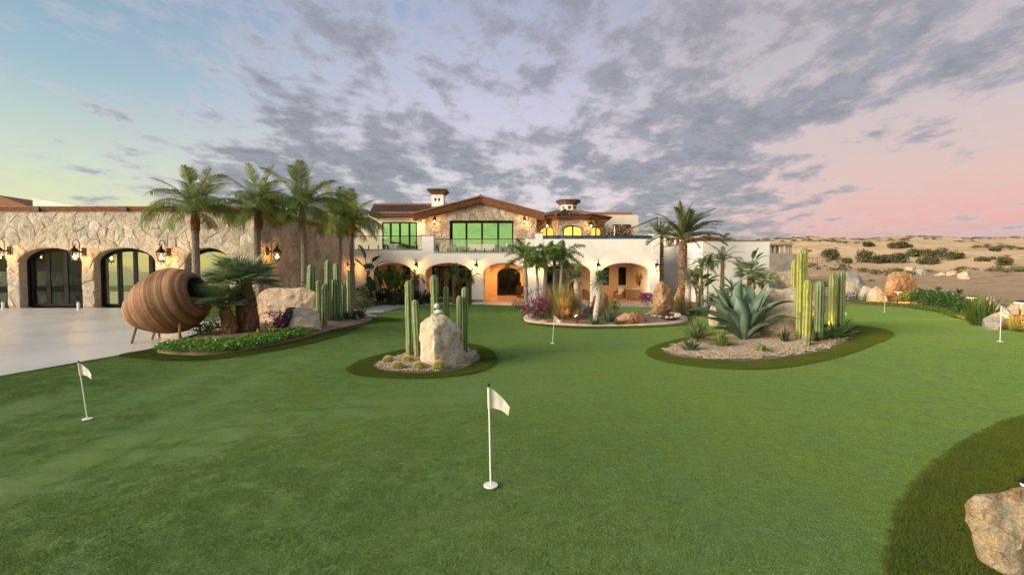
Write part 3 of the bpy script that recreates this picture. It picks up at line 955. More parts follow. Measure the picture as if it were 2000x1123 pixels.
def clad(parent, Mx, rect, size, openings=(), halves=(), pal=((.5, .45, .38),), seed=1, limit=300, depth=(.03, .08), gap=.004, mat_=None, keep=None, near=None, drop=.14):
    """irregular facing stones: each one an object; returns how many"""
    rd = random.Random(seed)
    u0, u1, v0, v1 = rect
    nu = max(1, int((u1 - u0) / size)); nv = max(1, int((v1 - v0) / size / .85))
    su = (u1 - u0) / nu; sv = (v1 - v0) / nv
    seeds = {}
    for j in range(-1, nv + 1):
        for i in range(-1, nu + 1):
            c = (u0 + (i + .5 + rd.uniform(-.42, .42) + (j % 2) * .4) * su, v0 + (j + .5 + rd.uniform(-.40, .40)) * sv)
            if any(o.sep(c) is None for o in openings): continue
            if drop and rd.random() < drop: continue
            seeds[(i, j)] = c
    cells = []
    for (i, j), c in seeds.items():
        poly = [(c[0] - 2 * su, c[1] - 2 * sv), (c[0] + 2 * su, c[1] - 2 * sv), (c[0] + 2 * su, c[1] + 2 * sv), (c[0] - 2 * su, c[1] + 2 * sv)]
        for dj in range(-3, 4):
            for di in range(-3, 4):
                o = seeds.get((i + di, j + dj))
                if o is None or (di == 0 and dj == 0): continue
                mid = ((c[0] + o[0]) / 2, (c[1] + o[1]) / 2)
                poly = clip_half(poly, mid, (c[0] - o[0], c[1] - o[1]))
                if len(poly) < 3: break
            if len(poly) < 3: break
        for p, n in (((u0, 0), (1, 0)), ((u1, 0), (-1, 0)), ((0, v0), (0, 1)), ((0, v1), (0, -1))):
            if len(poly) > 2: poly = clip_half(poly, p, n)
        for p, n in halves:
            if len(poly) > 2: poly = clip_half(poly, p, n)
        for o in openings:
            if len(poly) > 2:
                s = o.sep(c)
                poly = clip_half(poly, s[0], s[1])
        if len(poly) < 3: continue
        # clean short edges
        q = []
        for p in poly:
            if not q or math.hypot(p[0] - q[-1][0], p[1] - q[-1][1]) > .03: q.append(p)
        if len(q) > 3 and math.hypot(q[0][0] - q[-1][0], q[0][1] - q[-1][1]) < .03: q.pop()
        if len(q) < 3: continue
        A = sum(q[k][0] * q[(k + 1) % len(q)][1] - q[(k + 1) % len(q)][0] * q[k][1] for k in range(len(q))) / 2
        if A < .01: continue
        cells.append((c, q))
    if near: cells.sort(key=lambda e: near(e[0]))
    stuff = MB(Mx); stuff_n = 0; made = 0
    for c, q in cells:
        mx = sum(p[0] for p in q) / len(q); my = sum(p[1] for p in q) / len(q)
        # one subdivision of the outline for rounder stones
        qq = []
        for k in range(len(q)):
            a = q[k]; b = q[(k + 1) % len(q)]
            qq.append((a[0] * .90 + b[0] * .10, a[1] * .90 + b[1] * .10)); qq.append((a[0] * .10 + b[0] * .90, a[1] * .10 + b[1] * .90))
        r = max(math.hypot(p[0] - mx, p[1] - my) for p in qq)

        def inset(k, g):
            return [(mx + (p[0] - mx) * k * (1 - g / r), my + (p[1] - my) * k * (1 - g / r)) for p in qq]
        d = rd.uniform(*depth); tx, ty = rd.uniform(-.10, .10), rd.uniform(-.10, .10)
        rings = [(inset(1, gap), 0.0), (inset(.99, gap), d * .45), (inset(.84, gap), d)]
        vs = []; fs = []
        m = len(qq)
        for ri, (pl, dd) in enumerate(rings):
            for p in pl:
                w = dd + (((p[0] - mx) * tx + (p[1] - my) * ty) + rd.uniform(-.010, .010) if ri == 2 else (((p[0] - mx) * tx + (p[1] - my) * ty) * .6 if ri == 1 else 0))
                vs.append((p[0], -max(w, .002) if ri else .004, p[1]))
        vs.append((mx + rd.uniform(-.2, .2) * r * .4, -(d + rd.uniform(-.012, .022)), my + rd.uniform(-.2, .2) * r * .4))
        for ri in range(2):
            for k in range(m):
                k2 = (k + 1) % m
                fs.append((ri * m + k, ri * m + k2, (ri + 1) * m + k2, (ri + 1) * m + k))
        for k in range(m):
            fs.append((2 * m + k, 2 * m + (k + 1) % m, 3 * m))
        kk = rd.uniform(.86, 1.12)
        col = tuple(x * kk for x in rd.choice(pal))
        if made < limit:
            mb = MB(Mx); mb.add(vs, fs, col)
            mb.build('stone', mat_ or M['stone'], parent, world=True)
            made += 1
        else:
            stuff.add(vs, fs, col); stuff_n += 1
    if stuff_n:
        o = stuff.build('stone_facing', mat_ or M['stone'], parent, world=True); o['kind'] = 'stuff'
    return made


def arch_wall(mb, u0, u1, v0, v1, th, openings, k=14):
    """wall from y=0 (outer face) to y=th with arched openings down to v0 or a sill"""
    ops = sorted(openings, key=lambda o: o.u0)
    cur = u0
    for o in ops:
        if o.u0 > cur: mb.box(cur, o.u0, 0, th, v0, v1)
        cv = o.curve(k) if o.vt - o.vs > .01 else [(o.u0, o.vt), (o.u1, o.vt)]
        n = len(cv)
        vs = []; fs = []
        for (a, b) in cv:
            vs += [(a, 0, b), (a, 0, v1), (a, th, b), (a, th, v1)]
        for i in range(n - 1):
            p = i * 4; q = p + 4
            fs += [(p, q, q + 1, p + 1), (q + 2, p + 2, p + 3, q + 3), (p, p + 2, q + 2, q), (p + 1, q + 1, q + 3, p + 3)]
        mb.add(vs, fs)
        sill = getattr(o, 'sill', None)
        if sill is not None: mb.box(o.u0, o.u1, 0, th, v0, sill)
        cur = o.u1
    if cur < u1: mb.box(cur, u1, 0, th, v0, v1)


def arch_frame(mb, o, v0, y0, y1, w):
    """frame following an opening"""
    cv = [(o.u0, v0)] + (o.curve(16) if o.vt - o.vs > .01 else [(o.u0, o.vt), (o.u1, o.vt)]) + [(o.u1, v0)]
    cx = (o.u0 + o.u1) / 2; cy = (o.vs + v0) / 2
    inn = []
    for (a, b) in cv:
        if b <= o.vs + 1e-6: inn.append((a + (w if a < cx else -w), b - (w if o.vt - o.vs < .01 and b > v0 else 0)))
        else:
            aa = (o.u1 - o.u0) / 2; bb = max(o.vt - o.vs, .001)
            inn.append((cx + (a - cx) * (aa - w) / aa, o.vs + (b - o.vs) * (bb - w) / bb))
    n = len(cv); vs = []; fs = []
    for (a, b), (c, d) in zip(cv, inn):
        vs += [(a, y0, b), (c, y0, d), (a, y1, b), (c, y1, d)]
    for i in range(n - 1):
        p = i * 4; q = p + 4
        fs += [(p, p + 1, q + 1, q), (p + 1, p + 3, q + 3, q + 1), (p, q, q + 2, p + 2), (p + 2, q + 2, q + 3, p + 3)]
    mb.add(vs, fs)


def arch_pane(mb, o, v0, y, inset=0.0, ua=None, ub=None):
    """flat glass filling an opening between ua and ub"""
    a0 = o.u0 + inset if ua is None else ua; a1 = o.u1 - inset if ub is None else ub
    cx = (o.u0 + o.u1) / 2; aa = (o.u1 - o.u0) / 2 - inset; bb = max(o.vt - o.vs - inset, 0)
    top = []
    for i in range(11):
        u = a0 + (a1 - a0) * i / 10
        s = max(0, 1 - ((u - cx) / aa) ** 2) ** .5
        top.append((u, (o.vs + bb * s) if o.vt - o.vs > .01 else o.vt - inset))
    poly = [(a0, v0), (a1, v0)] + top[::-1]
    mb.prism(poly, y, y + .012)


def door_set(parent, Mx, o, v0, splits, y, glass, name='door_leaf', fw=.09, rail=.12, handle=True):
    """glazed leaves between the splits (fractions of the opening width); each leaf: frame part with a pane sub-part"""
    mb = MB(Mx); arch_frame(mb, o, v0, y, y + .12, fw)
    mb.build('door_frame', M['frame'], parent, world=True)
    W_ = o.u1 - o.u0
    for a, b, gl in splits:
        ua = o.u0 + W_ * a; ub = o.u0 + W_ * b
        lf = MB(Mx)
        cx = (o.u0 + o.u1) / 2; aa = W_ / 2 - fw * .6; bb = max(o.vt - o.vs - fw * .6, 0)
        f = lambda u: ((o.vs + bb * max(0, 1 - min(1, ((u - cx) / aa) ** 2)) ** .5) if o.vt - o.vs > .01 else o.vt - fw * .6)
        sw = .10
        lf.prism([(ua, v0 + .01), (ua + sw, v0 + .01), (ua + sw, f(ua + sw)), (ua, f(ua))], y + .02, y + .09)
        lf.prism([(ub - sw, v0 + .01), (ub, v0 + .01), (ub, f(ub)), (ub - sw, f(ub - sw))], y + .02, y + .09)
        lf.box(ua + sw, ub - sw, y + .02, y + .09, v0 + .01, v0 + rail)
        us = [ua + sw + (ub - ua - 2 * sw) * i / 6 for i in range(7)]
        for p, q in zip(us[:-1], us[1:]):
            lf.prism([(p, f(p) - .10), (q, f(q) - .10), (q, f(q)), (p, f(p))], y + .02, y + .09)
        leaf_ = lf.build(name, M['frame'], parent, world=True)
        pn = MB(Mx)
        poly = [(ua + sw, v0 + rail), (ub - sw, v0 + rail)] + [(u, f(u) - .10) for u in us[::-1]]
        pn.prism(poly, y + .05, y + .06)
        pn.build('pane', M[gl or glass], leaf_)
        if handle and (b - a) * W_ > .5:
            hd = MB(Mx); hd.tube([(ub - .05, y + .01, v0 + .95), (ub - .05, y - .03, v0 + .97), (ub - .05, y - .03, v0 + 1.15), (ub - .05, y + .01, v0 + 1.17)], .012, 5)
            hd.build('handle', M['metal'], leaf_)


WX = -12.4           # line of the wing's side wall
WY = 22.0            # wing front
HY = 35.0            # house front
zt = lambda y, Y: W(1000, y, Y).z
xt = lambda x, Y: W(x, 530, Y).x

# ------------------------------------------------------------------ left wing
wing = thing('stone_wing', 'long low building with pale rough limestone walls, arched openings and brown brick coping', 'building', (WX, WY, -.2))
wtop = zt(414, WY)
wz0 = -.13
arches = [Arch(xt(a, WY), xt(b, WY), zt(513, WY), zt(484, WY)) for a, b in ((-262, -140), (-109, 15), (37, 160.5), (183, 304), (362, 450))]
IDN = frame_mat(0, WY, 0)
mb = MB(IDN); arch_wall(mb, -34, WX, -.6, wtop, .55, arches)
mb.build('wall', M['mortar'], wing, world=True)
SIDE = frame_mat(WX, WY, PI / 2)      # local x -> +Y, outward (-y) -> +X
mb = MB(SIDE); arch_wall(mb, .55, 13.0, -1.1, wtop, .5, [])
mb.box(0, .55, .0, .3, -1.1, wtop)
mb.build('side_wall', M['sidestone'], wing, world=True)
mb = MB(); mb.box(-34, WX - .5, 34.4, 34.9, -1, wtop); mb.box(-34, WX - .5, WY + .55, 34.4, wtop - .35, wtop - .05)
mb.build('roof_slab', M['lgrey'], wing, world=True)
PALW = [(.54, .46, .35), (.57, .49, .37), (.50, .42, .32), (.59, .51, .40), (.52, .43, .32), (.55, .48, .38)]
clad(wing, frame_mat(0, WY - .002, 0), (-26.2, WX, wz0 + .02, wtop), .46, arches, pal=PALW, seed=4, limit=250, depth=(.012, .042), gap=-.004, near=lambda c: abs(c[0] + 17) > 9)
PALS = [(.58, .46, .35), (.54, .43, .32), (.62, .50, .39), (.51, .41, .31)]
clad(wing, frame_mat(WX + .002, WY, PI / 2), (.02, 13.0, -.9, wtop), .62, (), pal=PALS, seed=9, limit=48, depth=(.010, .026), gap=.005, near=lambda c: c[0])
# coping: courses of brown brick
for k, (z0, z1, pr) in enumerate(((0, .09, .05), (.09, .17, .10), (.17, .25, .16))):
    mb = MB(); mb.box(-34, WX + pr, WY - pr, WY + .5, wtop + z0 + .003 * k, wtop + z1)
    mb.box(WX - .45, WX + pr - .004, WY + .5, 35.2, wtop + z0 + .003 * k, wtop + z1)
    mb.build('coping_course', M['brick'], wing, world=True)
for i, x in enumerate([-25.2, -22.8, -18.6, -16.4, -13.9]):
    mb = MB(); mb.box(x, x + .22, WY - .185, WY - .05, wtop + .02, wtop + .24); mb.build('beam_end', M['wood'], wing, world=True)
# recess linings and glazed leaves
for i, o in enumerate(arches):
    oi = Arch(o.u0 + .02, o.u1 - .02, o.vs, o.vt - .02)
    if i <= 1:
        sp = [(.03, .34, 'glass_dark'), (.34, .66, 'glass_dark'), (.66, .97, 'glass_dark')]
    elif i == 2:
        sp = [(.06, .33, 'glass_dark'), (.33, .62, 'glass_dark'), (.62, .93, 'glass_dark')]
    elif i == 3:
        sp = [(.03, .30, 'glass_mirror'), (.31, .57, 'glass_mirror'), (.57, .83, 'glass_mirror'), (.83, .97, 'glass_dark')]
    else:
        sp = [(.05, .95, 'glass_mirror')]
    door_set(wing, IDN, oi, wz0 + .01, sp, .36, 'glass_dark')
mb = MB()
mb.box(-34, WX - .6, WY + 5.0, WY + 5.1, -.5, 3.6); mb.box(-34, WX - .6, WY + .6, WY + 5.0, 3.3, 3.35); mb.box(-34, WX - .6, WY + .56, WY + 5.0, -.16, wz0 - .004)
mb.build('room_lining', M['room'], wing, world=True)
for x in (-23.2, -22.2, -18.8, -16.9, -15.2):
    mb = MB()
    pts = [(x + .07 * i, WY + .85 + .05 * (i % 2)) for i in range(10)]
    mb.add([(a, b, wz0) for a, b in pts] + [(a, b, 2.7) for a, b in pts], [(i, i + 1, i + 11, i + 10) for i in range(9)])
    mb.build('curtain', M['curtain'], wing, world=True)

# roofs showing above the wing
back = thing('tiled_roof_house', 'dark tiled roof slope over white wall above the wing at the far left', 'building', (xt(-20, 40), 40, 0))
mb = MB(); mb.prism([(xt(-300, 40), zt(362, 40)), (xt(0, 40), zt(381, 40)), (xt(58, 40), zt(402, 40)), (xt(58, 40), zt(406, 40)), (xt(-300, 40), zt(395, 40))], 40, 46)
mb.build('roof', M['brick'], back, world=True)
mb = MB(); mb.box(xt(-300, 40), xt(44, 40), 40.3, 45.5, -1, zt(401, 40)); mb.build('wall', M['stucco'], back, world=True)
pp = thing('parapet_block', 'pale sloping parapet block rising behind the wing coping', 'building', (xt(100, 38), 38, 0))
mb = MB(); mb.prism([(xt(69, 38), -1), (xt(69, 38), zt(388, 38)), (xt(152, 38), zt(402, 38)), (xt(152, 38), -1)], 38, 41)
mb.build('wall', M['stucco'], pp, world=True)

# ------------------------------------------------------------------ the house
house = thing('villa', 'two storey white and stone villa with arcaded porch, glass balconies and clay tile roofs', 'building', (0, HY, -.76))
FZ = -.735                                  # porch floor
TZ = 3.0                                    # terrace floor
garc = [Arch(xt(a, HY), xt(b, HY), zt(534, HY), zt(513.3, HY)) for a, b in ((727, 806), (830.5, 921), (944, 1025), (1063, 1155), (1174, 1269))]
IH = frame_mat(0, HY, 0)
mb = MB(IH)
xa, xb, xc, xd, xe = xt(690, HY), xt(847, HY), xt(1046, HY), xt(1060, HY), xt(1288, HY)
arch_wall(mb, xa - .3, xe, -1.1, zt(493.5, HY), .5, garc, 20)
mb.build('arcade_wall', M['stucco'], house, world=True)
z93 = zt(493.5, HY)
mb = MB(); mb.box(xa - .3, xt(825, HY), HY, HY + .35, z93, zt(488, HY)); mb.build('parapet', M['stucco'], house, world=True)
mb = MB(); mb.box(xt(825, HY), xb, HY - .02, HY + .5, z93, zt(460.5, HY)); mb.build('parapet', M['stucco'], house, world=True)
mb = MB(); mb.box(xt(1027, HY), xc, HY, HY + .4, z93, zt(465.5, HY)); mb.build('parapet', M['stucco'], house, world=True)
mb = MB(); mb.box(xc, xd, HY - .03, HY + .5, z93, zt(455.5, HY)); mb.build('parapet', M['stucco'], house, world=True)
mb = MB(); mb.box(xd, xt(1274, HY), HY, HY + .4, z93, zt(467, HY)); mb.build('parapet', M['stucco'], house, world=True)
mb = MB(); mb.box(xt(1274, HY), xe, HY - .03, HY + 8, z93, zt(457, HY)); mb.build('parapet', M['stucco'], house, world=True)
mb = MB(); mb.box(xe - .5, xe, HY + .5, 43, -1.1, z93); mb.build('parapet', M['stucco'], house, world=True)
mb = MB(); mb.box(xa - .3, xa, HY, HY + .4, z93, zt(461, HY)); mb.build('parapet', M['stucco'], house, world=True)
mb = MB()
for (a, b, zz) in ((xt(823, HY), xb + .05, zt(460.5, HY)), (xc - .05, xd + .05, zt(455.5, HY)), (xt(1272, HY), xe + .04, zt(457, HY)), (xt(1027, HY), xc - .05, zt(465.5, HY))):
    mb.box(a, b, HY - .07, HY + .52, zz, zz + .06)
mb.box(xa, xt(824, HY), HY - .04, HY + .37, zt(488, HY), zt(486.3, HY)); mb.box(xb, xt(1027, HY), HY - .05, HY + .4, z93, z93 + .07)
mb.build('coping', M['lgrey'], house, world=True)
mb = MB()
for o1, o2 in zip(garc[:-1], garc[1:]):
    pass
mb.box(garc[1].u1 + .02, garc[2].u0 - .02, HY - .03, HY, -1.1, FZ + .16); mb.box(garc[2].u1 + .02, garc[3].u0 - .02, HY - .03, HY, -1.1, FZ + .16)
mb.box(garc[0].u1 + .02, garc[1].u0 - .02, HY - .03, HY, -1.1, FZ + .16)
mb.build('plinth', M['lgrey'], house, world=True)
# porch
BY, EY = 41.0, 44.0
px0, px1 = -2.15, 1.1
xrr = xt(1236, BY)
bw = [Arch(xt(757.6, BY), xt(769.6, BY), zt(518.8, BY), zt(518.8, BY)), Arch(xt(787, BY), xt(801.6, BY), zt(518.8, BY), zt(518.8, BY)),
      Arch(xt(844, BY), xt(920, BY), zt(519.8, BY), zt(519.8, BY))]
bw[0].sill = bw[1].sill = zt(554.5, BY)
IB = frame_mat(0, BY, 0)
mb = MB(IB)
arch_wall(mb, -12.2, px0, -1, 3.0, .3, bw)
bw2 = [Arch(xt(1060, BY), xt(1133, BY), zt(521, BY), zt(521, BY)), Arch(xt(1175.6, BY), xt(1189.6, BY), zt(522, BY), zt(522, BY)), Arch(xt(1208, BY), xt(1222.7, BY), zt(522, BY), zt(522, BY))]
bw2[1].sill = bw2[2].sill = zt(557, BY)
arch_wall(mb, px1 + .25, xrr + .3, -1, 3.0, .3, bw2)
eo = Arch(xt(971, EY), xt(1016, EY), zt(536, EY), zt(523, EY))
mb.M = frame_mat(0, EY, 0)
arch_wall(mb, px0 - .3, px1 + .3, -1, 3.0, .3, [eo])
mb.M = None
mb.box(px0 - .25, px0, HY + .5, EY, -1, 3.0)
mb.box(px1, px1 + .25, HY + .5, EY, -1, 3.0)
mb.box(xrr, xrr + .3, HY + .5, BY, -1, 3.0)
mb.box(-12.3, -12.2, HY + .5, BY, -1, 3.0)
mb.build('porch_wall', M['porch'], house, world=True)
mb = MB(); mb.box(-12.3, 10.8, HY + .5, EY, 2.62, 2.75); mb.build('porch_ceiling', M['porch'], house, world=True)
mb = MB(); mb.box(-12.2, xe - .1, HY - .6, EY + 3, FZ - .2, FZ); mb.box(px0 - .3, xe - .1, HY - 1.4, HY - .6, FZ - .22, FZ - .02)
mb.build('porch_floor', M['tile'], house, world=True)
mb = MB(); mb.box(-12.3, xe - .3, HY + .5, 52, 2.8, TZ); mb.build('terrace_slab', M['lgrey'], house, world=True)
for o, sp in ((bw[2], [(0.02, .20, None), (.22, .46, 'glass_door'), (.48, .72, 'glass_door'), (.74, .98, None)]), (bw2[0], [(.02, .26, None), (.27, .50, None), (.51, .74, None), (.75, .98, None)])):
    door_set(house, IB, o, FZ + .01, sp, .05, 'glass_door')
for o in (bw[0], bw[1], bw2[1], bw2[2]):
    mb = MB(IB); w = .12
    mb.box(o.u0, o.u1, -.02, .08, o.sill, o.sill + w); mb.box(o.u0, o.u1, -.02, .08, o.vt - w, o.vt)
    mb.box(o.u0, o.u0 + w, -.02, .08, o.sill + w, o.vt - w); mb.box(o.u1 - w, o.u1, -.02, .08, o.sill + w, o.vt - w)
    fr = mb.build('window', M['frame'], house, world=True)
    mb = MB(IB); mb.box(o.u0 + w, o.u1 - w, .04, .055, o.sill + w, o.vt - w); mb.build('pane', M['glass_dark'], fr)
door_set(house, frame_mat(0, EY, 0), eo, FZ + .01, [(.04, .46, None), (.50, .96, None)], .05, 'glass_dark', fw=.12)
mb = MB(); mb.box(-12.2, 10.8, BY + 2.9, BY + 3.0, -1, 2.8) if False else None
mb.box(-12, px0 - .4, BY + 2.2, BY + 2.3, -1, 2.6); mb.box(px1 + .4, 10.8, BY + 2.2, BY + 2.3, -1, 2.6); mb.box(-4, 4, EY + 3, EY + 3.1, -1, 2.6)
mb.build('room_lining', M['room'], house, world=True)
for x in (xt(846, BY), xt(865, BY), xt(884, BY), xt(908, BY), xt(1082, BY), xt(1100, BY)):
    mb = MB()
    pts = [(x + .06 * i, BY + .5 + .05 * (i % 2)) for i in range(11)]
    mb.add([(a, b, FZ) for a, b in pts] + [(a, b, 1.95) for a, b in pts], [(i, i + 1, i + 12, i + 11) for i in range(10)])
    mb.build('curtain', M['drape'], house, world=True)
# porch downlights (a lit disc with its own lamp)
for i, (x, y) in enumerate(((-9.3, 38), (-4.6, 38), (-.55, 38.5), (-.55, 42.2), (4.2, 38), (8.6, 38))):
    t_ = thing('ceiling_downlight', ['recessed downlight in the porch ceiling behind the bird of paradise plants', 'recessed downlight in the porch ceiling before the curtained sliding doors', 'recessed downlight in the front of the arched entrance passage',
                                    'recessed downlight right above the arched entrance door', 'recessed downlight in the porch ceiling behind the foxtail palms', 'recessed downlight in the porch ceiling over the wicker armchairs'][i], 'ceiling light', (x, y, 2.60), group='porch downlights')
    mb = MB(); mb.lathe([(.09, 0), (.11, .0), (.11, .025), (.09, .025)], 14); mb.build('rim', M['white'], t_)
    mb = MB(); mb.lathe([(.088, .003), (.088, .02)], 14); mb.build('lens', M['lampglow'], t_)
    l = bpy.data.lights.new('lamp', 'SPOT'); l.energy = (120, 110, 170, 280, 120, 130)[i]; l.color = (1, .50, .17); l.shadow_soft_size = .07
    l.spot_size = R(165); l.spot_blend = .6
    lo = bpy.data.objects.new('lamp', l); C.objects.link(lo); lo.parent = t_; lo.location = (0, 0, -.03)

# ---- upper storey
UY = 40.8
gl, gr = xt(831, UY), xt(1048, UY)
apx = xt(939, UY); apz = zt(391, UY)
zl, zr = zt(418, UY), zt(417, UY)
win = Arch(xt(879, UY), xt(1003, UY), zt(431, UY), zt(431, UY))
mb = MB(frame_mat(0, UY, 0))
mb.prism([(gl, TZ), (win.u0, TZ), (win.u0, win.vt), (win.u1, win.vt), (win.u1, TZ), (gr, TZ), (gr, zr), (apx, apz), (gl, zl)], 0, .35)
mb.build('gable_wall', M['mortar'], house, world=True)
PALG = [(.50, .40, .29), (.55, .45, .33), (.44, .32, .22), (.57, .49, .38), (.48, .36, .26), (.40, .31, .23)]
sl1 = ((apx, apz), (zl - apz, -(gl - apx))); nrmL = (-(zl - apz), (gl - apx))
def half_below(a, b):
    # keep points under the line a-b
    dx_, dz_ = b[0] - a[0], b[1] - a[1]
    n_ = (dz_, -dx_) if dx_ > 0 else (-dz_, dx_)
    return (a, n_)
clad(house, frame_mat(0, UY - .002, 0), (gl, gr, TZ + .02, apz), .46, [win], halves=[half_below((gl, zl), (apx, apz)), half_below((apx, apz), (gr, zr))], pal=PALG, seed=12, limit=200, depth=(.012, .045), gap=0)
# window set
mb = MB(frame_mat(0, UY, 0)); mb.box(win.u0, win.u1, .10, .35, win.vt - .12, win.vt + .01); mb.box(win.u0 - .0, win.u0 + .12, .1, .35, TZ, win.vt - .12)
mb.box(win.u1 - .02, win.u1 + .0, .1, .35, TZ, win.vt - .12)
mb.build('window_frame', M['frame'], house, world=True)
sx = [xt(v, UY) for v in (882, 911, 941.5, 973, 1002)]
for a, b in zip(sx[:-1], sx[1:]):
    fr = MB(frame_mat(0, UY, 0)); w = .09
    z0, z1 = TZ + .02, win.vt - .13
    fr.box(a, a + w, .16, .24, z0, z1); fr.box(b - w, b, .16, .24, z0, z1); fr.box(a + w, b - w, .16, .24, z1 - w, z1); fr.box(a + w, b - w, .16, .24, z0, z0 + w)
    f_ = fr.build('sliding_door', M['frame'], house, world=True)
    pn = MB(frame_mat(0, UY, 0)); pn.box(a + w, b - w, .19, .205, z0 + w, z1 - w); pn.build('pane', M['glass_green'], f_)
# left upper wall
cl, cr = xt(690, 41.6), gl
cw = Arch(xt(747, 41.6), xt(815, 41.6), zt(434, 41.6), zt(434, 41.6))
mb = MB(frame_mat(0, 41.6, 0)); arch_wall(mb, cl, cr + .3, TZ, zt(418, 41.6), .3, [cw]); mb.build('upper_wall', M['cream'], house, world=True)
sx = [xt(v, 41.6) for v in (747.5, 763.5, 781.5, 800, 814.5)]
for a, b in zip(sx[:-1], sx[1:]):
    fr = MB(frame_mat(0, 41.6, 0)); w = .09; z0, z1 = TZ + .02, cw.vt - .02
    fr.box(a, a + w, .06, .14, z0, z1); fr.box(b - w, b, .06, .14, z0, z1); fr.box(a + w, b - w, .06, .14, z1 - w, z1); fr.box(a + w, b - w, .06, .14, z0, z0 + w)
    f_ = fr.build('glazed_door', M['frame'], house, world=True)
    pn = MB(frame_mat(0, 41.6, 0)); pn.box(a + w, b - w, .09, .105, z0 + w, z1 - w); pn.build('pane', M['glass_green'], f_)

PALT = [(.17, .085, .055), (.14, .07, .05), (.22, .11, .07), (.12, .07, .055), (.19, .12, .085)]


def tile_slope(name, A, B, Cc, D, nt, rows, parent, seed=1, lip=True, rr=None):
    """barrel tiles on the quad A (eave left) B (eave right) Cc (ridge right) D (ridge left)"""
    A, B, Cc, D = map(Vector, (A, B, Cc, D))
    nrm_ = (B - A).cross(D - A).normalized()
    rd = random.Random(seed)
    mb = MB()
    for i in range(nt):
        a0 = i / nt; a1 = (i + 1) / nt
        for j in range(rows):
            b0 = j / rows; b1 = (j + 1) / rows
            P = lambda a, b: A.lerp(B, a).lerp(D.lerp(Cc, a), b)
            c0 = P((a0 + a1) / 2, b0 - .12 / rows); c1 = P((a0 + a1) / 2, b1)
            ax = (P(a1, b0) - P(a0, b0)) * .5
            r0 = ax.length; ax.normalize()
            ax1 = (P(a1, b1) - P(a0, b1)) * .5; r1 = ax1.length
            col = tuple(x * rd.uniform(.75, 1.3) for x in rd.choice(PALT))
            vs = []
            lift = nrm_ * (.035 + rd.uniform(0, .012))
            for (c, r_, k) in ((c0 + lift, r0 * .98, 1), (c1, r1 * .84, .9)):
                for q in range(5):
                    an = PI * q / 4
                    vs.append(c + ax * (math.cos(an) * r_ * .62) * -1 + nrm_ * (math.sin(an) * r_ * .55 * k))
            mb.add(vs, [(q, q + 1, q + 6, q + 5) for q in range(4)] + [(4, 3, 2, 1, 0)], col)
    # bed under the tiles
    mb.add([A, B, Cc, D], [(0, 1, 2, 3)], (.07, .04, .03))
    o = mb.build(name, M['tileroof'], parent, world=True); o['kind'] = 'stuff'
    return o


# left hip roof
ez, rz_ = zt(414.5, 40.4), zt(401, 45)
tile_slope('roof_tiles', (xt(722, 40.4), 40.4, ez), (xt(845, 40.4), 40.4, ez), (xt(862, 45), 45, rz_), (xt(731, 45), 45, rz_), 32, 9, house, 2)
mb = MB(); mb.tube([(xt(731, 45), 45, rz_ + .05), (xt(880, 45), 45, rz_ + .05)], .13, 8); mb.build('ridge_tiles', M['brick'], house, world=True)
for k in range(3):
    mb = MB(); mb.box(xt(722, 40.4) - .02 * k, xt(815, 40.4), 40.42 + .10 * k, 41.7, ez - .12 - .10 * k, ez - .02 - .10 * k - .004); mb.build('eave_course', M['brick'], house, world=True)
# gable roof with stepped brick verge
GYf = 40.0
for sgn, (ex, ez_) in (('l', (xt(806, GYf), zt(419.0, GYf))), ('r', (xt(1063, GYf), zt(417.5, GYf)))):
    ax_, az_ = xt(939, GYf), zt(384.5, GYf)
    for k, (y0, d0, d1) in enumerate(((GYf, .0, .13), (GYf + .10, .13, .27), (GYf + .22, .27, .42), (GYf + .4, .42, .52))):
        mb = MB(); q = [(ax_, az_ - d0), (ex, ez_ - d0), (ex, ez_ - d1), (ax_, az_ - d1)]
        if sgn == 'l': q = q[::-1]
        mb.prism(q, y0, UY + .4 if k == 3 else UY); mb.build('verge_course', M['brick'], house, world=True)
    P_ = [(ex, GYf - .04, ez_ + .01), (ax_, GYf - .04, az_ + .01), (ax_, 50, az_ + .01), (ex, 50, ez_ + .01)]
    if sgn == 'l': tile_slope('roof_tiles', P_[0], P_[1], P_[2], P_[3], 26, 16, house, 5)
    else: tile_slope('roof_tiles', P_[1], P_[0], P_[3], P_[2], 26, 16, house, 6)
    mb = MB(); mb.tube([(ex, GYf - .08, ez_ + .05), (ax_, GYf - .08, az_ + .05)], .075, 6); mb.build('verge_tiles', M['brick'], house, world=True)
mb = MB(); mb.tube([(xt(939, GYf), GYf - .16, zt(383, GYf)), (xt(939, GYf), 50, zt(383, GYf))], .14, 8); mb.build('ridge_tiles', M['brick'], house, world=True)
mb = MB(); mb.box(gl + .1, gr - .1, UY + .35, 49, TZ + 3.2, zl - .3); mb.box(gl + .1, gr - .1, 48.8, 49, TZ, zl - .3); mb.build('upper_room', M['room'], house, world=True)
# soffit and side wall at the right of the gable
mb = MB(); mb.box(gr - .3, gr, UY + .35, 44, TZ, zr - .05); mb.build('gable_side_wall', M['sidestone'], house, world=True)

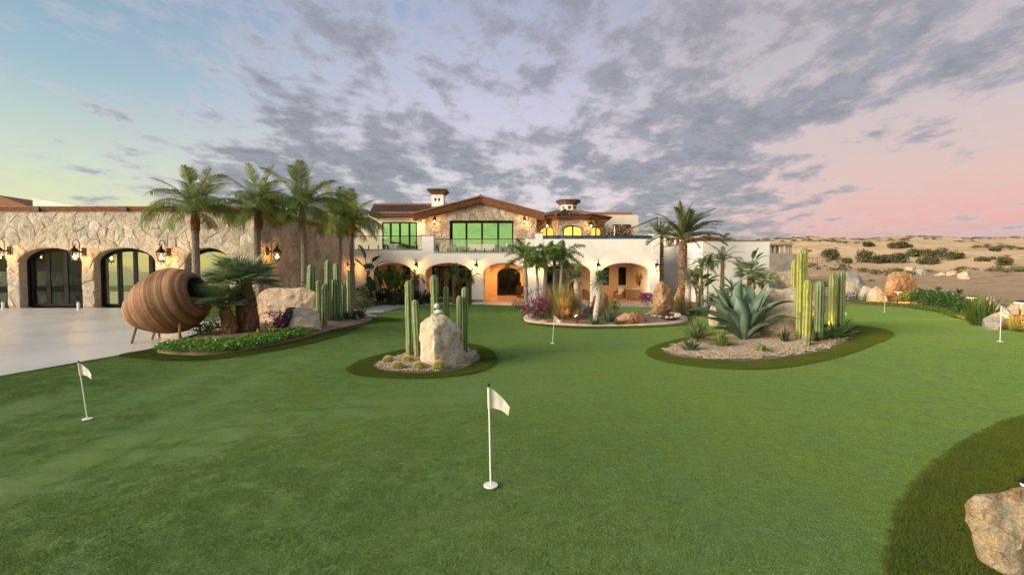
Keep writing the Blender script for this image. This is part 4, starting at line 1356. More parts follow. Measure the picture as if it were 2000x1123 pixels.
# chimney: shaft, two little openings, stepped cap and tiles
ch = thing('chimney', 'square white chimney with two little arched vents and a stepped brick cap under clay tiles', 'chimney', (xt(857, 44), 44, zt(402, 44)))
mb = MB(); mb.box(-.56, .56, -.5, .5, -.5, 1.0); mb.build('shaft', M['stucco'], ch)
for x in (-.2, .14):
    mb = MB(); mb.prism([(x - .08, .38), (x + .08, .38), (x + .08, .58), (x + .05, .65), (x - .05, .65), (x - .08, .58)], -.515, -.49); mb.build('vent', M['black'], ch)
for k in range(4):
    mb = MB(); e = .06 + .09 * k; mb.box(-.56 - e, .56 + e, -.5 - e, .5 + e, 1.0 + .09 * k, 1.086 + .09 * k); mb.build('cap_course', M['brick'], ch)
mb = MB(); rd = random.Random(4)
for k in range(9):
    x = -.86 + 1.72 * k / 8
    mb.tube([(x, -.98, 1.40), (x * .9, 0, 1.50), (x, .98, 1.40)], .10, 6, col=rd.choice(PALT), flat=.8)
o = mb.build('cap_tiles', M['tileroof'], ch)

# ---- octagonal turret
TCX, TCY = xt(1109.5, 45), 45.0
ap = 3.3
tur = thing('stone_turret', 'octagonal stone turret with arched yellow lit windows under a pointed clay tile roof', 'tower', (TCX, TCY, TZ))
tz1 = zt(429, 41.5)
side = 2 * ap * math.tan(PI / 8)
for k in range(8):
    a = k * PI / 4                                      # k=0 faces the camera (-Y)
    ca, sa = math.cos(a), math.sin(a)
    out = Vector((sa, -ca, 0))
    Mx = Matrix.Translation(Vector((TCX, TCY, 0)) + out * ap) @ Matrix.Rotation(a, 4, 'Z')
    vis = k in (0, 1, 7)
    op = Arch(-.90, .90, zt(449, 41.7), zt(440.5, 41.7))
    mb = MB(Mx); arch_wall(mb, -side / 2 + .001, side / 2 - .001, TZ, tz1, .25, [op] if vis else [])
    mb.build('wall', M['mortar'], tur, world=True)
    if vis:
        Ms = Matrix.Translation(Vector((TCX, TCY, 0)) + out * (ap + .002)) @ Matrix.Rotation(a, 4, 'Z')
        clad(tur, Ms, (-side / 2 + .02, side / 2 - .02, TZ + .02, tz1), .42, [op], pal=PALG, seed=30 + k, depth=(.015, .05))
        mb = MB(Mx); arch_frame(mb, op, TZ, .02, .14, .10); mb.box(-.06, .06, .02, .14, TZ, op.vt - .06)
        f_ = mb.build('arched_window', M['frame'], tur, world=True)
        for s in (-1, 1):
            mb = MB(Mx); arch_pane(mb, op, TZ, .07, .09, *((-.82, -.06) if s < 0 else (.06, .82))); mb.build('pane', M['litpane'], f_)
        mb = MB(Mx)
        for q in range(13):
            an = PI * q / 12
            cxa, cza = math.cos(an) * 1.02, op.vs + math.sin(an) * (op.vt - op.vs + .12)
            cxb, czb = math.cos(an) * 1.22, op.vs + math.sin(an) * (op.vt - op.vs + .32)
            cn = Vector(((cxa + cxb) / 2, 0, (cza + czb) / 2))
            mb.tube([cn + Vector((0, -.005, 0)), cn + Vector((0, -.07, 0))], .115, 6, col=random.Random(q).choice(PALG))
        mb.build('arch_stones', M['stone'], tur, world=True)
ee = ap + .62
for k, (e, z0, z1) in enumerate(((.14, -.02, .10), (.30, .10, .22), (.48, .22, .34))):
    rad = (ap + e) / math.cos(PI / 8)
    mb = MB(); mb.lathe([(rad, tz1 + z0 + .002), (rad, tz1 + z1)], 8, TCX, TCY, ph=PI / 8); mb.build('eave_course', M['brick'], tur, world=True)
rad = ee / math.cos(PI / 8); tr0 = .95 / math.cos(PI / 8)
zE, zA = tz1 + .36, zt(410.5, 44)
for k in range(8):
    a0 = -PI / 2 + k * PI / 4 - PI / 8; a1 = a0 + PI / 4
    P0 = Vector((TCX + rad * math.cos(a0), TCY + rad * math.sin(a0), zE)); P1 = Vector((TCX + rad * math.cos(a1), TCY + rad * math.sin(a1), zE))
    Q0 = Vector((TCX + tr0 * math.cos(a0), TCY + tr0 * math.sin(a0), zA)); Q1 = Vector((TCX + tr0 * math.cos(a1), TCY + tr0 * math.sin(a1), zA))
    tile_slope('roof_tiles', P0, P1, Q1, Q0, 9, 7, tur, 40 + k)
    mb = MB(); mb.tube([P0 + Vector((0, 0, .04)), Q0 + Vector((0, 0, .06))], .09, 6); mb.build('hip_tiles', M['brick'], tur, world=True)
cz0 = zA - .15; cz1 = zt(399.5, 44.2)
mb = MB(); mb.lathe([(.86, cz0), (.80, cz1)], 8, TCX, TCY, ph=PI / 8); mb.build('cupola', M['stucco'], tur, world=True)
for k in range(8):
    a = -PI / 2 + k * PI / 4
    mb = MB(Matrix.Translation((TCX + .775 * math.cos(a), TCY + .775 * math.sin(a), 0)) @ Matrix.Rotation(a + PI / 2, 4, 'Z'))
    mb.box(-.13, .13, -.03, .03, cz1 - .42, cz1 - .14); mb.build('cupola_vent', M['slat'], tur, world=True)
for k in range(4):
    mb = MB(); mb.lathe([(.86 + .09 * k, cz1 + .09 * k), (.90 + .09 * k, cz1 + .086 + .09 * k)], 8, TCX, TCY, ph=PI / 8); mb.build('cap_course', M['brick'], tur, world=True)
mb = MB(); rd = random.Random(8)
for k in range(22):
    a = 2 * PI * k / 22
    mb.tube([(TCX + 1.2 * math.cos(a), TCY + 1.2 * math.sin(a), cz1 + .38), (TCX + .15 * math.cos(a), TCY + .15 * math.sin(a), cz1 + .52)], [.12, .05], 6, col=rd.choice(PALT))
mb.build('cap_tiles', M['tileroof'], tur, world=True)
sb = thing('beam_bracket', 'projecting red brown roof beam ends under the turret eave on its right', 'beam', (xt(1174, 43), 43, zt(432, 43)))
mb = MB()
for k in range(3): mb.box(-.5 + .1 * k, .35 - .12 * k, -.7 + .2 * k, .8, -.15 - .22 * k, .05 - .22 * k)
mb.build('beam', M['brick'], sb)

# ---- white block with a slatted screen
blk = thing('flat_roofed_block', 'cream flat roofed block with a brown slatted screen, right of the turret', 'building', (xt(1213, 48), 48, TZ))
mb = MB(); sc0 = Arch(xt(1196, 48), xt(1232, 48), zt(438.5, 48), zt(438.5, 48)); arch_wall(mb := MB(frame_mat(0, 48, 0)), xt(1170, 48), xt(1246, 48), TZ - .2, zt(420, 48), .4, [sc0]); mb.box(xt(1170, 48), xt(1246, 48), .4, 5, TZ - .2, zt(420, 48) - .1)
mb.build('wall', M['cream'], blk, world=True)
mb = MB(); mb.box(xt(1152, 52), xt(1234, 52), 52, 56, zt(420, 52), zt(414.5, 52)); mb.build('roof_edge', M['brick'], blk, world=True)
a, b = sc0.u0, sc0.u1
for k in range(18):
    x = a + (b - a) * (k + .5) / 18
    mb = MB(); mb.box(x - .032, x + .032, 48.06, 48.16, TZ - .2, sc0.vt - .02); mb.build('slat', M['slat'], blk, world=True)

# ---- pool edge, planter, stair rail
pool = thing('infinity_pool', 'raised pool edge of small dark blue tiles above the right terrace wall', 'pool', (xt(1167, HY), HY + .1, zt(467, HY)))
mb = MB(); rd = random.Random(3)
za, zb = zt(466.8, HY), zt(460.6, HY)
n = 74; xs = [xt(1060.5, HY) + (xt(1273.5, HY) - xt(1060.5, HY)) * i / n for i in range(n + 1)]
for i in range(n):
    for j in range(2):
        c = rd.choice([(.035, .065, .11), (.05, .09, .15), (.028, .05, .085), (.08, .13, .18)])
        mb.box(xs[i] + .006, xs[i + 1] - .006, HY + .03 - .006 * ((i + j) % 2), HY + .09, za + (zb - za) * j / 2 + .006, za + (zb - za) * (j + 1) / 2 - .004, c)
o = mb.build('pool_tiles', M['poolbrick'], pool, world=True); o['kind'] = 'stuff'
mb = MB(); mb.box(xs[0], xs[-1], HY + .09, HY + 3.2, za - .3, zb - .03); mb.build('water', M['water'], pool, world=True)
mb = MB(); mb.box(xs[0], xs[-1], HY + .02, HY + .2, zb, zb + .03); mb.build('rim', M['frame'], pool, world=True)


def rail_glass(name, label, xa_, xb_, y, z0, z1, npost, nsplit, group=None):
    t_ = thing(name, label, 'railing', ((xa_ + xb_) / 2, y, z0), group=group)
    for k in range(nsplit):
        a = xa_ + (xb_ - xa_) * k / nsplit + .01; b = xa_ + (xb_ - xa_) * (k + 1) / nsplit - .01
        mb = MB(); mb.box(a, b, y - .006, y + .006, z0 + .06, z1 - .02); mb.build('glass_panel', M['glass_clear'], t_, world=True)
    mb = MB(); mb.box(xa_, xb_, y - .025, y + .025, z1 - .02, z1 + .03); mb.build('handrail', M['frame'], t_, world=True)
    for k in range(npost):
        x = xa_ + (xb_ - xa_) * (k + .5) / npost
        mb = MB(); mb.box(x - .035, x + .035, y - .03, y + .03, z0, z0 + .28); mb.build('clamp', M['frame'], t_, world=True)
    return t_


rail_glass('glass_railing', 'glass balcony railing with black top rail in front of the wide four pane window', xb + .02, xt(1027, HY) - .02, HY + .2, z93 + .07, zt(467, HY), 10, 6)
rail_glass('glass_railing', 'glass balcony railing with black top rail left of the square white pier', xa + .02, xt(825, HY) - .02, HY + .15, zt(486.3, HY), zt(461, HY), 7, 5)
st = thing('stair_railing', 'sloping glass stair railing climbing to the right beside the date palm', 'railing', (xt(1256, 39), 39, TZ))
p0, p1 = (xt(1232, 39), zt(446.5, 39)), (xt(1283, 39), zt(425, 39))
for k in range(3):
    a, b = k / 3 + .006, (k + 1) / 3 - .006
    mb = MB(); L_ = lambda t: (p0[0] + (p1[0] - p0[0]) * t, p0[1] + (p1[1] - p0[1]) * t)
    mb.prism([(L_(a)[0], TZ + .6), (L_(b)[0], TZ + .6), L_(b), L_(a)], 38.995, 39.007); mb.build('glass_panel', M['glass_clear'], st, world=True)
mb = MB(); mb.tube([(p0[0], 39, p0[1]), (p1[0], 39, p1[1])], .05, 6); mb.build('handrail', M['frame'], st, world=True)
mb = MB(); mb.box(p1[0] - .03, p1[0] + .03, 38.97, 39.03, TZ, p1[1]); mb.build('post', M['frame'], st, world=True)

# ------------------------------------------------------------------ right: retaining wall, far villa, unfinished building
rw = thing('garden_wall', 'plain tall white garden wall with a thin dark coping right of the villa', 'wall', (16.5, 34, -.6))
RT = zt(471, 34)
xw0, xw1 = xt(1372, 34), xt(1502, 34)
mb = MB(); mb.box(xw0, xw1, 34, 34.4, -1.6, RT); mb.box(xw0, xw0 + .35, 34.4, 48, -1.6, RT); mb.box(xw1 - .35, xw1, 34.4, 48, -1.6, RT)
mb.build('wall', M['stucco'], rw, world=True)
mb = MB(); mb.box(xw0 - .04, xw1 + .04, 33.95, 34.45, RT, RT + .07); mb.box(xw0 - .04, xw0 + .4, 34.45, 48, RT, RT + .07); mb.build('coping', M['brick'], rw, world=True)
fv = thing('far_villa', 'distant cream villa with a columned gallery and low tiled gable behind the date palm', 'building', (xt(1345, 62), 62, 0))
mb = MB(); mb.box(xt(1296, 62), xt(1412, 62), 64, 68, -1, zt(463, 62)); mb.box(xt(1296, 62), xt(1412, 62), 62, 64, zt(489, 62), zt(484, 62)); mb.box(xt(1296, 62), xt(1405, 62), 62, 64, zt(464, 62), zt(460, 62))
mb.prism([(xt(1350, 62), zt(470, 62)), (xt(1398, 62), zt(466, 62)), (xt(1372, 62), zt(458, 62))], 61.5, 63)
mb.build('wall', M['cream'], fv, world=True)
mb = MB(); mb.prism([(xt(1330, 61), zt(472, 61)), (xt(1340, 61), zt(468, 61)), (xt(1374, 61), zt(461, 61)), (xt(1404, 61), zt(468, 61)), (xt(1404, 61), zt(470, 61)), (xt(1374, 61), zt(463, 61))], 60.5, 64)
mb.box(xt(1290, 62), xt(1345, 62), 61.6, 62, zt(490, 62), zt(484, 62)); mb.build('roof', M['brick'], fv, world=True)
for k in range(11):
    x = xt(1300 + k * 10, 62)
    mb = MB(); mb.lathe([(.22, zt(484, 62)), (.17, zt(483, 62)), (.15, zt(466, 62)), (.22, zt(464, 62))], 8, x, 62.3); mb.build('column', M['cream'], fv, world=True)
ub = thing('unfinished_building', 'unfinished grey concrete building with open bays beyond the end of the white wall', 'building', (xt(1520, 80), 80, 1))
mb = MB(); a, b = xt(1490, 80), xt(1546, 80)
mb.box(a, b, 79.5, 88, zt(479, 80), zt(475, 80)); mb.box(a, b, 80, 88, zt(500, 80), zt(495, 80)); mb.box(a, b, 84, 84.3, zt(495, 80), zt(479, 80))
mb.build('slab', M['concrete'], ub, world=True)
for x in (1503, 1512, 1526, 1536, 1543):
    mb = MB(); mb.box(xt(x, 80), xt(x + 3, 80), 80, 80.4, zt(495, 80), zt(479, 80)); mb.build('column', M['concrete'], ub, world=True)
cwl = thing('block_wall', 'low grey concrete block wall standing under the unfinished building', 'wall', (xt(1530, 74), 74, 0))
mb = MB(); mb.box(xt(1480, 74), xt(1562, 74), 74, 74.4, zt(530, 74), zt(496, 74)); mb.box(xt(1562, 74) - .4, xt(1562, 74), 74.4, 90, zt(530, 74), zt(497, 74)); mb.build('wall', M['concrete'], cwl, world=True)

# ------------------------------------------------------------------ wall lanterns
def lantern_proto():
    t_ = thing('wall_lantern', 'x', 'lantern')
    mb = MB(); mb.box(-.07, .07, -.05, .0, -.15, .20); mb.box(-.03, .03, -.20, -.05, -.02, .04); mb.build('backplate', M['metal'], t_)
    # bracket in the y,z plane standing out of the wall, scrolls at both ends
    pts = [(0, -.36, -.38), (0, -.28, -.42), (0, -.20, -.38), (0, -.20, -.2), (0, -.20, .30)]
    for k in range(9):
        a = PI * k / 8
        pts.append((0, -.35 + .15 * math.cos(a), .34 + .17 * math.sin(a)))
    for k in range(7):
        a = PI + 1.6 * PI * k / 6
        pts.append((0, -.44 + .06 * math.cos(a) * (1 - k * .06), .30 + .07 * math.sin(a) * (1 - k * .06)))
    mb = MB(); mb.tube(pts, .014, 6); mb.build('bracket', M['metal'], t_)
    y = -.44
    mb = MB(); mb.lathe([(.0, .26), (.05, .25), (.055, .16), (.085, .15), (.20, .0), (.205, -.02), (.16, -.02)], 8, 0, y, ph=PI / 8); mb.build('cap', M['metal'], t_)
    mb = MB()
    for k in range(8):
        a = 2 * PI * k / 8 + PI / 8
        mb.tube([(.17 * math.cos(a), y + .17 * math.sin(a), -.02), (.105 * math.cos(a), y + .105 * math.sin(a), -.36)], .009, 4)
    mb.lathe([(.12, -.36), (.125, -.39), (.10, -.40)], 8, 0, y, ph=PI / 8); mb.tube([(0, y, -.40), (0, y, -.52)], [.016, .01], 5)
    mb.build('cage', M['metal'], t_)
    mb = MB(); mb.lathe([(.162, -.025), (.098, -.355)], 8, 0, y, cap=False, ph=PI / 8); mb.build('glass', M['lampglass'], t_)
    mb = MB(); mb.lathe([(.0, -.30), (.028, -.27), (.038, -.21), (.022, -.14), (.0, -.09)], 8, 0, y, cap=False); mb.build('flame', M['flame'], t_, smooth=True)
    l = bpy.data.lights.new('lamp', 'POINT'); l.energy = 85; l.color = (1, .45, .12); l.shadow_soft_size = .05
    lo = bpy.data.objects.new('lamp', l); C.objects.link(lo); lo.parent = t_; lo.location = (0, y + .02, -.2)
    return t_


LP = lantern_proto(); LK = [(c, []) for c in kids(LP)]
lampspots = [
    (xt(24, WY), WY - .08, zt(491, WY), 0, 1.12, 'big wall lantern cut by the left edge of the photo'),
    (xt(168.5, WY), WY - .08, zt(493, WY), 0, 1.12, 'big wall lantern on the stone wall between the dark arch and the bright arch'),
    (xt(333, WY), WY - .08, zt(494, WY), 0, 1.12, 'big wall lantern on the stone wall right above the wicker pod'),
    (WX + .06, 23.0, zt(492, 23.0), PI / 2, 1.12, 'big wall lantern on the receding side wall beside the second coconut palm'),
    (WX + .06, 34.2, zt(517, 34.2), PI / 2, .95, 'wall lantern glowing in the corner behind the bird of paradise plants'),
    (xt(814.5, HY), HY - .01, zt(519, HY), 0, 1, 'wall lantern on the pier between the first two porch arches'),
    (xt(931, HY), HY - .01, zt(519, HY), 0, 1, 'wall lantern on the pier left of the entrance arch'),
    (xt(1036, HY), HY - .01, zt(519.5, HY), 0, .9, 'smaller wall lantern half hidden by foxtail palm trunks right of the entrance arch'),
    (xt(1054.5, HY), HY - .01, zt(519, HY), 0, 1, 'wall lantern between the foxtail palm trunks left of the fourth arch'),
    (xt(1167, HY), HY - .01, zt(519, HY), 0, 1, 'wall lantern above the right trunk yucca between the last two arches'),
    (xt(1281, HY), HY - .01, zt(519.5, HY), 0, 1, 'wall lantern on the far right corner pier of the arcade'),
    (xt(823, 41.6), 41.58, zt(433, 41.6), 0, 1, 'wall lantern on cream wall just left of the stone gable'),
    (xt(851, UY), UY - .08, zt(430, UY), 0, 1, 'wall lantern on the stone gable left of the wide window'),
    (xt(1024.5, UY), UY - .08, zt(430, UY), 0, 1, 'wall lantern on the stone gable right of the wide window'),
    (xt(1071.5, 41.6), 41.75, zt(438, 41.6), R(-20), 1, 'wall lantern on the left corner of the turret'),
    (xt(1150, 41.6), 41.75, zt(438, 41.6), R(20), 1, 'wall lantern on the right corner of the turret'),
]
for i, (x, y, z, rz, s, lb) in enumerate(lampspots):
    if i == 0:
        LP.location = (x, y, z); LP.rotation_euler = (0, 0, rz); LP.scale = (s,) * 3; LP['label'] = lb; LP['group'] = 'bronze wall lanterns'
    else:
        copy_tree(LP, LK, (x, y, z), rz, lb, s)

# ------------------------------------------------------------------ furniture
def armchair(label, loc, rz, w=.85, m='wicker', seats=1, group=None):
    t_ = thing('wicker_armchair' if seats == 1 else 'garden_sofa', label, 'armchair' if seats == 1 else 'sofa', loc, rz, group)
    W_ = w * seats
    mb = MB(); mb.box(-W_ / 2, W_ / 2, -.38, .38, .08, .34); mb.build('seat_frame', M[m], t_)
    mb = MB(); mb.box(-W_ / 2, W_ / 2, .30, .42, .344, .86); mb.build('backrest', M[m], t_)
    for s in (-1, 1):
        mb = MB(); mb.prism([(-.40, .344), (.296, .344), (.296, .66), (-.34, .58), (-.40, .52)], -.07, .07)
        q = MB(); q.add([(s * (W_ / 2 - .07) + v[1], v[0], v[2]) for v in mb.v], mb.f); q.build('armrest', M[m], t_)
        for yy in (-.34, .36):
            q = MB(); q.tube([(s * (W_ / 2 - .06), yy, 0), (s * (W_ / 2 - .06), yy, .08)], .03, 6); q.build('foot', M['wood'], t_)
    for k in range(seats):
        x0 = -W_ / 2 + .15 + (W_ - .3) * k / seats; x1 = -W_ / 2 + .15 + (W_ - .3) * (k + 1) / seats
        mb = MB(); mb.box(x0 + .01, x1 - .01, -.36, .29, .345, .46); o = mb.build('seat_cushion', M['cushion'], t_); bevel(o, .04)
        mb = MB(); mb.prism([(.12, .47), (.28, .47), (.29, .90), (.20, .90)], x0 + .02, x1 - .02)
        q = MB(); q.add([(v[1], v[0], v[2]) for v in mb.v], [tuple(reversed(f)) for f in mb.f]); o = q.build('back_cushion', M['cushion'], t_); bevel(o, .05)
    return t_


def bevel(o, w, seg=3):
    b = o.modifiers.new('bevel', 'BEVEL'); b.width = w; b.segments = seg; b.limit_method = 'ANGLE'


ka = armchair('brown wicker armchair facing out at the left of the pair under the last arch', (xt(1212, 39), 39.2, FZ), R(-35))
armchair('brown wicker armchair with its back to the garden at the right of the pair', (xt(1240, 37.4), 37.3, FZ), R(150), 1.05)
armchair('brown wicker armchair partly hidden by the pier behind the orange boulder', (xt(1150, 37.6), 37.6, FZ), R(100), .95)
armchair('grey wicker terrace sofa with two white cushions behind the glass railing', (xt(941, 38.6), 38.6, TZ), 0, 1.3, 'greywicker', 2)
for (px, lb) in ((893, 'grey wicker terrace armchair left of the two seat sofa'), (985, 'grey wicker terrace armchair right of the two seat sofa')):
    armchair(lb, (xt(px, 37.6), 37.6, TZ), R(80) if px < 940 else R(-80), .85, 'greywicker')
armchair('grey woven lounge chair on the balcony above the bird of paradise plants', (xt(770, 38), 38, TZ), R(20), 1.25, 'greywicker')
for px in (750, 748): pass
# wall art: a school of abstract coloured shapes
art = thing('wall_sculpture', 'colourful metal wall sculpture of teal, orange and brown curved shapes on the porch side wall', 'wall art', (xrr, 38.8, .9))
for k, (yy, zz, c, a) in enumerate(((-.75, .25, (.10, .28, .24), .8), (-.35, .1, (.35, .16, .03), 1.9), (.15, .3, (.40, .20, .03), 1.2), (.45, .2, (.25, .07, .02), .4), (-.35, -.25, (.18, .07, .03), 2.4), (.1, -.3, (.45, .24, .05), .9), (-.1, -.02, (.30, .30, .10), 2.8), (.4, -.12, (.30, .10, .03), 1.6))):
    mb = MB(); pts = []
    for j in range(7):
        an = a + .5 * (j - 3) / 3
        pts.append(Vector((-.06 - .03 * (j % 2), yy + math.cos(an) * .10 * (j - 3), zz + math.sin(an) * .12 * (j - 3))))
    mb.col = c
    mb.tube(pts, [.02, .09, .14, .15, .12, .07, .015], 6, flat=1)
    m_ = 'pebble'
    mb.build('curved_shape', M[m_], art)
cab = thing('wood_cabinet', 'dark wooden cabinet with a pot on it inside the entrance passage', 'cabinet', (.72, 41.6, FZ))
mb = MB(); mb.box(-.28, .32, -.9, .9, .12, .95); mb.build('body', M['wood'], cab)
mb = MB(); mb.box(-.32, .34, -.95, .95, .953, 1.0); mb.build('top', M['wood'], cab)
for yy in (-.45, .45):
    mb = MB(); mb.box(-.30, -.281, yy - .40, yy + .40, .18, .88); mb.build('door', M['slat'], cab)
for xx in (-.24, .28):
    for yy in (-.85, .85):
        mb = MB(); mb.box(xx - .03, xx + .03, yy - .03, yy + .03, 0, .12); mb.build('leg', M['wood'], cab)
vs_ = thing('dark_pot', 'round dark pot with a leafy plant standing on the entrance cabinet', 'pot', (.68, 41.0, FZ + 1.0))
mb = MB(); mb.lathe([(.08, 0), (.17, .12), (.18, .22), (.10, .34), (.12, .37)], 12); mb.build('pot', M['black'], vs_, True)
sg = thing('notice_card', 'small white framed card standing behind the terrace glass near its left end', 'card', (xt(853, HY), HY + .32, z93 + .07))
mb = MB(); mb.box(-.17, .17, 0, .02, .12, .62); mb.build('board', M['white'], sg)
mb = MB(); mb.box(-.11, .11, -.005, -.001, .22, .5); mb.build('print', M['curtain'], sg)
mb = MB(); mb.box(-.1, .1, 0, .1, 0, .12); mb.build('foot', M['white'], sg)

# ------------------------------------------------------------------ boulders
def rock_mesh(name, pts, seed, edge=.12, amp=.05, smooth=0, facet=True):
    bm = bmesh.new()
    for p in pts: bm.verts.new(p)
    r = bmesh.ops.convex_hull(bm, input=bm.verts)
    bad = [g for g in set(r['geom_interior'] + r['geom_unused']) if isinstance(g, bmesh.types.BMVert)]
    if bad: bmesh.ops.delete(bm, geom=list(set(bad)), context='VERTS')
    bmesh.ops.recalc_face_normals(bm, faces=bm.faces)
    for it in range(6):
        bmesh.ops.triangulate(bm, faces=bm.faces)
        es = [e for e in bm.edges if e.calc_length() > edge]
        if not es or len(bm.verts) > 6000: break
        bmesh.ops.subdivide_edges(bm, edges=es, cuts=1, use_grid_fill=True)
        if it == 2 or it == 3:
            bmesh.ops.triangulate(bm, faces=bm.faces)
            for _ in range(smooth): bmesh.ops.smooth_vert(bm, verts=bm.verts, factor=.35, use_axis_x=True, use_axis_y=True, use_axis_z=True)
    bmesh.ops.triangulate(bm, faces=bm.faces)
    bmesh.ops.smooth_vert(bm, verts=bm.verts, factor=.5, use_axis_x=True, use_axis_y=True, use_axis_z=True)
    bm.normal_update()
    off = Vector((seed * 3.1, seed * 1.7, seed * .9))
    mv = []
    for v in bm.verts:
        p = v.co * 1.0 + off
        n = noise.fractal(p * .9 / max(amp * 8, .3), 1.0, 2.0, 3) * amp
        # chipped ledges
        c = noise.voronoi(p * (1.1 / max(amp * 8, .3)))[0]
        n += (min(c[1] - c[0], .25) / .25 - 1) * amp * .45
        n += (abs(noise.fractal(p * 2.2 / max(amp * 8, .3) , 1, 2, 3)) - .25) * amp * .8 + noise.fractal(p * 9, 1, 2, 2) * amp * .15
        mv.append(v.normal * n)
    for v, d in zip(bm.verts, mv): v.co += d
    me = bpy.data.meshes.new(name)
    bm.to_mesh(me); bm.free()
    me.polygons.foreach_set('use_smooth', [True] * len(me.polygons))
    try: me.set_sharp_from_angle(angle=R(38))
    except Exception: pass
    return me


def rock_px(label, base, outline, m, seed, depth=.6, name='boulder', amp=.05, edge=.10, ridge=(), group=None, flatback=.7, df=.3):
    """base = (px, py) where it meets the ground; outline = silhouette pixels; given depth behind and in front"""
    b = at(*base)
    pts = []
    for (px, py) in outline:
        p = W(px, py, b.y + depth * df)
        pts.append(p - b)
    z0 = -.25
    o_ = list(pts)
    cx = sum(p.x for p in pts) / len(pts)
    for p in o_:
        hz = min(max(p.z, z0), 9)
        k = (b.y + p.y + depth * .55) / (b.y + p.y)
        # the far side follows the sight line so that the silhouette stays the rock's own
        pw = Vector((cx + (p.x - cx) * flatback, p.y, p.z * .9)) + b
        pw = CAM + (pw - CAM) * k
        pts.append(pw - b)
    for px, py, dy in ridge:
        p = W(px, py, b.y + dy); pts.append(p - b)
    me = rock_mesh(name, pts, seed, edge, amp)
    o = obj(name, me, M[m]); o.location = b
    return tag(o, label, 'boulder', group)


def rock(label, px, py, wpx, hpx, m, seed, name='boulder', dk=.8, amp=None, group=None, cat='boulder', base=None, rot=None):
    b = at(px, py) if base is None else base
    s = b.y / F
    w = wpx * s; h = hpx * s; d = w * dk
    rd = random.Random(seed)
    pts = []
    for i in range(15):
        a = rd.uniform(0, 2 * PI); e = rd.uniform(-.3, 1) ** 1
        ce = math.cos(e * PI / 2) ** .6
        r = rd.uniform(.86, 1.0)
        pts.append(Vector((math.cos(a) * ce * w / 2 * r, math.sin(a) * ce * d / 2 * r, max(-.12 * h, math.sin(e * PI / 2) * h * r))))
    pts += [Vector((-w / 2, 0, h * .2)), Vector((w / 2, 0, h * .25)), Vector((w * rd.uniform(-.15, .15), 0, h)), Vector((-w * .4, 0, -.15 * h)), Vector((w * .4, 0, -.15 * h))]
    me = rock_mesh(name, pts, seed, max(w, h) / 14, amp if amp else max(w, h) * .035)
    o = obj(name, me, M[m]); o.location = b + Vector((0, d * .3, 0))
    return tag(o, label, cat, group)


rock_px('tall pale pointed boulder with a cairn on top in the centre island', (862, 716),
        [(821, 707), (822, 668), (820, 640), (823, 629), (842, 615), (850, 613), (873, 615), (888, 630), (900, 644), (901, 668), (908, 716), (845, 716)],
        'r_white', 3, .65, amp=.035, edge=.055, ridge=[(847, 645, -.22), (848, 716, -.34), (848, 680, -.30), (866, 640, .02), (890, 716, -.1), (880, 650, .0)])
bb = at(862, 716)
cy_ = bb.y + .38
p1 = W(856, 609, cy_); p2 = W(853, 597.5, cy_)
for p, s, lb in ((p1, (.085, .07, .045), 'flat white cairn stone resting on the tall pale boulder'), (p2, (.052, .05, .055), 'small round white stone topping the cairn on the tall boulder')):
    bm = bmesh.new(); bmesh.ops.create_icosphere(bm, subdivisions=3, radius=1)
    for v in bm.verts:
        v.co += v.normal * noise.fractal(v.co * 1.3 + Vector((s[0] * 90, 0, 0)), 1, 2, 2) * .10
        v.co = Vector((v.co.x * s[0], v.co.y * s[1], v.co.z * s[2]))
    me = bpy.data.meshes.new('cairn_stone'); bm.to_mesh(me); bm.free(); me.polygons.foreach_set('use_smooth', [True] * len(me.polygons))
    M['whitestone'] = M.get('whitestone') or mat('white stone', (.66, .62, .55), .8, .15, 20, .3, 50)
    o = obj('cairn_stone', me, M['whitestone']); o.location = p; tag(o, lb, 'stone')
rock_px('huge flat topped tan boulder behind the fan palms', (555, 638),
        [(493, 640), (492, 600), (495, 582), (510, 566), (525, 562), (600, 561), (616, 568), (622, 585), (622, 640), (560, 648), (520, 648)], 'r_tan', 5, 1.2, amp=.045, edge=.09,
        ridge=[(520, 600, .1), (540, 640, .0), (590, 600, .2)])
rock_px('white boulder with a black streak in front of the huge tan boulder', (585, 651),
        [(546, 650), (553, 630), (566, 601), (582, 599), (597, 599), (622, 607), (625, 618), (627, 645), (610, 648), (575, 650)], 'r_white', 7, .8, amp=.06, edge=.07,
        ridge=[(585, 625, -.25), (610, 640, -.2), (570, 640, -.2)])
wb = [o for o in bpy.data.objects if o.get('label', '').startswith('white boulder with')][0]
vp = [W(x, y, wb.location.y + d) - wb.location for x, y, d in ((546, 634, -.12), (550, 628, .0), (559, 603, .12), (566, 600, .2), (566, 611, -.02), (557, 628, -.22), (551, 640, -.22), (545, 641, .0))]
vn = obj('dark_vein', rock_mesh('dark_vein', vp + [v + Vector((.05, .25, 0)) for v in vp], 71, .06, .03), M['r_black'], wb)
sb_ = at(589, 650); p = W(589, 594.5, sb_.y + .45)
bm = bmesh.new(); bmesh.ops.create_icosphere(bm, subdivisions=3, radius=.06)
for v in bm.verts: v.co += v.normal * noise.fractal(v.co * 20, 1, 2, 2) * .006
me = bpy.data.meshes.new('cairn_stone'); bm.to_mesh(me); bm.free(); me.polygons.foreach_set('use_smooth', [True] * len(me.polygons))
tag(obj('cairn_stone', me, M['whitestone']), 'round white stone on the white boulder beside the column cacti', 'stone').location = p
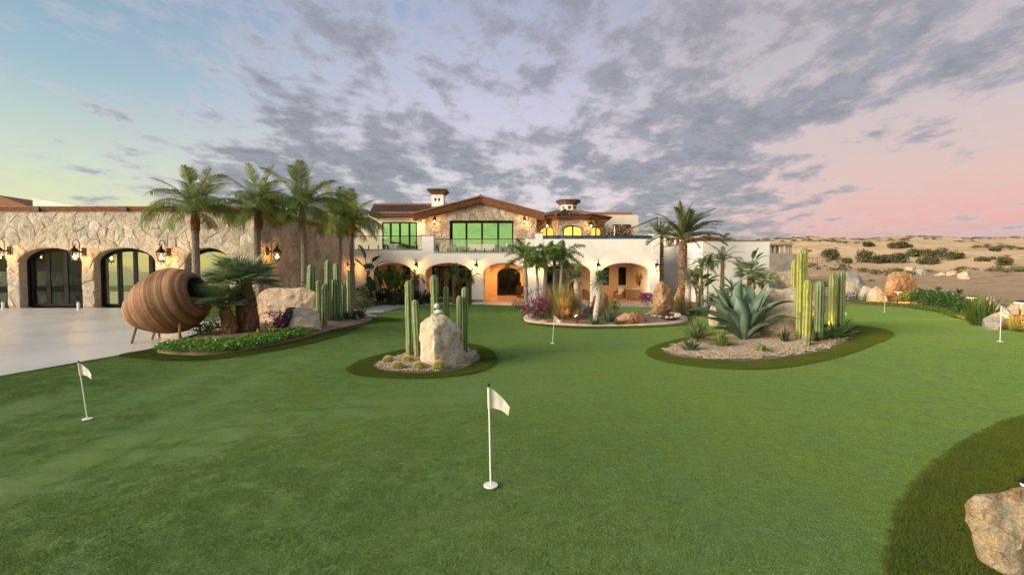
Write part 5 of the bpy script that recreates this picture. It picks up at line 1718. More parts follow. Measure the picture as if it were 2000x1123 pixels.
rock_px('massive flat topped pale boulder behind the agave and the yellow green cacti', (1560, 659),
        [(1462, 660), (1464, 610), (1470, 575), (1476, 563), (1500, 561), (1570, 563), (1608, 572), (1612, 590), (1612, 640), (1610, 668), (1500, 668)], 'r_pale', 9, 1.5, amp=.085, edge=.09,
        ridge=[(1500, 640, -.15), (1560, 668, -.25), (1590, 600, -.1)])
rock_px('large rough golden boulder cut by the bottom right corner', (1925, 1110),
        [(1884, 985), (1883, 1000), (1900, 1060), (1945, 1135), (2000, 1200), (2200, 1250), (2200, 960), (2060, 938), (2000, 944), (1960, 955), (1905, 973)], 'r_gold', 11, .9, df=.02, amp=.03, edge=.05,
        ridge=[(1898, 990, -.05), (1960, 1100, -.1), (2050, 1000, -.05)])
rock_px('tall rust and cream boulder standing left of the ornamental grass near the right porch', (1300, 620),
        [(1271, 617), (1276, 590), (1276, 565), (1290, 550), (1297, 551), (1313, 562), (1318, 580), (1322, 612), (1300, 620)], 'r_orange', 13, 1.1, amp=.07, edge=.08, ridge=[(1295, 590, -.2)])
rock_px('orange and pink boulder behind the right trunk yucca', (1180, 622),
        [(1153, 612), (1156, 580), (1168, 572), (1178, 569), (1187, 578), (1190, 592), (1196, 618), (1170, 622)], 'r_orange', 15, 1.0, amp=.07, edge=.08, ridge=[(1175, 595, -.2)])
rock_px('low wide rust coloured boulder at the front of the pond', (1230, 636),
        [(1199, 634), (1203, 620), (1216, 612), (1234, 608), (1247, 611), (1260, 622), (1266, 635), (1230, 637)], 'r_orange', 17, .9, amp=.05, edge=.08, ridge=[(1225, 625, -.2)])
for a in [('small orange boulder peeking out right of the tall rust boulder', 1325, 612, 28, 54, 'r_orange', 21),
          ('grey brown boulder behind the left trunk yucca', 1140, 618, 34, 34, 'r_grey', 22),
          ('pale pink boulder behind the bougainvillea in the middle bed', 1072, 612, 40, 30, 'r_orange', 23),
          ('low flat tan rock at the left front of the middle bed', 1068, 633, 44, 9, 'r_orange', 24),
          ('small tan rock left of the garden spotlight', 1095, 634, 18, 9, 'r_tan', 25),
          ('small pale rock behind the agave on its left side', 1398, 636, 26, 48, 'r_pale', 26),
          ('big brown boulder at the end of the white garden wall', 1506, 566, 62, 48, 'r_tan', 31),
          ('pale block shaped boulder left of the tall yellow cacti', 1520, 580, 66, 34, 'r_pale', 32),
          ('pale boulder just behind the tallest yellow green cactus', 1545, 566, 42, 40, 'r_pale', 33),
          ('low cream boulder in front of the pale block boulder', 1484, 584, 40, 20, 'r_pale', 34),
          ('large grey topped boulder right of the last column cactus', 1678, 582, 64, 54, 'r_grey', 35),
          ('cream boulder at the left foot of the grey topped boulder', 1664, 586, 36, 36, 'r_pale', 36),
          ('cream boulder at the right foot of the grey topped boulder', 1696, 588, 34, 30, 'r_pale', 37),
          ('low cream boulder just left of the boulder lit by a path light', 1722, 592, 40, 34, 'r_pale', 38),
          ('pale boulder lying low behind the middle of the leafy hedge', 1795, 586, 76, 22, 'r_pale', 41),
          ('grey boulder behind the right end of the leafy hedge', 1850, 590, 70, 24, 'r_grey', 42),
          ('long pale slab boulder behind the tall green grass', 1955, 622, 64, 44, 'r_grey', 43),
          ('pale angular boulder behind the right flagstick', 1962, 645, 50, 36, 'r_grey', 44),
          ('brown boulder at the right edge behind the path light', 2010, 618, 60, 26, 'r_tan', 45),
          ('rounded tan boulder heading the far row of boulders', 1782, 533, 24, 12, 'r_pale', 51),
          ('grey boulder second in the far row of boulders', 1808, 537, 34, 14, 'r_grey', 52),
          ('small pointed pale boulder in the middle of the far row', 1843, 539, 24, 8, 'r_pale', 53),
          ('brown grey boulder fourth in the far row of boulders', 1868, 540, 28, 13, 'r_tan', 54),
          ('smooth pale boulder at the right end of the far row', 1890, 544, 26, 15, 'r_pale', 55),
          ('small white stone at the tip of the palm bed', 709, 623, 16, 7, 'r_pale', 56)]:
    rock(a[0], *a[1:7], dk=.9)
rock_px('tall amber boulder lit from below by a path light', (1757, 590),
        [(1729, 588), (1727, 560), (1736, 536), (1745, 530), (1768, 529), (1785, 536), (1793, 545), (1790, 560), (1776, 575), (1772, 592), (1740, 592)], 'r_orange', 61, 1.0, amp=.06, edge=.10, ridge=[(1750, 560, -.2)])

# ------------------------------------------------------------------ leaves
def frond_mesh(name, L, e0, droop, nl, ll, wd, seed, cols, sag=.5, vee=.25, fwd=.6, start=.14, stem=(.12, .14, .04), rw=.022, wind=0.0, kind=2, plume=.12):
    """feather leaf growing from the origin towards +x"""
    rd = random.Random(seed)
    mb = MB()
    N = 12
    pts = [Vector((0, 0, 0))]; a = e0
    bend = rd.uniform(-.12, .12) + wind
    for i in range(N):
        tt = (i + 1) / N
        a = e0 - droop * tt ** 1.25
        d = Vector((math.cos(a), bend * tt, math.sin(a))) * (L / N)
        pts.append(pts[-1] + d)
    mb.tube(pts, [rw * (1 - .85 * i / N) for i in range(N + 1)], 3, col=stem, cap=False)
    for s in (-1, 1):
        for k in range(nl):
            tt = start + (1 - start) * (k + rd.uniform(-.2, .2)) / nl
            tt = min(max(tt, .02), .995)
            fi = tt * N; i = min(int(fi), N - 1); p = pts[i].lerp(pts[i + 1], fi - i)
            tn = (pts[i + 1] - pts[i]).normalized()
            sd = Vector((0, 1, 0)) * s
            up = sd.cross(tn) * (s)
            up = tn.cross(Vector((0, 1, 0))) * -1
            if up.z < 0 and abs(tn.z) < .95: up = -up
            prof = max(.18, math.sin(PI * min(1, (tt - start) / (1 - start) * .86 + .12)) ** .6)
            l = ll * prof * rd.uniform(.88, 1.1)
            d = (tn * (fwd + .5 * tt) + sd + up * (vee + rd.uniform(-plume, plume))).normalized()
            g = Vector((0, 0, -1))
            q1 = p + d * l * .5 + g * l * .10 * sag
            q2 = p + d * l * .9 + g * l * .50 * sag
            w = wd * rd.uniform(.8, 1.15)
            side = d.cross(up).normalized()
            c = rd.choice(cols); kk = rd.uniform(.8, 1.2); c = tuple(x * kk for x in c)
            mb.add([p - side * w * .5, p + side * w * .5, q1 + side * w * .55, q1 - side * w * .55, q2], [(0, 1, 2, 3), (3, 2, 4)], c)
    return mb.mesh(name)


GREEN_COCO = [(.21, .25, .04), (.13, .20, .035), (.30, .28, .05), (.10, .16, .03), (.17, .23, .04)]
GREEN_DATE = [(.10, .14, .04), (.13, .16, .05), (.07, .11, .035), (.16, .17, .06)]
GREEN_DARK = [(.045, .09, .02), (.06, .11, .025), (.035, .075, .02)]
GREEN_FOX = [(.18, .27, .06), (.26, .34, .08), (.10, .19, .045)]

coco_f = [frond_mesh('frond', 1.0, e0, dr * 1.05, 50, ll * 1.32, .0105, 10 + i, GREEN_COCO if i != 6 else [(.20, .15, .02), (.16, .12, .02)], sag=sg_, vee=v, stem=(.26, .26, .08), rw=.014)
          for i, (e0, dr, ll, sg_, v) in enumerate([(1.45, .35, .24, .15, .35), (1.2, .9, .29, .55, .15), (1.0, 1.5, .31, .9, .05), (.75, 1.6, .32, 1.15, -.05), (.45, 1.5, .32, 1.3, -.1), (.15, 1.2, .30, 1.0, -.1), (.2, 1.3, .28, 1.1, -.1)])]


def palm_tree(name, label, base, top, Rf, ntiers, fronds, trunk_prof, trunk_col, seed, cat='palm tree', group=None, wind=(0, 0), rings=True, shaft=None, lean=(0, 0), n8=10, crowncol=(.18, .10, .04), fm='leaf'):
    """trunk with rings, a brown crown shaft and fronds, each frond a part.  ntiers: (count, mesh index, scale)"""
    rd = random.Random(seed)
    t_ = thing(name, label, cat, base, group=group)
    Hh = (top - base).length
    mb = MB()
    cv = []
    nseg = max(8, int(Hh / .09)) if rings else 10
    nseg = min(nseg, 60)
    for i in range(nseg + 1):
        tt = i / nseg
        p = Vector((0, 0, 0)).lerp(top - base, tt)
        p += Vector((lean[0] * math.sin(PI * tt), lean[1] * math.sin(PI * tt), 0))
        if i == 0: p.z -= .15
        r = np.interp(tt, [q[0] for q in trunk_prof], [q[1] for q in trunk_prof])
        if rings: r *= 1.0 + (.05 if i % 2 else -.04) + rd.uniform(-.02, .02)
        cv.append((p, r))
    mb.tube([c[0] for c in cv], [c[1] for c in cv], n8, col=trunk_col)
    mb.build('trunk', M['bark'], t_)
    tp = top - base
    if shaft:
        mb = MB()
        rs, hs, colr = shaft
        mb.tube([tp - Vector((0, 0, hs)), tp - Vector((0, 0, hs * .5)), tp, tp + Vector((0, 0, hs * .15))], [rs * .95, rs * 1.15, rs * .8, rs * .3], 8, col=colr)
        mb.build('crown_shaft', M['bark'], t_)
    ga = rd.uniform(0, 6)
    for cnt, mi, sc in ntiers:
        for k in range(cnt):
            o = obj('frond', fronds[mi], M[fm], t_)
            az = ga + 2 * PI * k / cnt + rd.uniform(-.3, .3)
            o.location = tp + Vector((0, 0, rd.uniform(-.06, .04)))
            s = Rf * sc * rd.uniform(.88, 1.1)
            o.scale = (s, s, s)
            # wind pushes the fronds over
            o.rotation_euler = (rd.uniform(-.15, .15), rd.uniform(-.1, .1) , az)
            if wind[0]:
                o.rotation_euler.z = az + wind[0] * math.sin(-(az - wind[1]))
        ga += 1.3
    return t_


coco = [((383, 613), 17.6, (381, 414), 'coconut palm nearest the arched windows of the stone wing'),
        ((512, 610), 18.6, (505, 412), 'second coconut palm, at the corner of the stone wing'),
        ((592, 605), 20.0, (590, 410), 'tallest looking coconut palm in the middle of the row of five'),
        ((652, 596), 24.5, (661, 437), 'fourth coconut palm, leaning slightly right in front of the side wall'),
        ((692, 592), 28.0, (686, 437), 'fifth coconut palm, furthest back beside the white house wall')]
for i, (b_, Y, t2, lb) in enumerate(coco):
    b = W(b_[0], 560, Y); b.z = G(b.x, b.y)
    tp = W(t2[0], t2[1], Y)
    palm_tree('coconut_palm', lb, b, tp, 1.95 if i < 2 else 2.15 if i == 2 else 2.25, [(3, 0, .95), (3, 1, 1.0), (5, 2, 1.05), (4, 3, 1.05), (2, 4, .95), (1, 5, .85), (1, 6, .8)], coco_f,
              [(0, .21), (.1, .16), (.5, .135), (.85, .12), (.93, .15), (1, .12)], (.24, .19, .15), 100 + i, group='coconut palms along the wing',
              shaft=(.15, .75, (.22, .10, .04)), lean=(rd_ := [.0, -.12, .08, .15, -.05][i], 0), wind=(.25, 0.2))

# big date palms
date_f = [frond_mesh('frond', 1.0, e0, dr, 42, ll, .013, 40 + i, GREEN_DATE, sag=.15, vee=v, fwd=.9, stem=(.22, .20, .10), rw=.013)
          for i, (e0, dr, ll, v) in enumerate([(1.45, .4, .16, .5), (1.15, .8, .18, .4), (.85, 1.0, .19, .35), (.5, 1.1, .19, .3), (.1, 1.0, .18, .3)])]


def date_palm(label, px, Y, pyb, pyt, r, Rf, seed, wind, tiers, tc=(.20, .10, .06)):
    b = W(px[0], 560, Y); b.z = G(b.x, b.y)
    tp = W(px[1], pyt, Y)
    t_ = palm_tree('date_palm', label, b, tp, Rf, tiers, date_f, [(0, r * 1.25), (.2, r), (.8, r * .95), (.9, r * 1.05), (1, r * .5)], tc, seed, wind=wind, group='date palms behind the villa corner')
    # diamond leaf scars proud of the trunk
    mb = MB(); rd = random.Random(seed); Hh = tp.z - b.z
    for j in range(int(Hh / .13)):
        z = .1 + j * .13; tt = z / Hh
        if tt > .92: break
        p = (tp - b) * tt
        n = 10
        for k in range(n):
            a = 2 * PI * (k + .5 * (j % 2)) / n
            rr = r * np.interp(tt, [0, .2, 1], [1.25, 1.0, 1.0])
            c = Vector((p.x + rr * math.cos(a), p.y + rr * math.sin(a), z))
            u = Vector((-math.sin(a), math.cos(a), 0)); o_ = Vector((math.cos(a), math.sin(a), 0))
            col = rd.choice([(.42, .34, .26), (.36, .22, .14), (.18, .09, .05), (.26, .13, .07)])
            mb.add([c - u * .07, c + u * .07, c + Vector((0, 0, .075)) + o_ * .05, c - Vector((0, 0, .05)) + o_ * .01], [(0, 1, 2), (0, 3, 1)], col)
    mb.build('leaf_scars', M['bark'], t_)
    return t_


date_palm('large date palm swept by wind, its crown above the white garden wall', (1334, 1334), 31.0, 0, 468, .27, 3.05, 61, (.75, 0.15), [(7, 0, .8), (10, 1, .95), (11, 2, 1.0), (9, 3, 1.05), (3, 4, .7)])
date_palm('date palm right behind the villa corner, partly behind the stair glass', (1291, 1291), 38.5, 0, 468, .22, 2.4, 63, (.5, .5), [(4, 0, .8), (6, 1, .9), (7, 2, 1.0), (5, 3, 1.0)])
far_ = W(1412, 473, 48)
palm_tree('coconut_palm', 'distant palm crown just showing over the white garden wall', Vector((far_.x, 48, -.8)), far_, 1.4, [(3, 1, 1), (5, 2, 1), (4, 3, 1)], coco_f, [(0, .15), (1, .12)], (.24, .19, .15), 66)

# foxtail palms, pygmy date palms, areca palms
fox_f = [frond_mesh('frond', 1.0, e0, dr, 80, .25, .015, 70 + i, GREEN_FOX, sag=.4, vee=rnd, fwd=.4, stem=(.12, .18, .05), rw=.018, plume=1.0)
         for i, (e0, dr, rnd) in enumerate([(1.45, .8, .8), (1.2, 1.5, -.2), (.75, 1.5, .3), (.25, 1.3, .1)])]
fox = [((1028, 606), (1026, 505), 29.0, 1.75, .13, 'foxtail palm with purple grey trunk just right of the entrance arch'),
       ((1052, 602), (1048, 517), 27.5, 1.45, .085, 'slim foxtail palm between the two lanterns right of the entrance'),
       ((1063, 600), (1066, 508), 28.0, 1.8, .12, 'foxtail palm with a swollen pale trunk left of the fourth arch'),
       ((1083, 600), (1083, 502), 28.6, 1.6, .10, 'foxtail palm in front of the left glass door of the fourth arch'),
       ((1093, 602), (1098, 506), 27.4, 1.75, .09, 'rightmost foxtail palm, curving right before the fourth arch')]
for i, (b_, t2, Y, Rf, r, lb) in enumerate(fox):
    b = W(b_[0], 560, Y); b.z = G(b.x, b.y)
    palm_tree('foxtail_palm', lb, b, W(t2[0], t2[1], Y), Rf, [(2, 0, .8), (4, 1, .95), (4, 2, .92), (3, 3, .95)], fox_f,
              [(0, r * 1.5), (.15, r * 1.1), (.6, r), (1, r * .8)], (.34, .31, .25), 140 + i, shaft=(r * .9, .6, (.14, .22, .08)), group='foxtail palms before the villa')
pyg_f = [frond_mesh('frond', 1.0, e0, dr, 30, .20, .014, 90 + i, [(.06, .10, .025), (.10, .14, .03), (.045, .08, .02)], sag=.3, vee=.2, fwd=.6, stem=(.16, .17, .05), rw=.014)
         for i, (e0, dr) in enumerate([(1.3, 1.0), (1.0, 1.6), (.7, 1.9), (.35, 1.6)])]
pyg = [((813, 592), (813, 547), 32.0, 1.25, .20, (.20, .10, .06), 'pygmy date palm before the pier between the first two arches'),
       ((887, 592), (887, 536), 32.5, 1.35, .15, (.30, .20, .12), 'pygmy date palm in front of the glass doors of the second arch'),
       ((917, 591), (917, 545), 32.3, 1.25, .16, (.14, .09, .05), 'pygmy date palm with drooping fronds at the right jamb of the second arch')]
for i, (b_, t2, Y, Rf, r, tc, lb) in enumerate(pyg):
    b = W(b_[0], 560, Y); b.z = G(b.x, b.y)
    palm_tree('pygmy_date_palm', lb, b, W(t2[0], t2[1], Y), Rf, [(5, 0, .9), (7, 1, 1.0), (7, 2, 1.0), (5, 3, .95)], pyg_f, [(0, r), (.6, r * .9), (1, r * 1.15)], tc, 160 + i, group='pygmy date palms before the arcade')
are = [((1372, 600), (1370, 522), 28.5, 1.35, .10, 'areca palm leaning against the white wall, left of the other two'),
       ((1382, 600), (1383, 515), 30.0, 1.25, .06, 'thin stemmed areca palm in the middle before the white wall'),
       ((1411, 598), (1411, 511), 29.5, 1.65, .14, 'areca palm with the widest crown before the white wall')]
for i, (b_, t2, Y, Rf, r, lb) in enumerate(are):
    b = W(b_[0], 560, Y); b.z = G(b.x, b.y)
    palm_tree('areca_palm', lb, b, W(t2[0], t2[1], Y), Rf, [(3, 0, .9), (5, 1, 1.0), (5, 2, 1.0), (3, 3, .9)], pyg_f, [(0, r * .8), (.5, r), (1, r * .7)], (.26, .20, .09), 180 + i, group='areca palms along the garden wall')


# fan palms
def fan_leaf_mesh(name, seg, pet, L, spread, seed, cols, w=.03):
    """petiole along +x tilted up, then a fan of segments"""
    rd = random.Random(seed)
    mb = MB()
    e = .5
    P = Vector((math.cos(e) * pet, 0, math.sin(e) * pet))
    mb.tube([(0, 0, 0), P * .5, P], [.014, .011, .008], 4, col=(.22, .21, .07), cap=False)
    fw = Vector((math.cos(e * .6), 0, math.sin(e * .6))); up = Vector((-math.sin(e * .6), 0, math.cos(e * .6)))
    for k in range(seg):
        a = (k / (seg - 1) - .5) * spread
        l = L * (1 - .25 * abs(a) / (spread / 2)) * rd.uniform(.9, 1.08)
        d = fw * math.cos(a) + Vector((0, 1, 0)) * math.sin(a)
        d = (d + up * (.25 * abs(math.sin(a)))).normalized()
        sd = up.cross(d).normalized()
        q = P + d * l * .55; r_ = P + d * l + Vector((0, 0, -l * rd.uniform(.05, .22)))
        c = tuple(x * rd.uniform(.75, 1.25) for x in rd.choice(cols))
        mb.add([P - sd * w * .2, P + sd * w * .2, q + sd * w * .5 + up * .006, q - sd * w * .5 - up * .006, r_], [(0, 1, 2, 3), (3, 2, 4)], c)
    return mb.mesh(name)


GREEN_FAN = [(.17, .23, .10), (.21, .27, .11), (.11, .17, .07), (.27, .32, .15)]
fan_f = [fan_leaf_mesh('fan_leaf', 28, .40, .54, 4.3, 200 + i, GREEN_FAN, .022) for i in range(4)]


def fan_palm(label, base, top, Rf, n, r, seed, tc=(.20, .09, .045), fibres=True, name='fan_palm', group=None, emin=-.5, cat='palm tree', trunkflare=1.0):
    rd = random.Random(seed)
    t_ = thing(name, label, cat, base, group=group)
    tp = top - base
    H_ = tp.length
    mb = MB()
    mb.tube([Vector((0, 0, -.15)), tp * .3, tp * .7, tp * .95, tp], [r * 1.05 * trunkflare, r * 1.0 * trunkflare, r * .98, r * .75, r * .3], 12, col=tc)
    mb.build('trunk', M['bark'], t_)
    if fibres:
        mb = MB()
        for k in range(int(170 * max(H_, .5) * r / .2)):
            tt = rd.uniform(0, 1); a = rd.uniform(0, 2 * PI)
            rr = r * np.interp(tt, [0, .3, .7, 1], [trunkflare, trunkflare, .98, .6])
            c = tp * tt + Vector((rr * math.cos(a), rr * math.sin(a), 0))
            o_ = Vector((math.cos(a), math.sin(a), 0)); u = Vector((-math.sin(a), math.cos(a), 0))
            l = rd.uniform(.08, .17)
            col = rd.choice([(.26, .12, .05), (.16, .07, .035), (.34, .22, .13), (.10, .05, .03)]) if tt < .8 else rd.choice([(.40, .18, .05), (.32, .14, .04)])
            mb.add([c - u * .022, c + u * .022, c + Vector((0, 0, l)) + o_ * l * rd.uniform(.25, .6)], [(0, 1, 2)], col)
        mb.build('leaf_bases', M['bark'], t_)
    for k in range(n):
        o = obj('fan_leaf', fan_f[k % 4], M['leaf'], t_)
        f = (k + .5) / n
        el_ = 1.15 - (1.15 - emin) * f ** .8 + rd.uniform(-.1, .1)
        o.rotation_mode = 'ZYX' if False else 'XYZ'
        az = k * 2.39996 + rd.uniform(-.2, .2)
        m_ = Matrix.Rotation(az, 3, 'Z') @ Matrix.Rotation(-(el_ - .45), 3, 'Y') @ Matrix.Rotation(rd.uniform(-.3, .3), 3, 'X')
        o.rotation_euler = m_.to_euler()
        s = Rf * rd.uniform(.85, 1.1)
        o.scale = (s, s, s); o.location = tp * .98
    return t_


def at_top(bpx, tpx, dyb=0.0):
    b = at(*bpx); b.y += dyb
    if dyb: b.z = H(b.x, b.y)
    return b, W(tpx[0], tpx[1], b.y)


b, t_2 = at_top((487, 655), (477, 553))
fan_palm('tall Mediterranean fan palm with a thick shaggy trunk left of the huge tan boulder', b, t_2, 1.22, 38, .24, 301, tc=(.16, .08, .045), trunkflare=1.1, emin=-.05)
b, t_2 = at_top((455, 660), (439, 602))
fan_palm('short Mediterranean fan palm with an orange crowned trunk beside the wicker pod', b, t_2, 1.0, 34, .155, 302, trunkflare=1.2, emin=.15)
for i, (px, py, ty, lb, s) in enumerate([(548, 606, 574, 'low fan palm behind the left end of the huge tan boulder', .95), (612, 604, 566, 'low fan palm behind the right end of the huge tan boulder', 1.0),
                                  (576, 604, 580, 'smallest low fan palm behind the middle of the huge tan boulder', .8), (528, 606, 590, 'low fan palm beside the tall shaggy fan palm', .95)]):
    b = W(px, 560, 18.0); b.z = G(b.x, b.y); tp = W(px, ty + 8, 18.0)
    fan_palm(lb, b, tp, 1.0 * s, 16, .12, 310 + i, fibres=False, group='low fan palms behind the boulder')
b = W(1471, 560, 24.0); b.z = G(b.x, b.y)
fan_palm('short trunked fan palm with its crown before the white wall end', b, W(1466, 531, 24.0), 1.15, 22, .20, 321, tc=(.14, .06, .04))
b = W(1490, 560, 23.0); b.z = G(b.x, b.y)
fan_palm('lower fan palm right of the short trunked fan palm', b, W(1487, 548, 23.0), 1.05, 18, .13, 322, tc=(.14, .06, .04))
b = W(1440, 560, 22.0); b.z = G(b.x, b.y)
fan_palm('bushy stemless fan palm behind the agave', b, W(1437, 572, 22.0), 1.25, 20, .12, 323, fibres=False)
b = at(425, 640)
fan_palm('tiny fan palm sprout beside the short fan palm', b, b + Vector((0, 0, .12)), .62, 10, .05, 324, fibres=False)


# banana-like paddles: bird of paradise
def paddle_mesh(name, pet, L, w, e0, droop, seed, cols, torn=.0):
    rd = random.Random(seed)
    mb = MB()
    N = 9
    pts = []; p = Vector((0, 0, 0)); tot = pet + L
    pts.append(p.copy())
    for i in range(16):
        tt = (i + 1) / 16
        a = e0 - droop * tt ** 2
        p = p + Vector((math.cos(a), 0, math.sin(a))) * tot / 16
        pts.append(p.copy())
    mb.tube(pts, [.028 * (1 - .8 * i / 16) for i in range(17)], 5, col=(.14, .20, .06), cap=False)
    k0 = int(16 * pet / tot)
    seg = pts[k0:]
    n = len(seg)
    c = rd.choice(cols)
    for s in (-1, 1):
        vs = []; fs = []
        for i, q in enumerate(seg):
            f = i / (n - 1)
            ww = w * (math.sin(PI * min(1, f * .93 + .07)) ** .55) * (1 - .15 * f)
            tn = (seg[min(i + 1, n - 1)] - seg[max(i - 1, 0)]).normalized()
            up = Vector((-tn.z, 0, tn.x))
            vs.append(q); vs.append(q + Vector((0, s, 0)) * ww * .55 + up * ww * .22); vs.append(q + Vector((0, s, 0)) * ww + up * ww * (.18 - rd.uniform(0, .1)))
        for i in range(n - 1):
            a = i * 3
            fs += [(a, a + 1, a + 4, a + 3), (a + 1, a + 2, a + 5, a + 4)]
        mb.add(vs, fs, tuple(x * rd.uniform(.85, 1.15) for x in c))
    return mb.mesh(name, True)


PADC = [(.07, .13, .03), (.11, .17, .035), (.05, .10, .025)]
pad_f = [paddle_mesh('paddle_leaf', 1.1 * pl, .95, .20, e, dr, 400 + i, PADC) for i, (pl, e, dr) in enumerate([(1.0, 1.5, .3), (1.1, 1.35, .6), (.9, 1.2, .9), (1.0, 1.05, 1.3), (.5, .9, 1.4)])]


def paddle_plant(label, base, h, n, seed, spread=1.0, trunk=0.0, name='bird_of_paradise', sc=1.0, group=None):
    rd = random.Random(seed)
    t_ = thing(name, label, 'plant', base, group=group)
    if trunk:
        mb = MB(); mb.tube([(0, 0, -.1), (.02, 0, trunk * .5), (0, 0, trunk)], [.11, .09, .07], 8, col=(.20, .14, .08)); mb.build('stem', M['bark'], t_)
    for k in range(n):
        mi = min(4, int(rd.random() ** (1 / spread) * 5)) if n > 3 else k
        o = obj('paddle_leaf', pad_f[mi], M['leaf'], t_)
        s = h / 2.0 * rd.uniform(.75, 1.1) * sc
        o.scale = (s,) * 3
        o.rotation_euler = (rd.uniform(-.15, .15), rd.uniform(-.12, .12), k * 2.4 + rd.uniform(-.4, .4))
        o.location = (rd.uniform(-.12, .12) * sc, rd.uniform(-.12, .12) * sc, trunk * .96)
    return t_


def gpt(px, Y):
    b = W(px, 560, Y); b.z = G(b.x, b.y); return b


paddle_plant('tall bird of paradise rising above the others next to the stone side wall', gpt(718, 31.5), 1.9, 9, 401, 1.4, trunk=2.1, sc=1.1)
for i, (px, Y, h, n, lb) in enumerate([(738, 31.0, 2.9, 12, 'dense bird of paradise clump before the first arch, at its left side'), (758, 30.6, 2.8, 12, 'bird of paradise clump with pale leaning stems in the middle of the planting'),
                                   (772, 31.2, 3.2, 10, 'upright bird of paradise clump at the right of the planting'), (722, 30.4, 2.0, 10, 'low dark bird of paradise at the foot of the tall one')]):
    paddle_plant(lb, gpt(px, Y), h * .86, n, 410 + i, .45, group='bird of paradise planting by the first arch')
paddle_plant('bird of paradise with a crown above the fan palm, before the white wall end', gpt(1466, 25.5), 1.15, 11, 420, 2.5, trunk=2.35)
paddle_plant('dark leaved bird of paradise left of the areca palms', gpt(1366, 27.5), 1.9, 9, 421, 1.5, trunk=.9, sc=1.1)
paddle_plant('small dark broad leaved plant at the corner behind the villa', gpt(1300, 37.5), 1.5, 7, 422, 2.3)
# pale leaning stems seen in the planting
for i, (px, dxx, lb) in enumerate([(744, -.45, 'left of the two pale leaning stems in the bird of paradise planting'), (750, -.55, 'right of the two pale leaning stems in the bird of paradise planting')]):
    b = gpt(px, 30.0)
    t_ = thing('leaning_stem', lb, 'plant stem', b)
    mb = MB(); mb.tube([(0, 0, -.1), (dxx * .5, 0, .9), (dxx, .1, 1.9)], [.05, .045, .035], 6, col=(.42, .30, .22)); mb.build('stem', M['bark'], t_)
    o = obj('paddle_leaf', pad_f[2], M['leaf'], t_); o.location = (dxx, .1, 1.85); o.scale = (.6,) * 3; o.rotation_euler = (0, 0, 2.2 + i)


# ------------------------------------------------------------------ cacti
def column_cactus(label, base, h, r, seed, ribs=8, yellow=0.0, lean=None, notch=None, group=None):
    if lean is None: lean = random.Random(seed * 7).uniform(-.035, .035)
    rd = random.Random(seed)
    t_ = thing('column_cactus', label, 'cactus', base, rd.uniform(0, .7), group)
    mb = MB()
    n = ribs * 4
    cg = (.070 + .11 * yellow, .130 + .06 * yellow, .045 - .02 * yellow); cr = (.25 + .12 * yellow, .30 + .05 * yellow, .12 - .05 * yellow); cb = (.20, .17, .11)  # lit rib edges and shaded grooves are put into the skin colours
    nz = max(10, int(h / .06)); vs = []
    zs = [-.08 + (h + .08 - r) * i / nz for i in range(nz + 1)]
    prof = []
    for z in zs:
        k = 1.0 - .10 * max(0, 1 - z / .25) + .03 * math.sin(z * 7 + seed) + .07 * noise.noise(Vector((z * 2.3, seed, 0)))
        k *= .94 + .06 * min(1, z / (h * .4))
        if notch and abs(z - notch) < .05: k *= .84
        prof.append((z, r * k))
    for i in range(1, 7):
        a = PI / 2 * i / 6
        prof.append((h - r * 1.3 + r * 1.3 * math.sin(a), r * max(.04, math.cos(a)) ** .8))
    prof[nz + 1:] = sorted(prof[nz + 1:])
    for z, rr in prof:
        for k in range(n):
            a = 2 * PI * k / n + .15 * math.sin(z * 1.3 + seed) * .5
            d = (1, .93, .80, .93)[k % 4]
            lx = lean * max(0, z) ** 1.3 / max(h, .1)
            vs.append((rr * d * math.cos(a) + lx, rr * d * math.sin(a), z))
    m = len(prof)
    for i in range(m - 1):
        zf = prof[i][0] / h
        for k in range(n):
            k2 = (k + 1) % n
            ridge = k % 4 in (0, 3)
            c = cr if ridge else cg
            w_ = rd.uniform(.9, 1.1)
            if (zf < .2 and rd.random() < .8 - zf * 3) or (noise.noise(Vector((k * .35, prof[i][0] * 4, seed))) > .42): c = cb
            mb.v_ = None
            mb.c.append(tuple(x * w_ for x in c)); mb.f.append((i * n + k, i * n + k2, (i + 1) * n + k2, (i + 1) * n + k))
    mb.c.append(cg); mb.f.append(tuple(range((m - 1) * n, m * n)))
    mb.v = vs
    mb.build('ribbed_stem', M['cactus'], t_, True)
    sp = MB()
    for i in range(0, m - 1, 1):
        z, rr = prof[i]
        if z < 0: continue
        for k in range(0, n, 4):
            a = 2 * PI * k / n + .15 * math.sin(z * 1.3 + seed) * .5
            lx = lean * max(0, z) ** 1.3 / max(h, .1)
            c = Vector((rr * math.cos(a) + lx, rr * math.sin(a), z)); o_ = Vector((math.cos(a), math.sin(a), 0)); u = Vector((-math.sin(a), math.cos(a), 0))
            for q in range(2):
                d = (o_ + u * rd.uniform(-.8, .8) + Vector((0, 0, rd.uniform(-.6, .6)))).normalized() * .018
                sp.add([c - u * .0012, c + u * .0012, c + d], [(0, 1, 2)], (.30, .26, .16))
    sp.build('spines', M['cactus'], t_)
    return t_


def cactus_px(label, cx, w, ytop, ybase, seed, dY=0.0, **kw):
    b = at(cx, ybase)
    if dY:
        b = W(cx, 560, b.y + dY); b.z = G(b.x, b.y) + .02
    tp = W(cx, ytop, b.y)
    return column_cactus(label, b, tp.z - b.z, w / 2 * b.y / F * 1.04, seed, **kw)


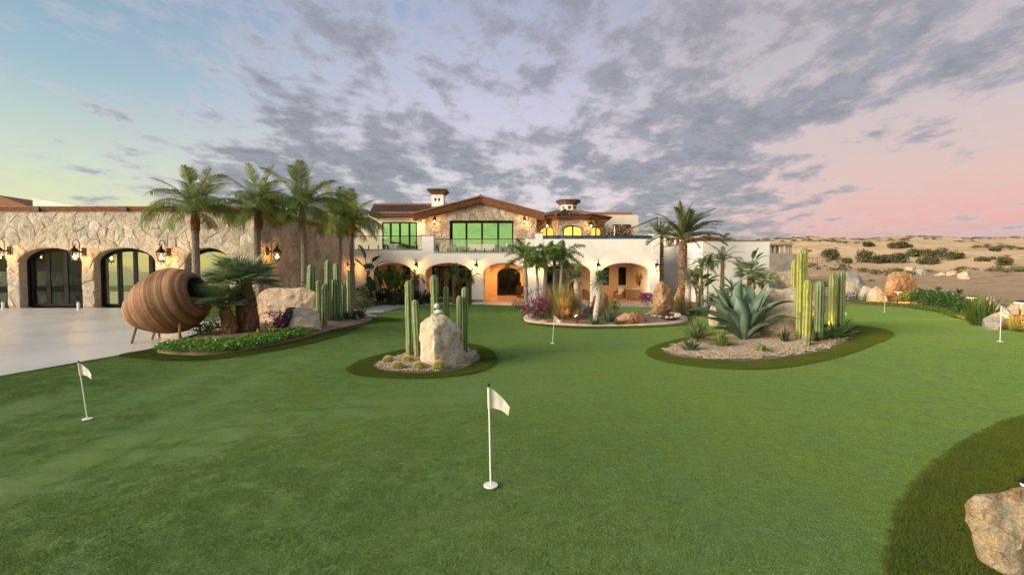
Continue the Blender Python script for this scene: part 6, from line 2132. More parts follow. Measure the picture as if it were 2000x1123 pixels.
cactus_px('tallest column cactus left of the tall pale boulder', 801, 16.5, 547.5, 700, 1, ribs=7)
cactus_px('shorter column cactus pressed against the left side of the tall pale boulder', 815.5, 14.5, 585, 702, 2, ribs=7, lean=-.04)
cactus_px('tall column cactus with a knobbed tip right behind the cairn', 851, 16, 537, 690, 3, ribs=7, notch=1.30)
cactus_px('slim column cactus behind the boulder, right of the cairn', 874, 11, 559, 688, 4, ribs=6)
cactus_px('column cactus at the far right of the centre island', 908, 12.5, 560.5, 692, 5, ribs=7)
cactus_px('short column cactus just left of the rightmost one in the centre island', 897, 11, 577, 694, 6, ribs=7)
cactus_px('column cactus standing behind the white boulder in the palm bed', 606, 15, 516, 640, 11, 1.3, ribs=7, lean=.03)
cactus_px('tallest column cactus of the palm bed', 641, 12.5, 507, 634, 12, ribs=7)
cactus_px('thick column cactus right of the tallest one in the palm bed', 661.5, 13.5, 513, 631, 13, ribs=8)
cactus_px('yellowish short column cactus at the left of the palm bed cactus group', 623.5, 8.5, 547.5, 638, 14, ribs=6, yellow=.5)
cactus_px('front column cactus of the palm bed, right at the turf edge', 634, 12, 554, 643, 15, ribs=7)
cactus_px('lone slim column cactus beside the dark agave clump', 682.5, 9.5, 528, 624, 16, ribs=6)
cactus_px('dark column cactus in the gap of the palm bed group', 650, 11, 545, 632, 17, ribs=7)
cactus_px('short dark column cactus behind the thick one in the palm bed', 672, 11, 556, 628, 18, ribs=7)
B6 = [('yellow column cactus behind the massive flat boulder', 1549.5, 9.5, 507.5, 640, 21, 1.6, 6, 1.0), ('yellow green column cactus second tallest of the right island', 1561, 15, 492, 668, 22, 0, 7, .75),
      ('tallest column cactus of the right island, with a rounded dark tip', 1570, 12.5, 484, 655, 23, .2, 7, .45), ('column cactus standing closest to the camera in the right island', 1574, 16, 546, 681, 24, 0, 7, .8),
      ('dark green column cactus alone in the middle of the right island group', 1599, 15.5, 548, 670, 25, 0, 8, 0.0), ('column cactus glowing yellow from a spotlight at its foot', 1623.5, 13.5, 532, 660, 26, 0, 7, .4),
      ('rightmost grey green column cactus of the right island', 1641, 12.5, 528, 656, 27, 0, 7, .2)]
for lb, cx, w, yt, yb, sd_, dY, rb, ye in B6:
    cactus_px(lb, cx, w, yt, yb, sd_, dY, ribs=rb, yellow=ye)

for i, (px, py, rpx, lb) in enumerate([(758.5, 712, 10, 'golden barrel cactus furthest left in the centre island'), (776.5, 724, 11, 'golden barrel cactus in front, second from left'), (796.5, 712, 10.5, 'golden barrel cactus at the back near the tall cacti'),
                                       (817.5, 724, 10.7, 'golden barrel cactus left of the tall pale boulder front'), (858, 725, 12.5, 'largest golden barrel cactus before the tall pale boulder')]):
    b = at(px, py); r = rpx * b.y / F
    t_ = thing('barrel_cactus', lb, 'cactus', b, group='golden barrel cacti in the centre island')
    mb = MB(); n = 22 * 2; mm = 12; vs = []
    for j in range(mm + 1):
        ph = -PI / 2 + PI * j / mm
        for k in range(n):
            d = 1.0 if k % 2 == 0 else .87
            a = 2 * PI * k / n
            vs.append((r * d * math.cos(ph) * math.cos(a), r * d * math.cos(ph) * math.sin(a), r * .92 * math.sin(ph) * (1 if ph < 1.2 else .97) + r * .78))
    fs = [(j * n + k, j * n + (k + 1) % n, (j + 1) * n + (k + 1) % n, (j + 1) * n + k) for j in range(mm) for k in range(n)]
    mb.add(vs, fs, (.10, .14, .035)); mb.build('ribbed_body', M['cactus'], t_)
    mb = MB(); rd = random.Random(i)
    for k in range(0, n, 2):
        a = 2 * PI * k / n
        for j in range(18):
            ph = -.5 + 2.0 * j / 17
            c = Vector((r * math.cos(ph) * math.cos(a), r * math.cos(ph) * math.sin(a), r * .92 * math.sin(ph) + r * .78))
            nn = (c - Vector((0, 0, r * .78))).normalized()
            for q in range(5):
                d = (nn + Vector((rd.uniform(-1, 1), rd.uniform(-1, 1), rd.uniform(-.8, .8)))).normalized() * r * rd.uniform(.16, .28)
                u = d.cross(nn).normalized() * .0020
                mb.add([c - u, c + u, c + d], [(0, 1, 2)], rd.choice([(.75, .62, .20), (.62, .48, .12), (.80, .70, .35)]))
    for q in range(160):
        a = rd.uniform(0, 2 * PI); rr_2 = rd.uniform(0, r * .35); c = Vector((rr_2 * math.cos(a), rr_2 * math.sin(a), r * 1.62))
        mb.add([c + Vector((-.002, 0, 0)), c + Vector((.002, 0, 0)), c + Vector((rd.uniform(-.01, .01), rd.uniform(-.01, .01), r * .16))], [(0, 1, 2)], (.80, .62, .22))
    mb.build('golden_spines', M['cactus'], t_)

# ------------------------------------------------------------------ the big agave: each leaf a part
ab = at(1452, 668)
ag = thing('giant_agave', 'giant blue green agave with broad thick leaves in the right island', 'agave', ab)


def agave_leaf(tip, ctrl, wmax, thick=.05, seed=0, parent=ag, base=Vector((0, 0, .05)), face=None, m='agave'):
    mb = MB(); n = 14; K = 8
    rd = random.Random(seed)
    P = [((1 - t) ** 2) * base + 2 * t * (1 - t) * ctrl + t * t * tip for t in [i / n for i in range(n + 1)]]
    vs = []; fs = []
    for i, p in enumerate(P):
        t = i / n
        tn = (P[min(i + 1, n)] - P[max(i - 1, 0)]).normalized()
        out = face if face is not None else Vector((tn.x, tn.y, 0)) + Vector((0, 0, .001))
        upv = Vector((0, 0, 1)) if face is None else face
        sd = tn.cross(upv)
        if sd.length < .05: sd = Vector((1, 0, 0))
        sd.normalize(); nn = sd.cross(tn).normalized()
        w = wmax * np.interp(t, [0, .12, .35, .55, .75, .9, .97, 1], [.55, .50, .72, 1.0, .82, .40, .16, .02])
        th = thick * (1 - t) ** .6 + .004
        for k in range(K + 1):
            u = -1 + 2 * k / K
            vs.append(p + sd * u * w * .5 + nn * (abs(u) ** 1.7 * w * .26) + nn * .0 + nn * (rd.uniform(-.003, .003)))
        for k in range(K + 1):
            u = 1 - 2 * k / K
            vs.append(p + sd * u * w * .5 + nn * (abs(u) ** 1.7 * w * .26) - nn * th * (1 - abs(u) ** 3))
    m2 = 2 * (K + 1)
    for i in range(n):
        for k in range(m2):
            k2 = (k + 1) % m2
            fs.append((i * m2 + k, i * m2 + k2, (i + 1) * m2 + k2, (i + 1) * m2 + k))
    mb.add(vs, fs)
    o = mb.build('leaf', M[m], parent, True)
    sp = MB(); d = (P[-1] - P[-2]).normalized()
    sp.tube([P[-1] - d * .02, P[-1] + d * .05], [.006, .001], 4, col=(.08, .05, .03)); sp.build('spine', M['bark'], o)
    return o


def al(px, py, dy, w, lift=.3, seed=0, cl=.45):
    tip = W(px, py, ab.y + dy) - ab
    ctrl = Vector((tip.x * cl, tip.y * cl, max(tip.z * .55 + lift, .15)))
    agave_leaf(tip, ctrl, w, seed=seed)


for a in [(1342, 606, -.3, .27, .45, 1), (1388, 553, .3, .22, .1, 2), (1404, 559, .5, .24, .15, 3), (1426, 544, .5, .26, .0, 4), (1360, 585, .1, .25, .45, 5), (1497, 561, .4, .24, .15, 6),
          (1512, 563, .2, .26, .20, 7), (1486, 557, .7, .22, .05, 8), (1552, 590, -.2, .26, .55, 9), (1555, 621, -.5, .26, .40, 10), (1388, 580, .6, .24, .3, 11), (1470, 552, .8, .26, .0, 12),
          (1392, 642, -.6, .22, .22, 13), (1510, 600, -.45, .26, .40, 14), (1375, 620, -.65, .22, .25, 15), (1532, 640, .5, .24, .3, 16), (1410, 600, -.6, .20, .35, 17), (1452, 560, .9, .28, 0, 18), (1505, 632, -.7, .2, .18, 19)]:
    al(*a)
# the upright broad leaves
tip = W(1448, 545, ab.y + .15) - ab
agave_leaf(tip, Vector((-.10, .25, .80)), .40, .05, 30, face=Vector((0, .45, 1)))
tip = W(1437, 576, ab.y - .20) - ab
agave_leaf(tip, Vector((-.08, -.42, .55)), .38, .06, 31, face=Vector((-.1, .9, .6)))
agave_leaf(W(1462, 590, ab.y - .1) - ab, Vector((.18, -.12, .55)), .24, .05, 32)


# ------------------------------------------------------------------ rosettes and grasses
def blades_thing(name, label, cat, base, n, L, w, cols, seed, emin=.2, emax=1.45, curl=.3, group=None, core=0.0, m='leaf', stiff=True, segs=2, sc=1.0, part='leaves', wind=(0, 0), stem=None):
    rd = random.Random(seed)
    t_ = thing(name, label, cat, base, group=group)
    mb = MB()
    z0 = 0
    if stem:
        z0 = stem[0]
        sm = MB(); sm.tube([(0, 0, -.1), (0, 0, z0)], [stem[1], stem[1] * .8], 8, col=stem[2]); sm.build('stem', M['bark'], t_)
    for k in range(n):
        az = k * 2.39996 + rd.uniform(-.3, .3)
        e = emin + (emax - emin) * rd.random() ** .8
        l = L * rd.uniform(.7, 1.08)
        d = Vector((math.cos(az) * math.cos(e), math.sin(az) * math.cos(e), math.sin(e)))
        sd = Vector((-math.sin(az), math.cos(az), 0))
        up = sd.cross(d) * -1
        if up.z < 0: up = -up
        p0 = Vector((math.cos(az) * core * rd.random(), math.sin(az) * core * rd.random(), z0))
        pts = []; wd_ = []
        for i in range(segs + 1):
            t = i / segs
            pts.append(p0 + d * l * t + Vector((wind[0] * t * t * l, wind[1] * t * t * l, -curl * l * t * t * math.cos(e))))
            wd_.append(w * .5 * (1 - t * .35 if t < 1 else .03) * (.7 if t == 0 else 1))
        c = tuple(x * rd.uniform(.75, 1.25) for x in rd.choice(cols))
        mb.strip(pts, wd_, sd, c, fold=.45 if stiff else 0.0, up=up)
    mb.build(part, M[m], t_)
    return t_


YUC = [(.22, .28, .09), (.16, .23, .07), (.30, .33, .13), (.12, .18, .06)]
YG = [(.10, .16, .06), (.07, .12, .05), (.13, .19, .08)]
blades_thing('yucca', 'spiky green yucca with a short stem at the left of the right island', 'plant', at(1361, 673), 150, .60, .036, YUC, 1, -.1, 1.5, .12, stem=(.16, .05, (.12, .07, .04)))
blades_thing('yucca', 'light green spiky yucca front and centre in the right island', 'plant', at(1409, 681), 150, .50, .036, [(.22, .28, .07), (.16, .23, .06), (.28, .31, .10)], 2, -.1, 1.5, .12)
blades_thing('small_agave', 'small dark green agave at the left front of the right island', 'plant', at(1347, 690), 30, .40, .07, YG, 3, .3, 1.4, .1, segs=3)
blades_thing('small_agave', 'small bright agave in the gravel below the giant agave', 'plant', at(1487, 692), 30, .32, .055, YUC, 4, .3, 1.4, .1, segs=3)
blades_thing('snake_plant', 'dark slender snake plant before the massive flat boulder', 'plant', at(1532, 673), 26, .52, .035, [(.05, .08, .035), (.07, .12, .04), (.12, .16, .05)], 5, .9, 1.5, .25, segs=3)
for i, (px, py, n, L, lb) in enumerate([(1592, 672, 18, .45, 'small agave at the foot of the dark green cactus'), (1612, 668, 20, .55, 'agave clump before the spotlit cactus'), (1630, 665, 24, .60, 'broad leaved agave lit yellow in the right island'),
                                 (1648, 658, 22, .55, 'dark agave at the right end of the right island'), (1640, 652, 20, .60, 'agave behind the rightmost cactus')]):
    blades_thing('small_agave', lb, 'plant', at(px, py), n, L, .075, [(.06, .11, .03), (.09, .15, .035), (.12, .18, .04)], 10 + i, .15, 1.3, .15, segs=3, group='agaves at the cactus feet')
for i, (px, py, lb) in enumerate([(676, 630, 'dark blue agave at the left of the clump near the lone cactus'), (690, 630, 'dark blue agave in the middle of the clump beside the path'), (705, 626, 'dark blue agave at the right of the clump beside the path'), (660, 634, 'dark blue agave at the feet of the palm bed cacti'), (698, 618, 'dark blue agave at the back of the clump beside the path')]):
    blades_thing('blue_agave', lb, 'plant', at(px, py), 34, .52, .06, [(.035, .06, .045), (.05, .08, .055), (.06, .09, .05)], 20 + i, .2, 1.4, .2, segs=3, group='dark agave clump beside the path')
# ornamental grasses
RED = [(.36, .16, .07), (.26, .18, .06), (.40, .17, .08), (.20, .17, .05), (.42, .25, .13)]
OLV = [(.14, .17, .05), (.22, .22, .07), (.30, .24, .10)]
for i, (px, py, Y, n, L, cols, lb) in enumerate([(1098, 626, 0, 620, 1.75, OLV, 'tall olive ornamental grass in the centre of the middle bed'), (1074, 620, 0, 460, 1.55, RED, 'reddish ornamental grass spreading left in the middle bed'),
                                  (1112, 622, 0, 420, 1.45, RED, 'orange tinted ornamental grass beside the left trunk yucca'), (1104, 630, 0, 240, .62, RED, 'low rusty grass lit by the garden spotlight'), (1128, 631, 0, 200, .60, RED, 'low rusty grass right of the garden spotlight'),
                                  (1088, 629, 0, 200, .55, RED, 'low rusty grass left of the garden spotlight'),
                                  (1326, 612, 0, 360, 1.25, OLV, 'tall olive grass beside the tall rust boulder'), (1342, 612, 0, 220, .95, RED, 'orange dry grass right of the tall olive grass'), (878, 676, 0, 90, .36, RED, 'small rusty grass tuft behind the centre boulder')]):
    blades_thing('ornamental_grass', lb, 'grass plant', at(px, py), int(n * 1.7), L, .014, cols, 40 + i, .35, 1.50, .62, segs=4, stiff=False, core=.12, group='ornamental grasses')
blades_thing('ornamental_grass', 'tall bright green grass clump between the hedge and the right boulders', 'grass plant', at(1915, 636), 420, 1.05, .014, [(.09, .17, .03), (.12, .20, .035), (.07, .12, .03)], 60, .85, 1.53, .25, segs=4, stiff=False, core=.25)
blades_thing('ornamental_grass', 'yellow lit fine grass under the path light near the right edge', 'grass plant', at(1980, 646), 200, .55, .010, [(.30, .27, .08), (.22, .22, .06)], 61, .5, 1.5, .4, segs=4, stiff=False, core=.15)
blades_thing('ornamental_grass', 'small yellow grass under the path light at the hedge end', 'grass plant', at(1897, 628), 160, .55, .010, [(.30, .27, .06), (.22, .22, .06)], 62, .5, 1.5, .4, segs=4, stiff=False, core=.15)
AL = [(.10, .15, .08), (.07, .12, .06), (.14, .19, .10)]
for i, (px, py, n, L, lb) in enumerate([(1188, 634, 60, .85, 'grey green aloe clump left of the low rust boulder'), (1167, 637, 40, .40, 'low pale aloe at the front of the middle bed'), (1205, 637, 34, .35, 'low aloe touching the low rust boulder'), (1158, 637, 30, .36, 'low aloe at the foot of the right trunk yucca'),
                                 (1056, 627, 50, .45, 'bluish aloe below the magenta bougainvillea'), (1068, 628, 40, .42, 'bluish aloe right of the magenta bougainvillea'),
                                 (1296, 616, 44, .62, 'dark aloe before the tall rust boulder'), (1334, 618, 46, .55, 'pale blue aloe under the tall olive grass'), (1352, 616, 40, .50, 'aloe right of the orange dry grass'), (1367, 618, 50, .6, 'grey green aloe clump left of the giant agave'), (1385, 614, 50, .6, 'grey green aloe clump behind the giant agave leaves')]):
    blades_thing('aloe', lb, 'plant', at(px, py), n, L, .045, AL, 70 + i, .2, 1.45, .15, segs=2, group='aloes in the middle and east beds')


# trunk yuccas
def trunk_yucca(label, bpx, pts_px, r, top_px, L, n, seed, cols, tc=(.46, .40, .32)):
    b = at(*bpx)
    t_ = thing('trunk_yucca', label, 'yucca', b)
    pts = [W(x, y, b.y) - b for x, y in pts_px]
    pts[0].z -= .1
    fine = []; rr = []
    for i in range(len(pts) - 1):
        for k in range(6):
            fine.append(pts[i].lerp(pts[i + 1], k / 6)); q = (i * 6 + k)
            rr.append(r * (1.0 + (.06 if q % 2 else -.06)) * (1.15 - .25 * q / (6 * len(pts))))
    fine.append(pts[-1]); rr.append(r * .8)
    mb = MB(); mb.tube(fine, rr, 10, col=tc); mb.build('trunk', M['bark'], t_)
    tp = W(*top_px, b.y) - b
    rd = random.Random(seed)
    mb = MB()
    for k in range(n):
        az = k * 2.39996; e = -0.9 + 2.35 * rd.random()
        l = L * rd.uniform(.7, 1.05)
        d = Vector((math.cos(az) * math.cos(e), math.sin(az) * math.cos(e), math.sin(e))); sd = Vector((-math.sin(az), math.cos(az), 0))
        c = tuple(x * rd.uniform(.75, 1.25) for x in rd.choice(cols if e > -.2 else [(.42, .36, .20), (.30, .26, .15)]))
        mb.strip([tp, tp + d * l * .5, tp + d * l + Vector((0, 0, -.08 * l))], [.012, .016, .001], sd, c, fold=.4, up=sd.cross(d))
    mb.build('leaf_crown', M['leaf'], t_)


trunk_yucca('left trunk yucca with a bent pale ringed trunk in the middle bed', (1133, 622), [(1133, 622), (1132, 600), (1129, 580), (1126, 560), (1127, 545)], .115, (1127, 540), .68, 190, 1, [(.16, .22, .10), (.22, .28, .14)])
trunk_yucca('right trunk yucca with a curved pale ringed trunk in the middle bed', (1164, 632), [(1164, 632), (1164, 610), (1168, 588), (1171, 570), (1170, 555)], .095, (1170, 548), .62, 170, 2, [(.16, .22, .10), (.22, .28, .14)])
trunk_yucca('stout trunk yucca with pale spiky crown before the white garden wall', (1343, 602), [(1343, 602), (1343, 585), (1344, 565), (1344, 548)], .16, (1345, 545), .90, 210, 3, [(.24, .28, .16), (.30, .32, .18)])
trunk_yucca('thin dark yucca right of the stout trunk yucca', (1360, 602), [(1360, 602), (1361, 580), (1358, 560)], .06, (1358, 556), .70, 110, 4, [(.24, .26, .14), (.18, .20, .10)], (.16, .10, .07))


# ------------------------------------------------------------------ shrubs
def shrub(name, label, cat, base, size, n, leaf, cols, seed, flowers=None, nf=0, group=None, stems=7, stemcol=(.16, .11, .07), shell=.35, fsize=None, quad=True, kind=None):
    """leafy plant: stems plus leaf faces spread through the crown's volume in clumps"""
    rd = random.Random(seed)
    t_ = thing(name, label, cat, base, group=group)
    sx_, sy_, sz_ = size
    mb = MB()
    cl = []
    for k in range(max(5, stems * 2)):
        a = rd.uniform(0, 2 * PI); rr_ = rd.random() ** .5 * .85; zz = rd.uniform(.25, .95)
        kz = math.sqrt(max(0, 1 - (zz - .35) ** 2 / .55))
        cl.append(Vector((math.cos(a) * rr_ * sx_ / 2 * kz, math.sin(a) * rr_ * sy_ / 2 * kz, zz * sz_)))
    for c in cl[:stems]:
        mb.tube([(c.x * .1, c.y * .1, -.05), (c.x * .5, c.y * .5, c.z * .5), tuple(c)], [.02 * sz_ + .004, .012 * sz_ + .003, .003], 4, col=stemcol, cap=False)
    mb.build('stems', M['bark'], t_)
    mb = MB()
    cr = shell * min(sx_, sz_) * .75
    for k in range(n):
        c = rd.choice(cl)
        v = Vector((rd.gauss(0, 1), rd.gauss(0, 1), rd.gauss(0, 1))).normalized() * (rd.random() ** .5) * cr
        p = c + v
        if p.z < .01: p.z = rd.uniform(.01, .1)
        s = leaf * rd.uniform(.6, 1.3)
        d = (v.normalized() + Vector((rd.uniform(-.7, .7), rd.uniform(-.7, .7), rd.uniform(-.3, .8)))).normalized()
        sd = d.cross(Vector((rd.uniform(-1, 1), rd.uniform(-1, 1), rd.uniform(-1, 1)))).normalized()
        col = tuple(x * rd.uniform(.7, 1.3) for x in rd.choice(cols))
        mb.add([p, p + d * s * .5 + sd * s * .28, p + d * s, p + d * s * .5 - sd * s * .28], [(0, 1, 2, 3)], col)
    mb.build('leaves', M['leaf'], t_)
    if nf:
        mb = MB(); fsz = fsize or leaf * .8
        for k in range(nf):
            c = rd.choice(cl)
            v = Vector((rd.gauss(0, 1), rd.gauss(0, 1), abs(rd.gauss(0, 1)))).normalized() * cr * rd.uniform(.75, 1.12)
            p = c + v; nn = (v.normalized() + Vector((0, -.4, .2))).normalized()
            a_ = nn.orthogonal().normalized(); b_ = nn.cross(a_)
            col = tuple(x * rd.uniform(.7, 1.3) for x in rd.choice(flowers))
            for q in range(3):
                an = 2.094 * q + rd.random(); d = (a_ * math.cos(an) + b_ * math.sin(an) + nn * .5).normalized(); sd = d.cross(nn).normalized()
                mb.add([p, p + d * fsz * .5 + sd * fsz * .32, p + d * fsz, p + d * fsz * .5 - sd * fsz * .32], [(0, 1, 2, 3)], col)
        mb.build('flowers', M['leaf'], t_)['kind'] = 'stuff'
    if kind: t_['kind'] = kind
    return t_


MAG = [(.32, .010, .15), (.24, .008, .13), (.40, .02, .22)]
shrub('bougainvillea', 'magenta bougainvillea at the left of the middle bed', 'flowering shrub', at(1050, 624), (1.3, .8, .75), 500, .07, GREEN_DARK, 1, MAG, 210, fsize=.075)
shrub('bougainvillea', 'pale pink bougainvillea below the foxtail palms', 'flowering shrub', at(1045, 612), (1.3, .9, 1.5), 500, .07, [(.12, .18, .08), (.08, .13, .05)], 2, [(.60, .30, .42), (.55, .42, .50), (.66, .28, .28)], 110, fsize=.08)
shrub('bougainvillea', 'magenta bougainvillea by the porch pier left of the tall rust boulder', 'flowering shrub', gpt(1265, 29.5), (1.1, .8, .75), 400, .07, GREEN_DARK, 3, MAG, 300, fsize=.08)
shrub('bougainvillea', 'small magenta bougainvillea before the white boulder', 'flowering shrub', at(540, 652), (.85, .5, .55), 380, .06, GREEN_DARK, 4, MAG, 40, fsize=.075)
shrub('shrub', 'low yellow flowered shrub beside the short fan palm bed edge', 'shrub', at(524, 664), (.6, .4, .28), 260, .06, GREEN_DARK, 5, [(.60, .40, .05), (.55, .30, .05)], 60, fsize=.05)
shrub('shrub', 'loose leafy shrub at the paving edge below the wicker pod', 'shrub', at(412, 662), (1.3, .5, .42), 420, .06, GREEN_DARK, 6, stems=12)
shrub('shrub', 'grey green euphorbia shrub right of the lone slim cactus', 'shrub', at(708, 612), (1.1, .8, 1.0), 650, .07, [(.15, .20, .06), (.20, .24, .08), (.10, .15, .05)], 7)
shrub('shrub', 'small dark shrub at the foot of the first foxtail palm', 'shrub', at(1014, 604), (1.0, .6, .45), 260, .08, GREEN_DARK, 8)
shrub('shrub', 'yellow green leafy shrub right of the orange and pink boulder', 'shrub', at(1200, 616), (.7, .5, .75), 340, .09, [(.14, .20, .04), (.20, .24, .04), (.08, .14, .03)], 9)
shrub('shrub', 'round dark shrub with white specks behind the agave tips', 'shrub', at(1392, 608), (1.9, 1.2, .95), 900, .08, [(.04, .08, .025), (.06, .11, .03)], 10, [(.55, .52, .42)], 60, fsize=.05)
DK = [(.05, .035, .02), (.07, .03, .025), (.04, .07, .02), (.03, .055, .02)]
for i, (px, Y, w, h, n, cols, lb) in enumerate([(735, 29.5, 1.8, .7, 420, DK, 'dark low shrub at the foot of the bird of paradise clump'), (765, 29.5, 2.0, .8, 460, DK, 'dark reddish shrub below the first porch window'),
                                          (783, 31.5, 1.2, 1.25, 300, DK, 'upright dark cordyline shrub between the two porch windows'), (798, 30.5, 1.6, 1.0, 380, DK, 'dark red shrub under the second porch window'),
                                          (825, 31, 1.7, .85, 460, GREEN_DARK, 'green leafy shrub right of the first pygmy date palm'), (845, 31, 1.5, .75, 400, GREEN_DARK, 'green leafy shrub before the curtained doors'),
                                          (897, 32.5, 1.0, 1.3, 260, GREEN_DARK, 'narrow dark shrub between the two right pygmy date palms'), (712, 28.5, 1.6, 1.0, 400, DK, 'dark shrub in the corner by the side wall'), (810, 30.3, 1.4, .5, 300, DK, 'low dark shrub in front of the first pygmy date palm')]):
    shrub('shrub', lb, 'shrub', gpt(px, Y), (w, .8, h), n, .15, cols, 20 + i, group='shrubs along the arcade')
for i, (px, Y, w, h, lb) in enumerate([(555, 20.5, 2.2, .8, 'shrub behind the low fan palms at the wing corner'), (1310, 31, 1.7, .75, 'dry brown shrub behind the tall rust boulder'), (640, 24, 1.6, .9, 'dark shrub against the side wall behind the cacti'), (1456, 21, 2.0, 1.0, 'green shrub behind the agave, below the fan palm'), (1425, 20, 1.8, .8, 'mid green shrub behind the upright agave leaves')]):
    shrub('shrub', lb, 'shrub', gpt(px, Y), (w, 1.0, h), 420, .12, GREEN_DARK if i != 1 else [(.20, .14, .06), (.16, .14, .06)], 40 + i)
# roof planter
pl = thing('roof_planter', 'planter of pink flowers and green leaves on the terrace before the slatted screen', 'planter', W(1204, 462, 41.2))
mb = MB(); mb.box(-1.5, 1.5, -.3, .3, -.5, .05); mb.build('trough', M['cream'], pl)
mb = MB(); fl = MB(); rd = random.Random(77)
for k in range(900):
    x = rd.uniform(-1.45, 1.45); p = Vector((x, rd.uniform(-.35, .35), rd.uniform(.0, .95) * (.75 + .25 * math.sin(x * 5))))
    d = Vector((rd.uniform(-1, 1), rd.uniform(-1, 1), rd.uniform(0, 1))).normalized(); sd = d.orthogonal().normalized(); s = .16
    mb.add([p, p + d * s * .5 + sd * s * .25, p + d * s, p + d * s * .5 - sd * s * .25], [(0, 1, 2, 3)], tuple(c * rd.uniform(.7, 1.3) for c in (.10, .16, .04)))
    if k % 7 == 0 and x > -1:
        q = p + Vector((0, -.2, .1)); fl.add([q, q + Vector((.09, 0, .03)), q + Vector((.05, -.03, .12)), q + Vector((-.04, 0, .09))], [(0, 1, 2, 3)], rd.choice([(.55, .18, .22), (.60, .30, .30)]))
mb.build('leaves', M['leaf'], pl); fl.build('flowers', M['leaf'], pl)
wp = thing('white_post', 'thin white post among the terrace planter flowers', 'post', W(1200, 461, 40.5)); mb = MB(); mb.tube([(0, 0, -.4), (0, 0, .85)], .035, 8); mb.lathe([(.05, .85), (.05, .88), (.01, .91)], 8); mb.build('shaft', M['white'], wp)

# hedge: each bush of it a thing
HG = [(.045, .11, .02), (.07, .15, .03), (.035, .08, .018), (.09, .17, .03)]
hx = [(1775, 592, 30, 24), (1798, 597, 36, 28), (1822, 602, 38, 28), (1846, 606, 38, 30), (1868, 610, 38, 30), (1886, 616, 30, 24), (1786, 588, 34, 22), (1812, 592, 34, 22), (1838, 596, 36, 24), (1862, 600, 36, 26)]
for i, (px, py, w, h) in enumerate(hx):
    b = at(px, py); s = b.y / F
    order = ['first', 'second', 'third', 'fourth', 'fifth', 'sixth']
    lb = (order[i] + ' glossy green bush from the left in the front row of the right hedge') if i < 6 else (order[i - 6] + ' glossy green bush from the left in the back row of the right hedge')
    shrub('hedge_bush', lb, 'bush', b, (w * s * 1.15, w * s * .8, h * s), 700, .10, HG, 60 + i, [(.5, .15, .10)], 3 if i == 1 else 0, group='hedge bushes at the right edge of the green')
for i, (px, py, ty, lb) in enumerate([(1802, 592, 574, 'small sprout of leaves rising from the left hedge'), (1832, 592, 563, 'tall thin plumeria sprout above the hedge'), (1851, 598, 572, 'plumeria sprout behind the hedge middle'), (1873, 600, 569, 'leafy plumeria sprout near the hedge right end')]):
    b = at(px, py); tp = W(px, ty, b.y) - b
    t_ = thing('sapling', lb, 'sapling', b)
    mb = MB(); mb.tube([(0, 0, 0), (.02, 0, tp.z * .6), (0, 0, tp.z)], [.025, .018, .012], 5, col=(.22, .18, .12)); mb.build('stem', M['bark'], t_)
    mb = MB(); rd = random.Random(i)
    for k in range(26):
        az = k * 2.4; e = rd.uniform(-.3, .9); d = Vector((math.cos(az) * math.cos(e), math.sin(az) * math.cos(e), math.sin(e))); sd = Vector((-math.sin(az), math.cos(az), 0)); l = .26; p = Vector((0, 0, tp.z - rd.uniform(0, .14)))
        mb.strip([p, p + d * l * .5, p + d * l], [.005, .045, .004], sd, tuple(c * rd.uniform(.8, 1.3) for c in (.05, .11, .03)), fold=.3, up=Vector((0, 0, 1)))
    mb.build('leaves', M['leaf'], t_)
BLU = [(.42, .50, .72), (.52, .56, .72), (.34, .42, .66)]
for i, (px, w) in enumerate([(1656, 30), (1680, 32), (1704, 32), (1728, 24)]):
    b = at(px, 590); s = b.y / F
    shrub('plumbago_bush', ['pale blue flowered plumbago next to the right island cacti', 'pale blue flowered plumbago below the grey topped boulder', 'pale blue flowered plumbago left of the farthest flagstick', 'pale blue flowered plumbago at the foot of the lit amber boulder'][i], 'bush', b,
          (w * s * 1.2, .7, 15 * s * 1.2), 520, .07, HG, 80 + i, BLU, (90, 60, 110, 40)[i], group='plumbago bushes behind the green', fsize=.06)

# ground covers (nobody could count them)
def cover(name, polys, step, off, n, leaf, cols, seed, h=.10, mound=None, margin=.06):
    rd = random.Random(seed); mb = MB()
    for k in range(n):
        x, y = rd.uniform(-.16, .16), rd.uniform(-.16, .16); z = rd.uniform(.0, h)
        d = Vector((rd.uniform(-1, 1), rd.uniform(-1, 1), rd.uniform(-.1, .9))).normalized(); sd = d.orthogonal().normalized()
        sd = Matrix.Rotation(rd.uniform(0, 6), 3, d) @ sd; s = leaf * rd.uniform(.6, 1.3)
        p = Vector((x, y, z))
        mb.add([p, p + d * s * .5 + sd * s * .3, p + d * s, p + d * s * .5 - sd * s * .3], [(0, 1, 2, 3)], tuple(c * rd.uniform(.7, 1.3) for c in rd.choice(cols)))
    po = bpy.data.objects.new('cover_patch', mb.mesh('cover_patch')); po.data.materials.append(M['leaf'])
    pts = fill_points(polys, [], step, off, margin, jitter=step * .3, mound=mound, seed=seed)
    return scatter(name, pts, po, seed=seed, align=False)


